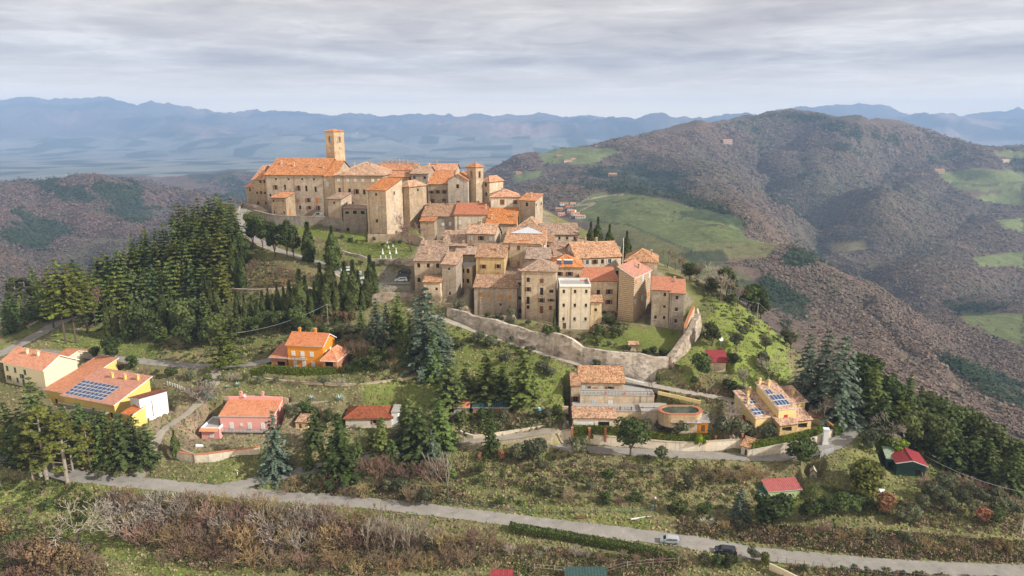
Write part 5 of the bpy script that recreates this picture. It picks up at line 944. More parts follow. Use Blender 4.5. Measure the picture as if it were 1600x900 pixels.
# sheds
s1 = house('redA', 'pale green garden shed with a pink-red sheet roof near the lower right', 1201, 1250, 768, 779, 143, 8, 2.9, 1.0, 'up_back', plain_mat('lime_plaster', (.42, .52, .25), .85), RED_SHEET, (0, 0), (0, 0), name='garden_shed', cat='shed', ov=.35, fnd=2, doors=(('f', 3.4, .9, 1.2, 'dark_metal'),))
m = MB(); r_, W_, D_, H_ = s1; m.box(-2.0, .4, -1.5, -.02, D_ - .2, H_ - .3); m.build('side_store', M['shut_green'], r_)
s2 = house('redB', 'dark green shed with a large crimson gabled sheet roof, right side', 1401, 1446, 723, 741, 150, -14, 6.5, .9, 'y', plain_mat('dark_green', (.03, .07, .06), .7), RED_SHEET2, (0, 0), (0, 0), name='garden_shed', cat='shed', ov=.5, fnd=2, doors=(('f', 4.6, 1.2, 1.7, 'dark_metal'),))
s3 = house('redC', 'open lean-to with a pale green sheet roof left of the crimson shed', 1385, 1400, 716, 733, 153, -14, 4, .9, 'up_back', plain_mat('dark_green', (.03, .07, .06), .7), PALE_SHEET, (0, 0), (0, 0), name='lean_to', cat='shed', ov=.3, fnd=2, extra_front=[(1.0, .05, 1.5, 1.8, 'hole')])
house('redD', 'stone hut with a dark red sheet roof on the green slope', 1110, 1134, 565, 580, 183, -4, 4, 1.5, 'up_back', 'pale', RED_SHEET2, (0, 0), (0, 0), name='stone_hut', cat='hut', ov=.6, fnd=3)
house('dog', 'tiny pale stone doghouse on the lawn beside the pink-roofed shed', 1266, 1276, 738, 745, 149, -20, 1.6, .7, 'y', 'white', 'white', (0, 0), (0, 0), name='doghouse', cat='doghouse', ov=.12, fnd=.6, extra_front=[(.65, .02, .5, .5, 'hole')])
house('tent', 'low shed with a dark green sheet roof at the bottom edge', 886, 948, 912, 925, 118, 0, 3.4, .9, 'up_back', 'white_paint', GREEN_SHEET, (0, 0), (0, 0), name='garden_shed', cat='shed', ov=.3, fnd=3)
house('tent2', 'small shed with a bright red roof at the bottom edge left of the green one', 768, 800, 907, 917, 118.5, 0, 2.2, .5, 'up_back', 'wood', RED_SHEET2, (1, 1), (0, 0), name='garden_shed', cat='shed', ov=.25, fnd=3, win=(.5, .5), z0=.3)
wall_line('boundary_wall', 'cream wall slanting down at the bottom right edge', [(1203,880,121.5),(1225,890,119),(1255,905,116)], 2.5, .3, 'cream')
house('kiosk', 'small orange-roofed shrine hut against the rampart end', 1078, 1086, 519, 531, 195, -20, 2.4, .6, 'up_back', 'ochre', 'new', (0, 0), (0, 0), name='shrine_hut', cat='hut', ov=.3, fnd=2, extra_front=[(.7, .2, .7, 1.3, 'hole')])
house('ledge1', 'long low farm building with pale green roof at the far left edge', -25, 18, 511, 520, 238, 2, 8, 1.6, 'up_back', 'brick', PALE_SHEET, (4, 1), (0, 0), name='farm_building', cat='farm building', win=(.8, .8), z0=.5, fnd=3)
house('ledge2', 'long low terracotta-roofed farm building near the left edge', -30, 46, 521, 530, 232, 2, 8, 1.8, 'up_back', 'brick', 'brown', (5, 1), (0, 0), name='farm_building', cat='farm building', win=(.9, .9), z0=.4, fnd=3)
# well house in the village garden
g = P(989, 538, 188.5); wh = thing('well_shelter', 'small tiled shelter on a stone pier in the village garden', 'shelter', (g.x, g.y, Hz(g.x, g.y) - .1))
m = MB(); m.box(-.5, -.5, 0, .5, .5, 1.7); m.box(-.8, -.8, -.2, .8, .8, .35); m.build('pier', ST['pale'], wh); rr = roof_gable(3.0, 2.2, 1.75, .6, 'x', .1).build('roof', [TL['rose'], M['wood']], wh); rr.location = (-1.5, -1.1, 0)
# far farmhouses and the hamlet across the valley
def far_house(u, v, w_, label, wall='white_plaster', tile='rose', yaw=0, group=None, rise=1.8, h=5):
    g = G(u, v, 420)
    if g is None: return
    root = thing('farmhouse', label, 'house', g - Vector((0, 0, .6)), R(yaw), group); d_ = w_ * .7
    m = MB(); m.box(0, 0, -3, w_, d_, h); m.q((0, 0, h), (0, d_, h), (0, d_ / 2, h + rise)); m.q((w_, d_, h), (w_, 0, h), (w_, d_ / 2, h + rise)); m.build('wall', M[wall] if wall in M else ST[wall], root)
    for k in range(max(2, int(w_ / 4))):
        for z in (1.2, 3.4): q = MB(); x = w_ * (k + .5) / max(2, int(w_ / 4)); q.box(x - .5, -.06, z, x + .5, -.01, z + 1.2); q.build('window', M['pane'], root)
    roof_gable(w_, d_, h, rise, 'x', .5).build('roof', [TL[tile], M['frame_brown']], root)
for i, (u, v, w_, wl_, yw, nm) in enumerate([(868,330,13,'cream',-10,'cream farmhouse at the near left corner of the hamlet across the valley'),(876,322,15,'white_plaster',10,'white house at the far end of the hamlet'),(884,327,11,'white_plaster',-20,'small white house in the upper middle of the hamlet'),(872,338,12,'pink_plaster',5,'pinkish house lowest on the left of the hamlet'),(886,333,14,'white_plaster',-25,'white house in the middle of the hamlet'),(893,338,15,'white',10,'largest stone-white house of the hamlet'),(899,342,16,'white_plaster',-10,'white house at the lower right end of the hamlet'),(891,322,10,'cream',0,'smallest cream house at the upper right of the hamlet')]):
    far_house(u, v, w_, nm, wl_, 'rose' if i % 2 else 'new', yw, 'hamlet houses across the valley')
for u, v, w_, wl_, yw, nm in [(870,246,20,'tan',10,'stone farmhouse on the upper pale meadow of the far hill'),(882,255,26,'white_plaster',0,'long white farmhouse below the meadow on the far hill'),(892,250,16,'white_plaster',-10,'white barn right of the long farmhouse on the far hill'),(806,273,24,'tan',5,'stone farmhouse by the small left meadow of the far hill'),(951,276,24,'ochre',-5,'ochre farmhouse among the dark pines of the far hill'),(1130,224,36,'tan',5,'lone stone farmhouse high on the slope left of the summit'),(1461,270,32,'ochre',-8,'ochre farmhouse left of the green terraced fields at the right'),(1567,254,30,'white',4,'pale farmhouse at the far right below the ridge')]:
    far_house(u, v, w_, nm, wl_, 'new', yw, None, w_ * .12, w_ * .32)
# ================================================================== CARS
def car(label, pos, yaw, paint, group=None, van=False, name='parked_car', cat='car'):
    L, Wd, Hh = (4.9, 1.9, 1.95) if van else (4.4, 1.76, 1.48)
    root = thing(name, label, cat, pos, yaw, group); z0 = .32
    # side profile swept across the width, narrowing at the roof
    prof = [(-L/2, .45), (-L/2 + .05, .78), (-L/2 + .12, .95), (-L * .43, Hh * .93), (-L * .36, Hh), (L * .10, Hh), (L * .2, Hh * .94), (L * .33, .98), (L * .46, .84), (L/2, .62), (L/2, .42), (L/2 - .1, z0), (-L/2 + .1, z0)] if not van else \
           [(-L/2, .5), (-L/2, 1.0), (-L/2 + .08, Hh * .95), (-L/2 + .2, Hh), (L * .18, Hh), (L * .3, Hh * .82), (L * .36, 1.08), (L * .48, .92), (L/2, .65), (L/2, .42), (L/2 - .1, z0), (-L/2 + .1, z0)]
    wz = lambda z: Wd / 2 * (1 if z < 1.0 else 1 - .16 * (z - 1.0) / (Hh - 1.0) if Hh > 1 else 1)
    m = MB(); n_ = len(prof)
    for k in range(n_):
        (x0, z_0), (x1, z_1) = prof[k], prof[(k + 1) % n_]; m.q((x0, -wz(z_0), z_0), (x0, wz(z_0), z_0), (x1, wz(z_1), z_1), (x1, -wz(z_1), z_1))
    m.q(*[(x, -wz(z), z) for x, z in prof]); m.q(*[(x, wz(z), z) for x, z in prof][::-1]); m.build('body', M[paint], root)
    gm_ = M['glass_dark']; e = .012
    ws_ = (L * .205, Hh * .92, L * .325, 1.02) if not van else (L * .19, Hh * .985, L * .355, 1.12)
    m = MB(); m.q((ws_[0] + e, -Wd * .40, ws_[1] + e), (ws_[0] + e, Wd * .40, ws_[1] + e), (ws_[2] + e, Wd * .44, ws_[3] + e), (ws_[2] + e, -Wd * .44, ws_[3] + e)); m.build('windscreen', gm_, root)
    xr = -L * .425 if not van else -L / 2 + .03; m = MB(); m.q((xr - e - .01, Wd * .38, Hh * .88), (xr - e - .01, -Wd * .38, Hh * .88), (xr - e - .1 * (not van), -Wd * .42, 1.0), (xr - e - .1 * (not van), Wd * .42, 1.0)); m.build('rear_window', gm_, root)
    for s in (-1, 1):
        for a, b in ((-.36, -.14), (-.12, .1), (.115, .24)):
            if van and b < 0: continue
            zt_ = Hh - .1 if b < .2 else Hh - .22; m = MB(); y_ = lambda z: s * (wz(z) + .012); m.q((L * a, y_(1.0), 1.0), (L * b, y_(1.0), 1.0), (L * (b - (.06 if b > .2 else 0)), y_(zt_), zt_), (L * a, y_(zt_), zt_)); m.build('side_window', gm_, root)
        for x in (-.3, .3):
            m = MB(); m.cyl((L * x, s * (Wd / 2 - .2), .31), (L * x, s * (Wd / 2 + .02), .31), .31, n=14); wl = m.build('wheel', M['tyre'], root); m = MB(); m.cyl((L * x, s * (Wd / 2 + .021), .31), (L * x, s * (Wd / 2 + .035), .31), .19, n=10); m.build('rim', M['grey_metal'], wl)
        m = MB(); m.box(L / 2 - .06, s * Wd * .34 - .17, .66, L / 2 + .015, s * Wd * .34 + .17, .78); m.build('headlight', M['white_paint'], root)
        m = MB(); m.box(-L / 2 - .015, s * Wd * .38 - .12, .75, -L / 2 + .08, s * Wd * .38 + .12, .95); m.build('tail_light', M['lamp_red'], root)
    return root
def on_ground(u, v, Y=None):
    p = P(u, v, Y) if Y else G(u, v); return Vector((p.x, p.y, Hz(p.x, p.y)))
g = on_ground(1046, 855, 129.3); cs_ = car('silver hatchback parked on the near verge of the main road', g + Vector((0, 0, .1)), R(171), 'car_silver'); cs_.scale = (.92, .92, .92)
g = on_ground(1133, 869, 126.2); car('dark blue car half hidden by shrubs right of the silver one', g + Vector((0, 0, .1)), R(168), 'car_dark')
g = P(495, 334, 281); pf = on_ground(495, 338, 284); car('white delivery van parked before the long palace front', (g.x, 284, pf.z + .05), R(176), 'car_white', van=True, name='parked_van', cat='van')
for u, v, pt, nm in ((627, 440, 'car_white', 'white car at the front of the car park by the big left village house'), (630, 434, 'car_dark', 'black car in the middle of the three beside the village house wall'), (632, 427, 'car_dark', 'black car at the back of the three by the village house wall'), (573, 437, 'car_white', 'white car half hidden behind the cypresses in the car park'), (556, 430, 'car_silver', 'silver car at the left end of the car park behind cypresses'), (543, 424, 'car_white', 'white car beside the lane just left of the car park')):
    g = G(u, v); car(nm, Vector((g.x, g.y, Hz(g.x, g.y) + .12)), R(178 + (u % 5) * 3), pt, 'cars in the village car park')
# ================================================================== POLES, WIRES, FENCES, SMALL THINGS
def pole(label, base, hgt, mat='pale_bark', arms=True, r=.14):
    root = thing('utility_pole', label, 'utility pole', base); m = MB(); m.cyl((0, 0, -.5), (0, 0, hgt), r, r * .7, 8); m.build('post', M[mat], root)
    if arms:
        m = MB(); m.box(-.55, -.06, hgt - .35, .55, .06, hgt - .22); m.build('crossarm', M['grey_metal'], root)
        for x in (-.45, 0, .45): m = MB(); m.cyl((x, 0, hgt - .22), (x, 0, hgt - .02), .06, .04, 6); m.build('insulator', M['dark_metal'], root)
    return Vector(base) + Vector((0, 0, hgt - .1))
def wire(label, a, b, sag=1.0, r=.035, n=14, mat='grey_metal'):
    m = MB(); pts = [a.lerp(b, i / n) - Vector((0, 0, sag * 4 * (i / n) * (1 - i / n))) for i in range(n + 1)]
    for p, q in zip(pts[:-1], pts[1:]): m.cyl(p - a, q - a, r, n=4, cap=False)
    root = m.build('overhead_wire', M[mat]); root.location = a; tag(root, label, 'wire', None, 'thing')
def at_pole(u, vt, vb, Y, label, mat='pale_bark', arms=True):
    p = P(u, vb, Y); p.z = min(p.z, Hz(p.x, p.y)); return pole(label, p, (CZ + slope(vt) * Y) - p.z, mat, arms)
pA = at_pole(345, 522, 566, 194, 'utility pole beside the yellow-green conifer left of the orange villa'); pB = at_pole(513, 475, 512, 210, 'utility pole on the slope among the cypresses')
pC = at_pole(3, 722, 772, 147, 'pale street pole at the left edge by the road', 'grey_metal'); pD = at_pole(1182, 473, 510, 215, 'light utility pole on the ridge right of the village', 'concrete')
pE = at_pole(1598, 770, 822, 130, 'concrete utility pole at the right edge of the picture', 'concrete'); pF = at_pole(1112, 478, 500, 212, 'short wooden post beside the track right of the village', 'pale_bark', False)
pG = at_pole(973, 372, 410, 240, 'white flagpole behind the village near the dark conifers', 'white_paint', False)
wire('wire from the pole by the orange villa to the pole among the cypresses', pA, pB, 2.0, .05); wire('wire running up from the cypress slope towards the car park', pB, P(550, 467, 225), .6, .05)
wire('wire dropping from the pole left of the villa to the garden lane', pA, P(270, 606, 182), 1.2, .05); wire('wire from the left edge pole into the pines', pC, P(60, 712, 156), .5, .05); wire('wire from the left pole back towards the white annex', P(130, 684, 158), P(255, 612, 171), 1.0, .035) if False else None
wire('upper cable from the ridge pole down to the right wood', pD, P(1345, 580, 195), 1.5, .06, mat='concrete'); wire('short cable on the ridge left of the light pole', P(1158, 466, 225), pD, .3, .06, mat='concrete')
wire('lower cable descending past the crimson shed to the right edge pole', P(1405, 686, 165), pE, 2.0, .06, mat='concrete')
def fence_run(label, pts, hgt, gap, name='wire_fence', mat='wood', rails=2, post=.06, base_off=0.0):
    c = spline([P(*q) for q in pts], gap); root = thing(name, label, 'fence', (c[0].x, c[0].y, Hz(c[0].x, c[0].y))); b = Vector(root.location); tops = []
    for k, p in enumerate(c[:100]):
        z = Hz(p.x, p.y) + base_off; q = Vector((p.x, p.y, z)) - b; m = MB(); m.cyl(q - Vector((0, 0, .3)), q + Vector((0, 0, hgt * (1 + .08 * math.sin(k * 2.3)))), post, n=5); m.build('post', M[mat], root); tops.append(q)
    m = MB()
    for a_, b_ in zip(tops[:-1], tops[1:]):
        for r_ in range(rails): zz_ = Vector((0, 0, hgt * (.9 - .4 * r_))); m.cyl(a_ + zz_, b_ + zz_, .02 if post < .08 else .04, n=4, cap=False)
    m.build('wires' if post < .08 else 'rail', M['grey_metal'] if post < .08 else M[mat], root); return root
fence_run('rusty post fence along the near side of the main road, lower right', [(1215,878,123.3),(1300,884,121),(1400,895,118.8),(1500,900,117.3),(1600,903,116.8),(1700,905,116)], 1.5, 1.6)
fence_run('post and wire fence below the upper lane', [(780,712,154.5),(900,716,153.2),(1000,724,151.5),(1100,733,149.5),(1150,735,149)], 1.2, 2.0)
fence_run('weathered vineyard posts above the green shed at the bottom', [(835,880,123),(900,882,122.5),(980,884,122.2),(1060,880,123)], 1.7, 3.6, 'vineyard_fence', 'pale_bark', 2, .09)
fence_run('thin green mesh fence beside the road above the verge', [(700,785,143.5),(800,797,141),(880,805,139.2),(1000,808,138.5),(1022,800,140)], 1.3, 2.2, 'mesh_fence', 'shut_green', 3)
fence_run('white slatted fence beside the garden lane, right of the white annex', [(262,602,183),(285,612,180),(300,622,177)], 1.2, 1.0, 'picket_fence', 'white_paint', 2, .1)
fence_run('dark railing along the path above the terraced house', [(905,574,182.6),(935,583,180.6)], 1.2, 1.0, 'iron_railing', 'dark_metal', 2, .09)
fence_run('double iron gate on the path above the ramp', [(988,596,177.6),(1000,600,176.8),(1014,604,176)], 1.6, .45, 'iron_gate', 'dark_metal', 2, .08)
fence_run('pale blue-white plank gate at the right end of the upper lane', [(1281,722,151.5),(1290,719,152),(1300,716,152.6)], 1.3, .35, 'plank_gate', 'shut_pale', 2, .12)
# brick gate posts of the long hedge
for i, (u, v) in enumerate([(894,671),(921,672),(946,673),(1032,681),(1062,685),(1118,684),(1142,683),(1160,681)]):
    p = P(u, v, 159.5 - i * .12); w_ = thing('brick_post', ['leftmost', 'second', 'third', 'fourth', 'fifth', 'sixth', 'seventh', 'rightmost'][i] + ' brick post from the left along the hedge above the upper lane', 'post', p - Vector((0, 0, 1.0)), 0, 'brick posts along the hedge')
    m = MB(); m.box(-.24, -.24, -2, .24, .24, 1.5); m.build('shaft', M['brick_trim'], w_); m = MB(); m.box(-.32, -.32, 1.503, .32, .32, 1.62); m.build('cap', M['terracotta'], w_)
# white festive figures on the grass terrace
for i, (u, v, hh_) in enumerate([(611,374,1.9),(605,380,.8),(607,388,1.2),(614,385,.8),(598,397,1.9),(609,397,1.4),(619,396,2.0),(595,408,2.0),(603,408,2.1),(611,408,2.1)]):
    g = G(u, v); w_ = thing('white_figure', ['highest', 'small left', 'thin middle', 'small right', 'left middle-row', 'short middle-row', 'right middle-row', 'front left', 'front middle', 'front right'][i] + ' white sculpted figure on the grass terrace above the car park', 'garden figure', (g.x, g.y, Hz(g.x, g.y)), .3 * i, 'white figures above the car park')
    m = MB(); rs = [(.55, 0), (.42, .35), (.3, .8), (.2, 1.3), (.12, 1.55)]
    for (r0, z0_), (r1, z1_) in zip(rs[:-1], rs[1:]): m.cyl((0, 0, z0_ * hh_ / 1.9), (0, 0, z1_ * hh_ / 1.9), r0 * .8, r1 * .8, 8, cap=False)
    m.build('robe', M['white_paint'], w_); m = MB(); m.cyl((0, 0, 1.5 * hh_ / 1.9), (0, 0, 1.9 * hh_ / 1.9), .16, .12, 8); m.build('head', M['white_paint'], w_)
# agaves
def agave(u, v, s, label):
    g = G(u, v); m = MB(); r = random.Random(u)
    for k in range(26):
        a = k * 2.4; el = .25 + .9 * (k / 26); L = s * r.uniform(.8, 1.1); d = Vector((math.cos(a) * math.cos(el), math.sin(a) * math.cos(el), math.sin(el))); sd = Vector((-math.sin(a), math.cos(a), 0)) * .09 * s; mid_ = d * L * .55 + Vector((0, 0, .05)); tip = d * L + Vector((0, 0, -.12 * s * (1 - el)))
        m.q(sd * .7, mid_ + sd, tip, mid_ - sd, -sd * .7)
    o = m.build('agave', plain_mat('agave_leaf', (.36, .46, .40), .6)); o.location = (g.x, g.y, Hz(g.x, g.y)); tag(o, label, 'agave', None, 'thing')
for a_ in [(1100,820,1.8,'big pale agave on the bank above the main road'),(1158,823,1.2,'smaller pale agave below the dark shrub by the road'),(1113,815,.9,'small agave just right of the big one'),(1090,823,.8,'small agave just left of the big one'),(372,603,1.4,'agave on the bank below the hedge of the orange villa'),(356,606,1.2,'agave left of the other one below the villa hedge'),(488,624,1.4,'grey agave on the terrace wall right of the pink house'),(532,626,1.8,'largest grey agave on the grass right of the pink house'),(322,618,2.2,'wide pale agave at the bend of the garden lane'),(330,628,1.6,'second pale agave just below the wide one')]: agave(*a_)
# little roadside things
def small(name, label, cat, u, v, parts, rz=0.0):
    g = G(u, v); t = thing(name, label, cat, (g.x, g.y, Hz(g.x, g.y)), rz)
    for nm, mat, boxes in parts:
        m = MB()
        for b in boxes: (m.box(*b[1:]) if b[0] == 'b' else m.cyl(*b[1:]))
        m.build(nm, M[mat] if mat in M else mat, t)
small('utility_box', 'white cabinet on the verge under the left pines', 'cabinet', 65, 745, [('body', 'white_paint', [('b', -.35, -.25, 0, .35, .25, 1.3)]), ('door', 'shut_pale', [('b', -.3, -.29, .1, .3, -.255, 1.2)])])
small('road_marker', 'red and white marker post at the road junction', 'road marker', 371, 741, [('post', 'white_paint', [('c', (0, 0, 0), (0, 0, 1.1), .12)]), ('band', 'lamp_red', [('c', (0, 0, .7), (0, 0, .95), .13)])])
small('notice_board', 'low brown wooden notice board on the grass above the road', 'notice board', 909, 811, [('post', 'wood', [('b', -.95, -.06, 0, -.8, .06, 1.1), ('b', .8, -.06, 0, .95, .06, 1.1)]), ('board', 'wood', [('b', -.797, -.04, .35, .797, .04, 1.0)])])
small('stone_kerb', 'short white stone kerb slanting to the lamp by the verge', 'kerb', 1003, 809, [('stones', 'white_plaster', [('b', -2.6, -.08, -.1, 2.6, .08, .16)])], R(14))
small('garden_lamp', 'globe lamp on a dark pole at the end of the mesh fence', 'lamp', 1023, 798, [('post', 'dark_metal', [('c', (0, 0, 0), (0, 0, 3.0), .06)]), ('globe', 'white_paint', [('c', (0, 0, 3.0), (0, 0, 3.35), .2)])])
small('garden_tank', 'turquoise water tank on the garden terrace left of the terraced house', 'tank', 842, 644, [('body', plain_mat('turquoise', (.12, .42, .45), .4), [('c', (0, 0, 0), (0, 0, 1.2), .6, .5, 10)]), ('lid', 'white_paint', [('c', (0, 0, 1.2), (0, 0, 1.3), .3)])])
small('satellite_dish', 'white dish on a pole behind the red-roofed stone hut', 'dish', 1125, 553, [('pole', 'grey_metal', [('c', (0, 0, 0), (0, 0, 3.6), .06)]), ('dish', 'white_paint', [('c', (0, -.1, 3.8), (0, -.25, 3.85), .35, .6, 12)])])
small('covered_pile', 'white covered pile beside the dark side of the pink-roofed shed', 'pile', 1190, 777, [('cover', 'white_plaster', [('c', (0, 0, 0), (0, 0, .7), .9, .6, 8)]), ('weight', 'concrete', [('b', -.2, -.2, .7, .2, .2, .85)])])
small('garden_chair', 'white plastic chairs stacked in front of the pink-roofed shed', 'chair', 1231, 780, [('seat', 'white_paint', [('b', -.4, -.4, .4, .4, .4, .6)]), ('backrest', 'white_paint', [('b', -.4, .3, .6, .4, .42, 1.3)]), ('leg', 'white_paint', [('b', -.4, -.4, 0, -.3, -.3, .4)]), ('leg', 'white_paint', [('b', .3, -.4, 0, .4, -.3, .4)])])
small('tarpaulin', 'white tarpaulin bundle at the end of the path near the orange shrub', 'tarpaulin', 1376, 768, [('bundle', 'white_plaster', [('c', (-.8, 0, .3), (.8, 0, .35), .4, .3, 8)]), ('fold', 'white_plaster', [('c', (-.5, -.4, .2), (.5, -.3, .2), .3, .2, 8)])])
small('boulder', 'pale rock under a tree stump left of the corner wall', 'rock', 312, 698, [('rock', 'white_plaster', [('c', (-.8, 0, .2), (.8, 0, .3), .5, .3, 7)]), ('base', 'concrete', [('b', -.7, -.4, -.3, .7, .4, .1)])])
# ================================================================== VEGETATION
def leafmat(name, c, var=.35, rough=.75, hue=.02):
    m, nt, b = newmat(name); a = nd(nt, 'ShaderNodeVertexColor', layer_name='Col'); oi = nd(nt, 'ShaderNodeObjectInfo')
    cc = mixc(nt, 1.0, a.outputs[0], c, 'MULTIPLY'); h = nd(nt, 'ShaderNodeHueSaturation'); nt.links.new(cc, h.inputs['Color'])
    nt.links.new(math_n(nt, 'ADD', math_n(nt, 'MULTIPLY', oi.outputs['Random'], 2 * hue), .5 - hue), h.inputs['Hue'])
    r2 = math_n(nt, 'FRACT', math_n(nt, 'MULTIPLY', oi.outputs['Random'], 7.31)); nt.links.new(math_n(nt, 'ADD', math_n(nt, 'MULTIPLY', r2, 2 * var), 1 - var), h.inputs['Value'])
    nt.links.new(h.outputs[0], b.inputs['Base Color']); b.inputs['Roughness'].default_value = rough; b.inputs['Specular IOR Level'].default_value = .15
    tr = nd(nt, 'ShaderNodeBsdfTranslucent'); nt.links.new(h.outputs[0], tr.inputs[0]); mx_ = nd(nt, 'ShaderNodeMixShader'); mx_.inputs[0].default_value = .28
    nt.links.new(b.outputs[0], mx_.inputs[1]); nt.links.new(tr.outputs[0], mx_.inputs[2]); nt.links.new(mx_.outputs[0], nt.nodes['Material Output'].inputs[0]); return m
LM = {k: leafmat('leaf_' + k, c, *a) for k, (c, *a) in {'conifer': ((.115, .15, .040), .45), 'cedar': ((.095, .128, .040), .4), 'blue': ((.115, .15, .105), .25), 'yellow': ((.125, .145, .025), .3), 'cypress': ((.088, .11, .032), .25), 'olive': ((.155, .165, .09), .3), 'evergreen': ((.085, .11, .034), .35),
      'bright': ((.20, .27, .02), .15), 'twig': ((.31, .215, .155), .3, .9, .03), 'twig_gold': ((.38, .28, .145), .3, .9, .02), 'twig_grey': ((.42, .37, .31), .2, .9), 'rust': ((.34, .19, .10), .2, .9), 'brownleaf': ((.24, .165, .09), .25, .9), 'pine': ((.085, .105, .028), .3), 'moss': ((.13, .14, .03), .25)}.items()}
def cards(c, s, tilt=None, asp=1.0, tone=None, r=None):
    """one small quad per point; tilt: preferred normal (N,3) or None for random"""
    r = r or rng; n = len(c); s = np.broadcast_to(np.asarray(s, float), (n,))[:, None]
    nr = r.normal(size=(n, 3)); 
    if tilt is not None: nr = nr * .35 + tilt
    nr /= np.linalg.norm(nr, axis=1)[:, None] + 1e-9; t = np.cross(nr, r.normal(size=(n, 3))); t /= np.linalg.norm(t, axis=1)[:, None] + 1e-9; b = np.cross(nr, t) * asp
    v = np.stack([c - t * s - b * s * .6, c + t * s * .7 - b * s, c + t * s + b * s * .6, c - t * s * .6 + b * s], 1).reshape(-1, 3)
    f = np.arange(n * 4).reshape(n, 4); tn = (r.uniform(.6, 1.4, n) if tone is None else tone)
    return v, f, np.repeat(tn, 4)[:, None] * np.ones(3)
def strips(p0, p1, w0, w1, r=None):
    """thin three-sided sticks from p0 to p1"""
    n = len(p0); d = p1 - p0; d /= np.linalg.norm(d, axis=1)[:, None] + 1e-9; a = np.cross(d, np.array([.31, .74, .6])); a /= np.linalg.norm(a, axis=1)[:, None] + 1e-9; b = np.cross(d, a)
    w0 = np.broadcast_to(w0, (n,))[:, None]; w1 = np.broadcast_to(w1, (n,))[:, None]; vs = []
    for k in range(3): t = 2 * math.pi * k / 3; o = a * math.cos(t) + b * math.sin(t); vs += [p0 + o * w0, p1 + o * w1]
    v = np.stack(vs, 1).reshape(-1, 3); i = np.arange(n)[:, None] * 6; f = np.concatenate([i + np.array([0, 2, 3, 1]), i + np.array([2, 4, 5, 3]), i + np.array([4, 0, 1, 5])], 1).reshape(-1, 4); return v, f
def tapered(pts, rad, nm, n=6):
    m = MB()
    for (p, q, a, b) in zip(pts[:-1], pts[1:], rad[:-1], rad[1:]): m.cyl(p, q, a, b, n, cap=False)
    return m.build(nm, M['bark'], False)
def p_cedar(seed, H=10.0, Rm=2.6, low=.1, mat='cedar', tiers=13, droop=.25, pw=.8, trunk='bark', card=.30):
    r = np.random.default_rng(seed); C_, T_, S_ = [], [], []
    lean = r.normal(size=2) * .15
    for k in range(tiers):
        t = k / (tiers - 1); z = H * (low + (.99 - low) * t); rr = Rm * ((1 - t) ** pw * .93 + .06) * r.uniform(.78, 1.15); nb = max(4, int(9 * (1 - t * .5)))
        for b in range(nb):
            a = 2 * math.pi * (b + r.uniform(-.4, .4)) / nb + k * .7; L = rr * r.uniform(.65, 1.12); ns = max(3, int(L / .26)); q = np.linspace(.12, 1, ns)
            dx = np.stack([np.cos(a) * L * q, np.sin(a) * L * q, -droop * L * q ** 1.6 + .18 * L * q + r.uniform(-.15, .15)], 1)
            for rep in range(3): off = r.normal(size=(ns, 3)) * np.array([.17, .17, .07]) * (1 + L * .1); C_.append(dx + off + [lean[0] * t, lean[1] * t, z]); T_.append(np.tile([np.cos(a) * .35, np.sin(a) * .35, 1.0], (ns, 1))); S_.append(np.full(ns, r.uniform(.75, 1.3)) * r.uniform(.8, 1.2, ns) * (.75 + .4 * q))
    c = np.concatenate(C_); v, f, col_ = cards(c, card * r.uniform(.7, 1.25, len(c)), np.concatenate(T_), .8, np.concatenate(S_), r)
    cr = mesh_np('crown', v, f, LM[mat], False, col_); tk = tapered([(0, 0, -.6), (0, 0, H * .3), (lean[0] * .6, lean[1] * .6, H * .7), (lean[0], lean[1], H * .97)], [.24, .19, .1, .03], 'trunk'); return cr, tk, H
def p_cypress(seed, H=10.0, Rm=.95, mat='cypress'):
    r = np.random.default_rng(seed); n = 1500; t = r.uniform(0, 1, n) ** .85; a = r.uniform(0, 2 * math.pi, n); prof = np.sin(np.clip(t * 1.05 + .12, 0, 1) ** .75 * math.pi) ** .62; lump = 1 + .16 * np.sin(a * 3 + t * 14 + seed) + .1 * np.sin(a * 5 - t * 23)
    rr = Rm * prof * lump * np.sqrt(r.uniform(.55, 1.0, n)); c = np.stack([np.cos(a) * rr, np.sin(a) * rr, H * (.03 + .96 * t)], 1)
    v, f, col_ = cards(c, .20 * r.uniform(.7, 1.4, n), np.stack([np.cos(a), np.sin(a), np.full(n, .35)], 1), 1.7, r.uniform(.6, 1.35, n), r)
    k = np.linspace(0, 1, 9); kv, kf = [], []
    for i, t_ in enumerate(k):
        for j in range(8): aa = 2 * math.pi * j / 8; q = Rm * .72 * (math.sin(min(1, t_ * 1.05 + .12) ** .75 * math.pi) ** .62 if t_ < .97 else .05); kv.append((math.cos(aa) * q, math.sin(aa) * q, H * (.03 + .95 * t_)))
    kf = [(i * 8 + j, i * 8 + (j + 1) % 8, (i + 1) * 8 + (j + 1) % 8, (i + 1) * 8 + j) for i in range(8) for j in range(8)]
    v2 = np.concatenate([v, np.array(kv)]); f2 = np.concatenate([f, np.array(kf) + len(v)]); c2 = np.concatenate([col_, np.full((len(kv), 3), .7)])
    return mesh_np('crown', v2, f2, LM[mat], False, c2), tapered([(0, 0, -.5), (0, 0, 1.0), (0, 0, H * .8)], [.16, .13, .03], 'trunk'), H
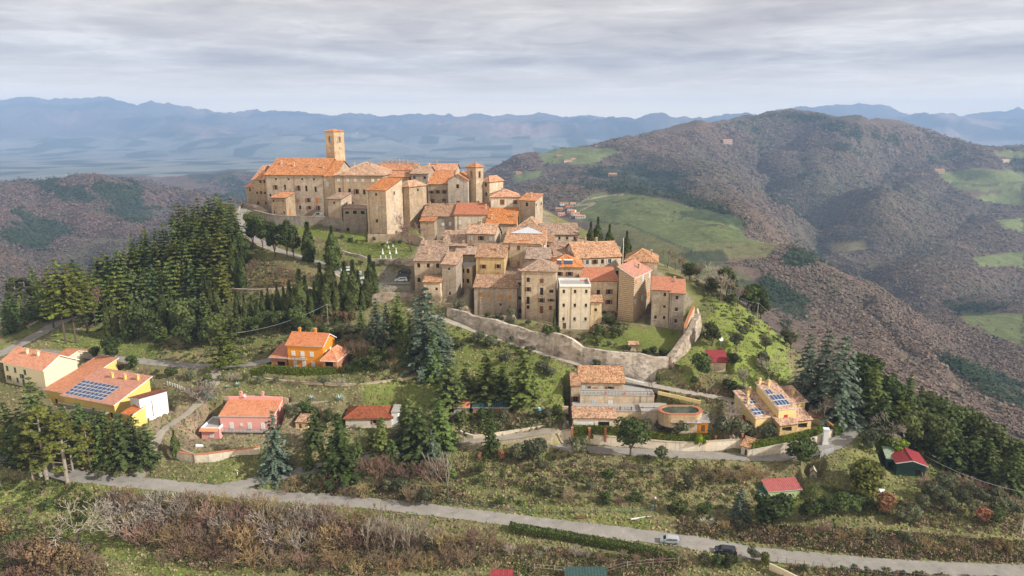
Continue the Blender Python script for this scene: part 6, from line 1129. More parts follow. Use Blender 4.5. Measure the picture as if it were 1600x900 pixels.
def p_round(seed, H=6.0, Rm=2.6, mat='olive', base=.22, lobes=9, n=1500, size=.17, flat=.8, trunk=True, hollow=.55):
    r = np.random.default_rng(seed); C_, S_, N_ = [], [], []
    for k in range(lobes):
        a = r.uniform(0, 2 * math.pi); d = Rm * r.uniform(.15, .68); lr = Rm * r.uniform(.3, .52); cz = H * (base + (1 - base) * r.uniform(.3, .85)); 
        if k == 0: d = 0; cz = H * .72; lr = Rm * .5
        m_ = n // lobes; x = r.normal(size=(m_, 3)); x /= np.linalg.norm(x, axis=1)[:, None]; x *= (hollow + (1 - hollow) * r.uniform(0, 1, (m_, 1)) ** .5) * (1 + .12 * r.normal(size=(m_, 1)))
        C_.append(x * [lr, lr, lr * flat] + [math.cos(a) * d, math.sin(a) * d, min(cz, H - lr * flat * .8)]); S_.append(np.full(m_, r.uniform(.72, 1.25)) * r.uniform(.75, 1.25, m_)); N_.append(x)
    c = np.concatenate(C_); c[:, 2] = np.maximum(c[:, 2], .1); v, f, col_ = cards(c, size * r.uniform(.6, 1.4, len(c)), np.concatenate(N_) * .8, 1.0, np.concatenate(S_), r)
    cr = mesh_np('crown', v, f, LM[mat], False, col_)
    if not trunk: return cr, None, H
    m = MB(); m.cyl((0, 0, -.5), (0, 0, H * base + .3), .2, .15, 6, cap=False)
    for k in range(5): a = k * 1.3 + seed; m.cyl((0, 0, H * base), (math.cos(a) * Rm * .45, math.sin(a) * Rm * .45, H * .62), .1, .03, 5, cap=False)
    return cr, m.build('trunk', M['bark'], False), H
def p_pine(seed, H=12.0, Rm=2.8, mat='pine', lowf=.45):
    r = np.random.default_rng(seed); C_, N_, S_ = [], [], []; m = MB(); m.cyl((0, 0, -.5), (0, 0, H * .5), .21, .16, 7, cap=False); m.cyl((0, 0, H * .5), (.1, .1, H * .95), .16, .05, 6, cap=False)
    for k in range(38):
        t = r.uniform(lowf, 1.0); a = k * 2.4; d = Rm * (1 - (t - lowf) / (1.02 - lowf)) ** .6 * r.uniform(.5, 1.0); lr = r.uniform(.4, .95) * Rm * .27; c = np.array([math.cos(a) * d, math.sin(a) * d, H * t]); m.cyl((0, 0, H * t - d * .3), tuple(c), .05, .02, 4, cap=False)
        x = r.normal(size=(70, 3)); x /= np.linalg.norm(x, axis=1)[:, None]; x *= r.uniform(.2, 1, (70, 1)) ** .5; C_.append(x * [lr * 1.25, lr * 1.25, lr * .8] + c); N_.append(np.tile([0, 0, .6], (70, 1)) + x * .5); S_.append(np.full(70, r.uniform(.75, 1.3)) * r.uniform(.75, 1.25, 70))
    c = np.concatenate(C_); v, f, col_ = cards(c, .15 * r.uniform(.7, 1.5, len(c)), np.concatenate(N_), 1.0, np.concatenate(S_), r)
    return mesh_np('crown', v, f, LM[mat], False, col_), m.build('trunk', M['pale_bark'], False), H
def p_bare(seed, H=8.0, spread=.5, mat='twig', depth=5, stems=1, thick=.12, kids=3):
    r = np.random.default_rng(seed); seg = []; trunk = []
    def grow(p, d, L, w, k):
        q = p + d * L; (trunk if k == 0 and stems == 1 else seg).append((p, q, w, w * .62))
        if k >= depth: return
        for _ in range(kids if k else kids + 1):
            nd_ = d + r.normal(size=3) * spread; nd_[2] += .12; nd_ /= np.linalg.norm(nd_); grow(p + (q - p) * r.uniform(.55, 1.0), nd_, L * r.uniform(.6, .82), max(w * .55, .012), k + 1)
    for s in range(stems):
        a = 2 * math.pi * s / stems + r.uniform(-.3, .3); d = np.array([math.cos(a) * .42, math.sin(a) * .42, 1.0]) * (1 if stems > 1 else 0) + np.array([0, 0, 1.0]) * (stems == 1); d = d + r.normal(size=3) * .12; d /= np.linalg.norm(d)
        grow(np.array([math.cos(a), math.sin(a), 0]) * .18 * (stems > 1), d, H * (.30 if stems == 1 else .26), thick if stems == 1 else thick * .5, 0)
    p0 = np.array([s[0] for s in seg]); p1 = np.array([s[1] for s in seg]); w0 = np.array([s[2] for s in seg]); w1 = np.array([s[3] for s in seg]); v, f = strips(p0, p1, np.maximum(w0, .026), np.maximum(w1, .02)); zmax = v[:, 2].max(); tn = np.repeat(r.uniform(.65, 1.45, len(seg)), 6)
    cr = mesh_np('crown' if stems == 1 else 'branches', v, f, LM[mat], False, tn[:, None] * np.ones(3)); tk = None
    if trunk: tk = tapered([trunk[0][0] - [0, 0, .5], trunk[0][1]], [thick * 1.2, thick * .8], 'trunk')
    return cr, tk, float(zmax)
PROTO = {
 'cedar': [p_cedar(s, 14, 4.3 + .3 * s, mat='cedar', pw=.55 + .08 * s) for s in (1, 2, 3)] + [p_cedar(4, 14, 4.6, mat='conifer', tiers=11, pw=.6)], 'layered': [p_cedar(s, 15, 5.2, mat='yellow', tiers=11, droop=.1, pw=.5) for s in (11, 12)] + [p_cedar(13, 15, 4.9, mat='conifer', tiers=11, droop=.12, pw=.55), p_cedar(14, 15, 5.4, mat='conifer', tiers=12, droop=.08, pw=.5)], 'conifer': [p_cedar(s, 12, 3.1, mat='conifer', tiers=15, low=.06) for s in (21, 22)] + [p_cedar(23, 12, 3.8, mat='cedar', tiers=13, low=.06, pw=.6)],
 'blue': [p_cedar(s, 16, 5.2, mat='blue', tiers=16, droop=.42, low=.04, pw=.7) for s in (31, 32)], 'tallpine': [p_cedar(s, 22, 4.6, mat='yellow', tiers=12, low=.40, droop=.22, pw=.42) for s in (41, 42)], 'pine': [p_pine(s) for s in (51, 52, 53)], 'ypine': [p_pine(s, Rm=2.5, mat='moss', lowf=.3) for s in (54, 55)],
 'roundpine': [p_round(s, 11, 2.5, 'evergreen', .14, 15, 2800, .19, 1.25) for s in (56, 57)],
 'cypress': [p_cypress(s, Rm=.8 + .12 * (s % 3)) for s in (61, 62, 63)], 'fatcyp': [p_cypress(s, Rm=1.8) for s in (64, 65)],
 'olive': [p_round(s, 4.5, 2.5, 'olive', .2) for s in (71, 72, 73)], 'oak': [p_round(s, 7, 3.3, 'evergreen', .18, 12, 2000, .2) for s in (81, 82)], 'shrub': [p_round(s, 3.0, 2.0, 'evergreen', .0, 8, 1100, .15, trunk=False) for s in (83, 84)], 'bright': [p_round(91, 4, 2.1, 'bright', .1, 9, 1300, .16)], 'mossy': [p_round(92, 5, 2.8, 'moss', .12, 10, 1600, .18)],
 'rust': [p_round(s, 4, 2.0, 'rust', .1, 8, 900, .15) for s in (93, 94)], 'brownleaf': [p_round(s, 4, 2.2, 'brownleaf', .05, 9, 1300, .14) for s in (95, 96)], 'bare': [p_bare(s, mat='twig') for s in (101, 102, 103)], 'baregrey': [p_bare(s, mat='twig_grey', spread=.6) for s in (104, 105)], 'thicket': [p_bare(s, 6, .36, 'twig', 4, 9, .1, 2) for s in (111, 112, 113, 118)], 'gold': [p_bare(s, 6, .38, 'twig_gold', 4, 9, .1, 2) for s in (114, 115)], 'pale': [p_bare(s, 5, .38, 'twig_grey', 4, 10, .09, 2) for s in (116, 117)],
 'poplar': [p_bare(s, 9, .22, 'twig_grey', 4, 1, .1) for s in (121, 122)],
}
NAMES = {'roundpine': ('pine_tree', 'pine'), 'cedar': ('cedar_tree', 'conifer'), 'layered': ('cedar_tree', 'conifer'), 'conifer': ('fir_tree', 'conifer'), 'blue': ('blue_cedar', 'conifer'), 'tallpine': ('pine_tree', 'pine'), 'pine': ('pine_tree', 'pine'), 'ypine': ('pine_tree', 'pine'), 'cypress': ('cypress_tree', 'cypress'), 'fatcyp': ('cypress_tree', 'cypress'), 'olive': ('olive_tree', 'olive tree'), 'oak': ('evergreen_oak', 'tree'), 'shrub': ('evergreen_shrub', 'shrub'), 'bright': ('bright_shrub', 'shrub'), 'mossy': ('yellow_green_tree', 'tree'), 'rust': ('rust_leaved_shrub', 'shrub'), 'brownleaf': ('brown_leaved_shrub', 'shrub'), 'bare': ('bare_tree', 'tree'), 'baregrey': ('bare_tree', 'tree'), 'thicket': ('bare_shrub', 'shrub'), 'gold': ('bare_shrub', 'shrub'), 'pale': ('bare_shrub', 'shrub'), 'poplar': ('bare_sapling', 'tree')}
def plant(kind, x, y, hgt, label, group=None, wide=1.0):
    var = PROTO[kind]; k = random.randrange(len(var)); cr, tk, H0 = var[k]; s = hgt / H0; nm, cat = NAMES[kind]; z = Hz(x, y) - .1
    if kind in ('thicket', 'gold', 'pale', 'shrub') and tk is None:
        o = bpy.data.objects.new(nm, cr); C.objects.link(o); o.location = (x, y, z); o.rotation_euler = (0, 0, random.uniform(0, 6.3)); o.scale = (s * wide, s * wide, s); tag(o, label, cat, group, 'thing'); return o
    root = thing(nm, label, cat, (x, y, z), random.uniform(0, 6.3), group)
    for n_, me in (('crown' if me_ is cr else 'trunk', me_) for me_ in (cr, tk) if me_ is not None):
        o = bpy.data.objects.new(n_, me); C.objects.link(o); o.parent = root; o.scale = (s * wide, s * wide, s)
    return root
ORD = ['first', 'second', 'third', 'fourth', 'fifth', 'sixth', 'seventh', 'eighth', 'ninth', 'tenth', 'eleventh', 'twelfth', 'thirteenth', 'fourteenth', 'fifteenth', 'sixteenth', 'seventeenth', 'eighteenth', 'nineteenth', 'twentieth']
def at_top(u, vb, vt):            # ground point and height of a thing seen between two rows
    g = G(u, vb); return g.x, g.y, max(1.5, (slope(vt) - slope(vb)) * g.y * 1.02)
def row(desc, kinds, pts, n, h, group=None, ju=5, jv=3, wide=1.0):
    """n trees strung along image points; desc names the row"""
    ds = [math.dist(pts[i], pts[i + 1]) for i in range(len(pts) - 1)]; tot = sum(ds); L = []
    for k in range(n):
        s = tot * (k + .5) / n; i = 0
        while i < len(ds) - 1 and s > ds[i]: s -= ds[i]; i += 1
        t = s / ds[i]; L.append((pts[i][0] + t * (pts[i + 1][0] - pts[i][0]) + random.uniform(-ju, ju), pts[i][1] + t * (pts[i + 1][1] - pts[i][1]) + random.uniform(-jv, jv)))
    L.sort(key=lambda q: q[0]); k2 = 0; L2 = [(u, v, G(u, v)) for u, v in L]; L2 = [q for q in L2 if q[2] is not None and q[2].y < 420]
    for k, (u, v, g) in enumerate(L2):
        kd = kinds if isinstance(kinds, str) else random.choice(kinds); hh = random.uniform(*h) if isinstance(h, tuple) else h
        o_ = 'leftmost' if k == 0 else 'rightmost' if k == len(L2) - 1 else ORD[k] + ' from left'
        plant(kd, g.x, g.y, hh, o_ + ' ' + desc, group or desc, wide * random.uniform(.85, 1.15))
def one(kind, u, vb, vt, label, wide=1.0, group=None): x, y, h = at_top(u, vb, vt); plant(kind, x, y, h, label, group, wide)
def many(desc, kind, lst, wide=1.0, group=None):
    lst = sorted(lst, key=lambda q: q[0])
    for k, (u, vb, vt) in enumerate(lst): one(kind, u, vb, vt, ('leftmost' if k == 0 else 'rightmost' if k == len(lst) - 1 else ORD[k] + ' from left') + ' ' + desc, wide * random.uniform(.9, 1.1), group or desc)
# --- wood left of the palace
row('of the cedars along the top edge of the palace wood', ['cedar', 'conifer', 'layered'], [(195,412),(250,392),(300,374),(345,368),(372,372)], 14, (13, 16.5))
row('of the trees behind the top edge of the palace wood', ['cedar', 'conifer'], [(215,395),(260,378),(310,362),(350,356)], 8, (11, 14))
row('of the dark conifers in the upper palace wood', ['conifer', 'cedar', 'layered'], [(165,436),(230,415),(290,400),(340,395),(372,405)], 16, (12, 16))
row('of the layered cedars in the middle palace wood', ['layered', 'cedar', 'layered'], [(150,470),(220,450),(280,440),(355,430)], 15, (14, 17))
row('of the conifers on the left edge of the palace wood', ['conifer', 'cedar', 'pine'], [(15,500),(60,486),(100,470),(140,450),(180,426),(205,414)], 18, (13, 17))
row('of the dark conifers behind the left edge of the palace wood', ['cedar', 'conifer'], [(5,522),(40,510),(70,502),(115,490),(150,474)], 11, (9, 13))
row('of the shaggy conifers in the lower palace wood', ['conifer', 'cedar', 'layered'], [(140,505),(190,495),(240,485),(300,475),(355,470)], 15, (13, 17))
row('of the trees on the lower fringe of the palace wood', ['oak', 'conifer', 'fatcyp'], [(195,532),(240,528),(290,520),(330,515)], 8, (9, 13))
many('of the tall yellow-green pines with bare trunks on the grass', 'tallpine', [(84,512,425),(103,538,408),(119,536,415),(137,522,420),(128,512,408)], 1.15)
one('bare', 151, 510, 440, 'tall dead grey conifer between the pines and the palace wood', .8); one('bare', 140, 508, 455, 'shorter dead grey conifer left of the tall dead one', .8)
many('of the slim cypresses at the foot of the palace wood', 'cypress', [(171,530,472),(182,528,465),(259,520,447),(272,518,452),(285,518,475),(325,500,430),(333,502,440),(341,500,445)])
many('of the slim cypresses in the row below the palace lane', 'cypress', [(370,452,367),(380,452,388),(372,505,455),(384,505,462),(404,505,470),(420,482,450),(435,488,444),(446,500,450)])
many('of the tall cypresses below the car park', 'cypress', [(472,502,422),(480,498,432),(494,492,440),(503,486,412),(518,488,400),(534,492,444),(541,486,410),(554,484,408),(561,480,424),(568,484,446),(580,466,400),(586,466,410)], 1.15)
one('cypress', 483, 409, 348, 'single broad cypress standing by the palace lane', 1.5); one('fatcyp', 521, 422, 354, 'large dark conifer on the bank below the palace annex', 1.0)
many('of the clipped dark pines lining the lane below the palace', 'roundpine', [(396,388,330),(411,390,333),(430,402,344),(449,404,342),(459,404,350)], 1.0)
many('of the shrubs on the brown bank below the palace lane', 'thicket', [(400,420,404),(430,432,414),(455,440,420),(480,440,425),(505,440,428),(388,430,412),(440,425,412)], 1.2)
many('of the bare shrubs below the cypresses left of the car park', 'gold', [(415,450,432),(445,448,432),(520,500,478),(545,505,482),(500,510,490)], 1.3)
row('of the round oaks on the slope above the orange villa', ['oak', 'shrub', 'olive', 'oak'], [(290,548),(330,535),(380,525),(420,520),(470,520)], 10, (6, 9))
row('of the shrubs between the cypress slope and the orange villa', ['shrub', 'oak', 'olive'], [(395,510),(440,515),(500,528),(560,535),(610,540)], 9, (3.5, 6))
# --- middle slope
many('of the blue-grey cedars below the village car park', 'blue', [(590,545,468),(605,530,475),(668,575,452),(652,540,462),(690,560,485)], .95)
many('of the dark firs beside the blue-grey cedars', 'conifer', [(622,530,460),(640,560,500),(565,520,478),(677,590,520)], 1.0)
one('blue', 433, 742, 645, 'large drooping grey-green cedar right of the pink house', .95); one('conifer', 533, 748, 648, 'tall dark conifer below the white cottage', 1.25); one('conifer', 492, 700, 645, 'bushy conifer between the pink house and the cottage', 1.2)
one('layered', 352, 578, 495, 'yellow-green conifer in front of the pole left of the orange villa', 1.0); one('oak', 330, 545, 492, 'dense round oak behind the yellow-green conifer'); one('oak', 178, 572, 532, 'round evergreen at the bend of the cross road'); one('shrub', 208, 575, 555, 'small dark shrub right of the round evergreen by the cross road', .9)
one('oak', 150, 565, 545, 'low dark shrub left of the round evergreen by the cross road'); one('conifer', 250, 530, 495, 'pale bushy tree above the cross road', 1.4); one('oak', 236, 535, 502, 'leafy tree left of the pale bushy tree above the cross road')
many('of the firs behind the blue-green shed roof', 'conifer', [(702,636,567),(725,628,575),(760,632,553),(785,625,570),(820,630,548)], 1.5)
many('of the conifers crowding below the cottage', 'conifer', [(598,722,655),(640,700,625),(658,722,640),(690,705,630),(615,735,690)], 1.3); one('blue', 676, 735, 672, 'blue-grey cedar at the right end of the crowd below the cottage'); one('ypine', 725, 690, 640, 'thin pine left of the pale street wall'); one('conifer', 767, 708, 640, 'slender pine in front of the pale street wall', .8)
many('of the olives and shrubs on the grass below the village path', 'olive', [(700,545,525),(722,548,532),(765,545,525),(850,585,565),(862,590,572),(790,570,552),(828,555,540),(745,535,518)], 1.2)
row('of the shrubs on the terrace bank between sheds and terraced house', ['olive', 'shrub', 'thicket'], [(670,662),(740,660),(800,658),(880,650)], 14, (2, 3.4))
row('of the shrubs above the long curving wall', ['thicket', 'olive', 'shrub'], [(540,578),(600,582),(650,575),(690,572)], 9, (2, 4.5))
row('of the bare shrubs under the villa hedge', ['thicket', 'pale', 'olive'], [(360,595),(410,600),(470,602),(540,603)], 9, (1.8, 3))
row('of the scattered shrubs on the grass left of the villa', ['shrub', 'thicket', 'olive'], [(215,585),(270,590),(320,598),(350,590)], 7, (1.8, 3.2)); one('pale', 318, 630, 597, 'large bare silvery shrub by the garden lane', 1.3); one('thicket', 303, 628, 600, 'purplish bare shrub beside the silvery one', 1.2); one('bright', 329, 612, 598, 'bright green shrub right of the silvery shrub')
# --- pines in the lower left
row('of the broad pines in the lower left corner', ['ypine', 'cedar', 'conifer', 'ypine'], [(-10,722),(30,730),(80,738),(130,733),(180,728),(238,728)], 11, (10, 14), ju=8, wide=1.1)
row('of the yellow-green pines in front of the solar house', ['conifer', 'ypine', 'cedar'], [(10,700),(60,705),(110,708),(160,700),(225,706)], 10, (9, 13), wide=1.15)
one('cedar', 62, 690, 592, 'pointed fir rising before the cream farmhouse'); one('fatcyp', 275, 712, 672, 'dense green conifer at the white corner wall', .9); one('olive', 158, 752, 735, 'tiny dead shrub at the road edge lower left', .8)
# --- lane trees and shrubs lower middle
many('of the round olives along the upper lane', 'olive', [(834,720,684),(806,725,695),(902,714,682),(1035,724,697),(846,738,716)], .95)
one('oak', 985, 712, 655, 'largest leafy tree before the terraced house hedge'); one('bright', 1092, 704, 677, 'small yellow-green shrub by the upper lane', .7)
many('of the grey olives in the terraced house garden', 'olive', [(975,680,662),(1005,680,655),(1048,678,650),(1065,684,655),(1030,676,660),(1150,690,655),(1170,690,660),(1195,688,662),(1130,685,650)], 1.0)
one('baregrey', 1140, 690, 628, 'grey bare tree between the oval pool and the yellow houses', 1.0); one('oak', 1250, 728, 690, 'wide dark bush below the curved white wall', 1.5)
one('bright', 1395, 712, 680, 'bright yellow-green tree behind the crimson shed', 1.2); one('olive', 1352, 700, 670, 'tall feathery shrub left of the bright green tree', .9); one('mossy', 1350, 775, 722, 'round yellow-green tree left of the crimson shed', 1.15); one('rust', 1385, 808, 768, 'rust-brown shrub below the round yellow-green tree', 1.0); one('rust', 1535, 818, 790, 'orange-brown shrub near the right edge', .9); one('shrub', 1558, 825, 800, 'dark shrub just right of the orange-brown one')
one('oak', 1200, 825, 775, 'dense dark evergreen below the pink-roofed shed', 1.5); one('blue', 1155, 810, 762, 'blue-grey drooping cedar left of the pink-roofed shed', 1.1); many('of the dark evergreen bushes right of the pink-roofed shed', 'oak', [(1262,815,780),(1290,808,775),(1315,806,772),(1335,804,775)], 1.1)
row('of the grey olives on the right-hand slope', 'olive', [(1380,800),(1430,810),(1460,790),(1500,800),(1540,790),(1590,800)], 13, (3.2, 4.8), jv=12); row('of the olives right of the crimson shed', ['olive', 'thicket'], [(1440,765),(1480,770),(1520,775),(1570,782)], 10, (3, 4.6), jv=10)
row('of the rust and grey shrubs at the edge of the right wood', ['thicket', 'rust', 'olive'], [(1470,750),(1510,765),(1560,790),(1600,800)], 8, (2.5, 4.5)); many('of the small rust shrubs above the lower road bank', 'rust', [(750,718,704),(782,722,700)], .8)
row('of the shrubs on the grass slope above the main road', ['olive', 'thicket', 'shrub'], [(740,765),(820,770),(900,775),(980,780),(1060,785),(1120,790)], 14, (1.5, 3.4), jv=22)
row('of the small shrubs on the slope under the upper lane', ['thicket', 'shrub', 'olive'], [(700,750),(790,745),(900,745),(1000,745),(1100,748)], 12, (1.2, 2.8), jv=14)
row('of the bare thorn bushes under the right end of the upper lane', ['thicket', 'gold'], [(1085,740),(1120,748),(1160,752),(1200,745)], 9, (2.2, 3.6), jv=6)
row('of the shrubs above the main road left of its middle', ['gold', 'thicket', 'olive', 'thicket'], [(440,765),(500,762),(560,768),(620,775),(690,782)], 14, (2.5, 5.5), jv=12)
row('of the tangled trees below the cottage conifers', ['bare', 'thicket', 'gold', 'conifer'], [(560,745),(610,750),(660,755),(710,750)], 10, (4, 7), jv=8)
row('of the young pines between junction and cottage conifers', ['conifer', 'ypine'], [(470,728),(500,735),(560,722),(590,715)], 6, (5, 8))
one('poplar', 700, 780, 700, 'tall bare sapling at the upper road edge')
# --- thickets below the main road
row('of the bare bushes lining the lower edge of the main road', ['thicket', 'thicket', 'gold', 'pale'], [(165,795),(250,800),(340,800),(430,812),(520,815)], 19, (4.0, 6), jv=5, wide=1.1)
row('of the bare bushes in the upper thicket', ['thicket', 'gold', 'thicket', 'pale'], [(175,822),(260,828),(350,832),(440,838),(540,835),(600,840)], 20, (5, 7.2), jv=6, wide=1.1)
row('of the bare bushes in the middle thicket', ['thicket', 'gold', 'pale', 'thicket'], [(190,845),(270,855),(360,858),(450,862),(560,862),(650,858)], 20, (5, 7), jv=6, wide=1.1)
row('of the bare bushes along the bottom of the thicket', ['thicket', 'thicket', 'gold'], [(240,880),(330,875),(450,890),(560,895),(650,890),(740,885)], 18, (3.4, 5.4), jv=6, wide=1.15)
row('of the leaning saplings under the road bend', 'poplar', [(570,868),(620,870),(680,865)], 9, (7.5, 10)); row('of the golden bare trees right of the saplings', ['gold', 'bare'], [(690,870),(730,868),(780,872)], 6, (5, 7.5))
row('of the brown bushes in the bottom left corner', ['brownleaf', 'thicket', 'gold', 'shrub', 'brownleaf'], [(-10,840),(30,862),(80,880),(140,900),(10,905)], 14, (2.8, 4.5), jv=8); one('baregrey', 118, 855, 772, 'pale bare spreading tree at the lower left', 1.1); row('of the bushes left of the thicket', ['thicket', 'shrub'], [(0,805),(40,800),(150,790)], 5, (1.6, 2.6))
row('of the brambles above the green shed', ['thicket', 'thicket', 'pale'], [(790,865),(860,870),(940,875),(1030,880),(1080,878)], 15, (1.5, 2.8), jv=7); row('of the shrubs around the dark blue car', ['shrub', 'olive', 'mossy'], [(1090,880),(1120,885),(1165,880),(1200,885)], 6, (2, 3.2)); row('of the shrubs beyond the road fence at bottom right', ['thicket', 'olive', 'shrub'], [(1230,888),(1300,892),(1380,897),(1440,899)], 9, (1, 1.8))
# --- village greenery
many('of the black-green conifers behind the village', 'fatcyp', [(922,402,348),(933,402,343),(951,404,352),(978,412,362)], .9); one('bare', 645, 392, 336, 'spreading bare tree beside the tall pale tower house', 1.25); row('of the bare shrubs under the left village houses', ['thicket', 'olive', 'thicket'], [(655,470),(690,482),(720,490),(735,492)], 7, (2, 4.5))
many('of the garden shrubs inside the ramparts', 'shrub', [(935,528,508),(962,528,508),(860,535,512),(1022,556,543),(1035,556,545),(1045,557,546),(948,505,492),(930,500,487),(1010,556,545)], .9); row('of the low bushes under the banded house', ['olive', 'thicket', 'shrub'], [(925,512),(950,520),(975,512),(940,498)], 7, (1.4, 2.6)); one('cypress', 866, 512, 484, 'small cypress beside the cream flat-roofed townhouse', .8)
# --- right meadow and wood
many('of the young olives on the bright meadow', 'olive', [(1150,545,520),(1158,528,508),(1196,548,524),(1190,572,550),(1172,510,494),(1225,520,498),(1235,545,515)], .9); one('oak', 1112, 545, 510, 'dark evergreen beside the rampart end'); one('oak', 1146, 575, 552, 'black-green bush right of the red-roofed hut'); one('shrub', 1090, 590, 556, 'tall shrub left of the red-roofed hut', .9)
many('of the grey bare trees on the bright meadow', 'baregrey', [(1205,605,552),(1160,612,572),(1248,622,578),(1100,450,405),(1125,470,425)], 1.1); row('of the shrubs on the bank above the yellow houses', ['thicket', 'olive', 'shrub', 'gold'], [(1080,600),(1120,612),(1170,622),(1230,630),(1270,640)], 14, (2, 3.6), jv=7)
row('of the bare trees behind the rightmost village house', ['bare', 'oak', 'bare'], [(1040,415),(1065,432),(1100,452),(1130,470)], 9, (6, 9)); row('of the dark trees along the ridge right of the village', ['oak', 'cedar', 'conifer', 'bare'], [(1130,462),(1160,480),(1190,500),(1220,520),(1245,538)], 11, (8, 11), jv=3)
row('of the trees behind the ridge right of the village', ['oak', 'cedar', 'bare'], [(1050,405),(1090,428),(1140,450),(1190,482),(1230,508)], 10, (6, 10))
many('of the big blue-grey cedars at the meadow edge', 'blue', [(1258,620,525),(1282,640,518),(1308,655,530),(1325,640,560)], 1.0); one('baregrey', 1288, 668, 618, 'bare tree beside the end of the yellow houses', 1.0); one('baregrey', 1382, 690, 640, 'grey bare tree at the lane bend near the right wood', 1.1)
row('of the conifers along the upper edge of the right wood', ['cedar', 'conifer', 'oak', 'layered'], [(1290,578),(1340,600),(1400,635),(1460,668),(1530,705),(1600,745)], 18, (11, 15))
row('of the trees in the middle of the right wood', ['conifer', 'layered', 'cedar', 'oak'], [(1340,640),(1400,668),(1460,700),(1530,735),(1610,775)], 17, (11, 15)); row('of the trees at the lower edge of the right wood', ['cedar', 'oak', 'conifer', 'layered'], [(1360,672),(1420,700),(1480,728),(1540,758),(1600,795)], 15, (9, 13))
row('of the trees behind the upper edge of the right wood', ['oak', 'cedar', 'conifer'], [(1310,565),(1380,600),(1450,640),(1540,690),(1620,735)], 14, (9, 13))
# --- clipped hedges
def hedge(label, pts, hgt, wd, mat='hedge', fix=False):
    c = spline([P(*q) for q in pts], 1.2); root = thing('clipped_hedge', label, 'hedge', (c[0].x, c[0].y, c[0].z if fix else Hz(c[0].x, c[0].y))); b = np.array(root.location); pts_ = []
    L = sum((c[i + 1] - c[i]).length for i in range(len(c) - 1)); n = int(L * 110)
    ii = rng.uniform(0, len(c) - 1.001, n); i0 = ii.astype(int); fr_ = (ii - i0)[:, None]; A_ = np.array([list(q) for q in c]); p = A_[i0] * (1 - fr_) + A_[i0 + 1] * fr_; d = A_[i0 + 1] - A_[i0]; d[:, 2] = 0; d /= np.linalg.norm(d, axis=1)[:, None]; sd = np.stack([d[:, 1], -d[:, 0], 0 * d[:, 0]], 1)
    z = p[:, 2] if fix else hz_at(p[:, 0], p[:, 1]); side = rng.random(n); s = np.where(side < .5, rng.uniform(-1, 1, n), np.where(side < .78, 1, -1) + rng.normal(size=n) * .06); hz_ = np.where(side < .5, 1 + rng.normal(size=n) * .05, rng.uniform(0, 1, n))
    q = p + sd * (s * wd / 2)[:, None]; q[:, 2] = z + hz_ * hgt; v, f, cl_ = cards(q - b, .16 * rng.uniform(.7, 1.3, n)); mesh_np('foliage', v, f, LM['hedge' if mat == 'hedge' else mat], root, cl_)
    m = MB()
    for a_, b_ in zip(c[:-1], c[1:]):
        t = (b_ - a_); t.z = 0; t.normalize(); s_ = Vector((t.y, -t.x, 0)) * wd * .44; za, zb_ = (a_.z - 1.5, b_.z - 1.5) if fix else (Hz(a_.x, a_.y), Hz(b_.x, b_.y)); A0 = Vector((a_.x, a_.y, za)) - Vector(b); B0 = Vector((b_.x, b_.y, zb_)) - Vector(b); u_ = Vector((0, 0, hgt * .93 + 1.5 * fix))
        m.q(A0 + s_, B0 + s_, B0 + s_ + u_, A0 + s_ + u_); m.q(B0 - s_, A0 - s_, A0 - s_ + u_, B0 - s_ + u_); m.q(A0 + s_ + u_, B0 + s_ + u_, B0 - s_ + u_, A0 - s_ + u_)
    m.build('core', M['hedge'], root)
LM['hedge'] = leafmat('leaf_hedge', (.14, .19, .03), .1)
hedge('bright clipped hedge in front of the orange villa', [(392,586,187),(425,586,186.5),(470,587,185.5),(528,587,185.5)], 1.9, 1.4); hedge('darker loose hedge right of the villa hedge', [(535,588,185),(570,588,184.5),(608,586,185)], 2.0, 1.6, 'evergreen')
hedge('long dark hedge along the near side of the main road', [(796,824,134),(860,832,131.8),(930,842,129.2),(1000,855,126.3),(1060,868,123.5)], 1.5, 1.5, 'evergreen')
hedge('clipped hedge between brick posts above the upper lane', [(896,675,161),(946,677,160.7),(1000,683,160.2),(1060,689,158.6),(1110,688,158.6)], 1.7, 1.0, 'hedge', True); hedge('curved clipped hedge below the yellow houses', [(1170,703,155.2),(1215,694,156.2),(1255,685,157.6),(1285,676,159.5)], 1.7, 1.1, 'hedge', True); hedge('clipped hedge at the bend right of the white wall tower', [(1300,678,160),(1312,670,161.5),(1322,660,165),(1326,652,169)], 1.6, 1.8, 'hedge', True)
# --- ground growth nobody could count
def scatter(poly, n, y0=100, y1=420):
    us = np.array([p[0] for p in poly]); vs = np.array([p[1] for p in poly]); out_ = []
    u = rng.uniform(us.min(), us.max(), n * 3); v = rng.uniform(vs.min(), vs.max(), n * 3); k = inpoly(u, v, poly); u, v = u[k][:n], v[k][:n]
    if not len(u): return np.zeros((0, 3))
    s = slope(v); a = ((u - U0) / F) / (CP + SP * (V0 - v) / F); yy = np.exp(np.linspace(math.log(y0), math.log(y1), 420)); res = np.full(len(u), np.nan)
    prev = np.ones(len(u)) * 9; 
    for i, y in enumerate(yy):
        h = CZ + s * y - hz_at(a * y, np.full(len(u), y)); hit = (h <= 0) & np.isnan(res) & (prev > 0)
        if i: res[hit] = yy[i - 1] + (y - yy[i - 1]) * prev[hit] / (prev[hit] - h[hit] + 1e-9)
        prev = h
    ok = ~np.isnan(res); y = res[ok]; x = a[ok] * y; return np.stack([x, y, hz_at(x, y)], 1)
def offroad(p, m=-.25):
    keep = np.ones(len(p), bool)
    for c_, wd in ROADS.values(): d, _ = segdist(p[:, 0], p[:, 1], [(q.x, q.y) for q in c_]); keep &= d > wd / 2 + m
    return p[keep]
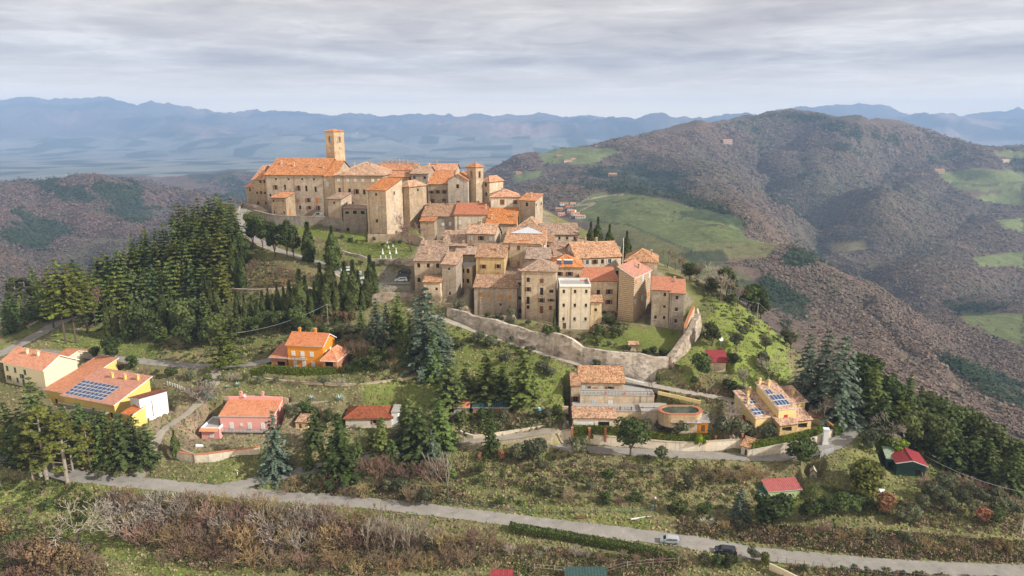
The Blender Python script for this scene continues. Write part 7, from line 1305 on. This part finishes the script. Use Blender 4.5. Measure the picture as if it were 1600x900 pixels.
slopes = [(-30,500),(60,500),(200,440),(350,340),(600,345),(700,480),(900,560),(1050,590),(1100,470),(1060,420),(1250,540),(1450,660),(1620,760),(1620,905),(-30,905)]
g = offroad(scatter(slopes, 60000, 100, 330)); cidx = rng.random(len(g)); wavy = fbm(g[:, 0], g[:, 1], 12, 3) * 2 + fbm(g[:, 0] + 70, g[:, 1], 3.5, 2)
pal = np.array([[.30, .25, .14], [.22, .21, .09], [.16, .21, .055], [.25, .185, .12], [.12, .16, .045]]); pk = np.clip(((cidx * .55 + (.5 - wavy) * .55) * 5).astype(int), 0, 4)
g[:, 2] += .08; nrm = np.tile([0, -.5, .6], (len(g), 1)); v, f, _ = cards(g, rng.uniform(.12, .34, len(g)), nrm * .7, 1.0); cl_ = np.repeat(pal[4 - pk] * rng.uniform(.7, 1.3, (len(g), 1)), 4, 0)
gmx, gn2, gb2 = newmat('grass_blades'); a_ = nd(gn2, 'ShaderNodeVertexColor', layer_name='Col'); gn2.links.new(a_.outputs[0], gb2.inputs['Base Color']); gb2.inputs['Specular IOR Level'].default_value = .05
tag(mesh_np('grass', v, f, gmx, None, cl_), 'tufts of green and dry grass over the hillside', None, None, 'stuff')
def bushes(p, n_each, rad, hgt, pal_, size, name, label, jit_=.35):
    n = len(p); r_ = rng.uniform(.5, 1.3, n) * rad; base = np.repeat(p, n_each, 0); rr = np.repeat(r_, n_each)[:, None]; x = rng.normal(size=(n * n_each, 3)); x /= np.linalg.norm(x, axis=1)[:, None]; x *= rng.uniform(.5, 1.05, (len(x), 1)); x[:, 2] = abs(x[:, 2]) * hgt
    pi = rng.integers(0, len(pal_), n); c_ = np.repeat(np.array(pal_)[pi] * rng.uniform(1 - jit_, 1 + jit_, (n, 1)), n_each, 0) * rng.uniform(.7, 1.3, (n * n_each, 1))
    v, f, _ = cards(base + x * rr, size * np.repeat(r_ / rad, n_each) * rng.uniform(.6, 1.3, n * n_each), x * .6); o = mesh_np(name, v, f, gmx, None, np.repeat(c_, 4, 0)); tag(o, label, None, None, 'stuff'); return o
BR = [[.23, .165, .105], [.27, .20, .12], [.17, .12, .085], [.19, .155, .075]]; GR = [[.095, .12, .035], [.14, .15, .06], [.07, .09, .03]]
b1 = [scatter(p, n, 100, 400) for p, n in [([(1060,806),(1200,822),(1350,828),(1600,848),(1610,880),(1400,872),(1200,848),(1060,834)], 2600), ([(160,780),(400,800),(600,822),(790,850),(800,880),(600,900),(300,890),(180,840)], 2600), ([(790,850),(1080,880),(1060,900),(780,900)], 700), ([(440,760),(720,762),(760,790),(450,780)], 500), ([(700,700),(1180,745),(1160,770),(700,760)], 420),
   ([(380,400),(480,425),(540,450),(500,450),(380,448),(340,420)], 700), ([(0,820),(150,850),(180,905),(0,905)], 700), ([(820,500),(1040,558),(1080,585),(900,560)], 140), ([(1230,885),(1600,903),(1600,908),(1230,905)], 250), ([(60,700),(240,705),(240,735),(60,738)], 260), ([(1060,600),(1280,640),(1180,645),(1070,620)], 380), ([(980,520),(1000,480),(930,490),(920,520)], 120), ([(1400,780),(1600,800),(1600,840),(1400,820)], 350)]]
bushes(offroad(np.concatenate(b1)), 26, .62, .8, BR + BR + GR, .13, 'undergrowth', 'brown brush and brambles on the banks')
b2 = [scatter(p, n, 100, 400) for p, n in [([(700,560),(880,600),(880,640),(700,640)], 60), ([(540,560),(700,560),(690,600),(560,600)], 150), ([(200,480),(390,450),(600,520),(560,560),(250,560)], 900), ([(690,500),(860,560),(850,580),(700,540)], 140), ([(0,740),(150,760),(180,800),(60,860),(0,830)], 260), ([(670,650),(880,645),(880,668),(740,675)], 300), ([(740,700),(1150,715),(1200,800),(760,790)], 420), ([(1330,600),(1600,740),(1600,800),(1340,700)], 700), ([(1080,430),(1260,540),(1240,560),(1100,480)], 260), ([(40,480),(380,380),(390,440),(150,520)], 800), ([(1280,760),(1420,790),(1350,810)], 150)]]
bushes(offroad(np.concatenate(b2)), 30, .8, .8, GR + GR + BR[:1], .15, 'low_shrubs', 'low green scrub on the slopes')
# --- woods far across the valleys
_gy, _gx = np.gradient(GZ)
def tnormal(p):
    e = p[:, 1] * .012; zx = (hz_at(p[:, 0] + e, p[:, 1]) - hz_at(p[:, 0] - e, p[:, 1])) / (2 * e); zy = (hz_at(p[:, 0], p[:, 1] + e) - hz_at(p[:, 0], p[:, 1] - e)) / (2 * e)
    n_ = np.stack([-zx, -zy, np.ones(len(p))], 1); return n_ / np.linalg.norm(n_, axis=1)[:, None]
def farwood(poly, n, y0, y1, pal_, label, name, ne=8, k_=.0034):
    p = scatter(poly, n, y0, y1); u_, v_ = proj(p[:, 0], p[:, 1], p[:, 2]); keep = np.ones(len(p), bool); w1 = fbm(p[:, 0], p[:, 1], 70, 3) * 16; w2 = fbm(p[:, 0] + 500, p[:, 1], 70, 3) * 10; w3 = fbm(p[:, 0], p[:, 1], 140, 4) * 190
    for q, c_, wgt in FIELDS: keep &= ~inpoly(u_ + w1, v_ + w2, q) | (rng.random(len(p)) < .012)
    thin = fbm(p[:, 0] + 900, p[:, 1] + 40, 150, 4); keep &= (thin > -.17) | (rng.random(len(p)) < .35)
    isp = np.zeros(len(p), bool)
    for q, a0_, a1_ in PINES: isp |= inpoly(u_ + w3 + rng.normal(size=len(u_)) * 5, v_ + w2 + w3 * .3 + rng.normal(size=len(u_)) * 2, q) & (p[:, 1] > a0_ - 50)
    isp |= (fbm(p[:, 0] + 77, p[:, 1] + 400, 210, 4) > .19) | (rng.random(len(p)) < .02)
    p, isp = p[keep], isp[keep]; n = len(p); rad = np.clip(p[:, 1] * k_ * .55, 1.8, 8) * (.45 + 1.3 * rng.random(n) ** 2)
    patch = fbm(p[:, 0], p[:, 1], 520, 4) * 3.2 + fbm(p[:, 0], p[:, 1], 60, 2) * .8 + rng.uniform(-.45, .45, n)
    ci = np.clip(((patch + .9) / 1.8 * len(pal_)).astype(int), 0, len(pal_) - 1); c_ = np.array(pal_)[ci]; c_[isp] = np.array([.040, .062, .030]); c_ = 1.12 * c_ * rng.uniform(.8, 1.22, (n, 1))
    x = rng.normal(size=(n * ne, 3)); x /= np.linalg.norm(x, axis=1)[:, None]; x *= rng.uniform(.45, 1.05, (len(x), 1)); hh = np.repeat(np.where(isp, 1.9, 1.0), ne); x[:, 2] = abs(x[:, 2]) * hh; ww = np.repeat(np.where(isp, .7, 1.0), ne); x[:, 0] *= ww; x[:, 1] *= ww; R_ = np.repeat(rad, ne)[:, None]
    v, f, _ = cards(np.repeat(p, ne, 0) + x * R_, .40 * R_[:, 0] * rng.uniform(.6, 1.2, n * ne), x * .35 + np.repeat(tnormal(p), ne, 0) * .9); tag(mesh_np(name, v, f, gmx, None, np.repeat(np.repeat(c_, ne, 0) * rng.uniform(.8, 1.2, (n * ne, 1)), 4, 0)), label, None, None, 'stuff')
FIELDS = [([(895,318),(935,300),(1000,303),(1060,318),(1160,340),(1165,372),(1220,385),(1200,398),(1130,410),(1190,420),(1190,455),(1130,478),(1060,440),(1000,400),(900,350)], 0, 0), ([(838,240),(880,230),(962,232),(970,240),(940,248),(930,258),(850,256)], 0, 0), ([(800,268),(850,265),(845,276),(800,288)], 0, 0), ([(1465,270),(1520,262),(1600,268),(1600,322),(1540,316),(1490,296)], 0, 0), ([(1290,380),(1350,375),(1355,390),(1300,394)], 0, 0), ([(1520,402),(1600,392),(1600,420),(1530,416)], 0, 0), ([(1552,342),(1600,342),(1600,366),(1570,358)], 0, 0), ([(1500,485),(1600,490),(1600,540),(1560,530),(1510,505)], 0, 0), ([(1550,235),(1600,235),(1600,250),(1560,246)], 0, 0)]
WD = [[.12, .115, .075], [.15, .13, .09], [.165, .13, .10], [.15, .115, .095], [.18, .135, .105], [.205, .14, .10]]
farwood([(740,262),(900,225),(1100,200),(1230,172),(1350,195),(1500,200),(1640,215),(1640,700),(1500,650),(1300,560),(1150,470),(1050,400),(860,330),(760,290)], 80000, 430, 3600, WD, 'bare brown woods and dark pines on the hills across the valley', 'far_woods')
farwood([(-40,280),(130,268),(240,282),(300,300),(400,262),(430,330),(340,330),(200,400),(60,480),(-40,520)], 22000, 430, 4000, [[x[0] * .78, x[1] * .74, x[2] * .85] for x in WD], 'purple-brown woods on the ridges beyond the left slope', 'left_ridge_woods')

row('of the shrubs growing along the rampart top', ['olive', 'shrub', 'thicket'], [(750,492),(800,508),(860,516),(910,532),(960,545),(1030,552)], 13, (1.6, 3.0), jv=2)
row('of the bushes at the rampart foot', ['thicket', 'shrub', 'olive'], [(745,524),(830,548),(900,562),(960,580),(1035,594)], 19, (1.2, 3.2), jv=4)
row('of the terrace shrubs under the tall pale tower house', ['olive', 'thicket', 'shrub'], [(530,372),(570,378),(620,384),(650,384)], 9, (1.2, 2.2), jv=5)
row('of the small trees between the car park and the white figures', ['thicket', 'olive', 'pale'], [(540,412),(580,415),(630,418)], 6, (1.5, 2.6), jv=3)
row('of the bushes between the lower village houses', ['shrub', 'olive', 'thicket'], [(660,372),(700,398),(735,402),(735,440),(812,500)], 9, (1.5, 3.0), jv=4)

row('of the trees filling the middle flank of the right wood', ['conifer', 'oak', 'layered'], [(1320,618),(1400,652),(1480,690),(1560,730),(1620,758)], 15, (10, 14)); many('of the three pines in front of the main road at left', 'ypine', [(52,748,655),(74,752,640),(106,757,648)], 1.3)

many('of the extra cypresses crowding below the palace lane wall', 'cypress', [(455,500,440),(462,505,450),(488,502,452),(512,500,430),(528,498,440),(548,500,440),(574,480,425),(395,500,462),(412,498,455),(428,498,460)], 1.15)
row('of the trees filling gaps in the palace wood', ['cedar', 'conifer', 'layered'], [(130,480),(200,455),(250,440),(310,425),(365,420)], 18, (12, 16)); row('of the dark trees between palace wood and lane', ['oak', 'conifer', 'cedar'], [(345,420),(355,400),(368,385),(380,425)], 7, (9, 13))
row('of the russet bare trees at the lower left', ['bare', 'thicket', 'brownleaf'], [(20,870),(70,895),(120,880),(170,905)], 8, (4.5, 6.5), jv=6)
row('of the garden trees right of the orange villa', ['oak', 'olive', 'conifer', 'thicket'], [(545,560),(590,562),(630,565),(660,572)], 9, (4, 8), jv=8)
row('of the garden shrubs around the pink house', ['shrub', 'olive', 'thicket', 'shrub'], [(440,655),(470,645),(500,650),(525,660),(500,680)], 9, (1.8, 3.4), jv=6)

row('of the taller brown bushes on the bank right of the dark car', ['thicket', 'gold', 'thicket', 'brownleaf', 'olive'], [(1090,822),(1200,838),(1330,846),(1460,856),(1590,868)], 19, (1.6, 3.2), jv=9)
# ================================================================== the ground sheet, after every shelf has been dug
ge = np.arange(NY * NA).reshape(NY, NA)
faces = np.stack([ge[:-1, :-1], ge[:-1, 1:], ge[1:, 1:], ge[1:, :-1]], -1).reshape(-1, 4)
ground = mesh_np('ground', np.stack([GX, GY, GZ], -1).reshape(-1, 3), faces, gm, None, col.reshape(-1, 3), True)
tag(ground, 'hilly ground with grass, scrub, far woods and mountains', kind='structure')
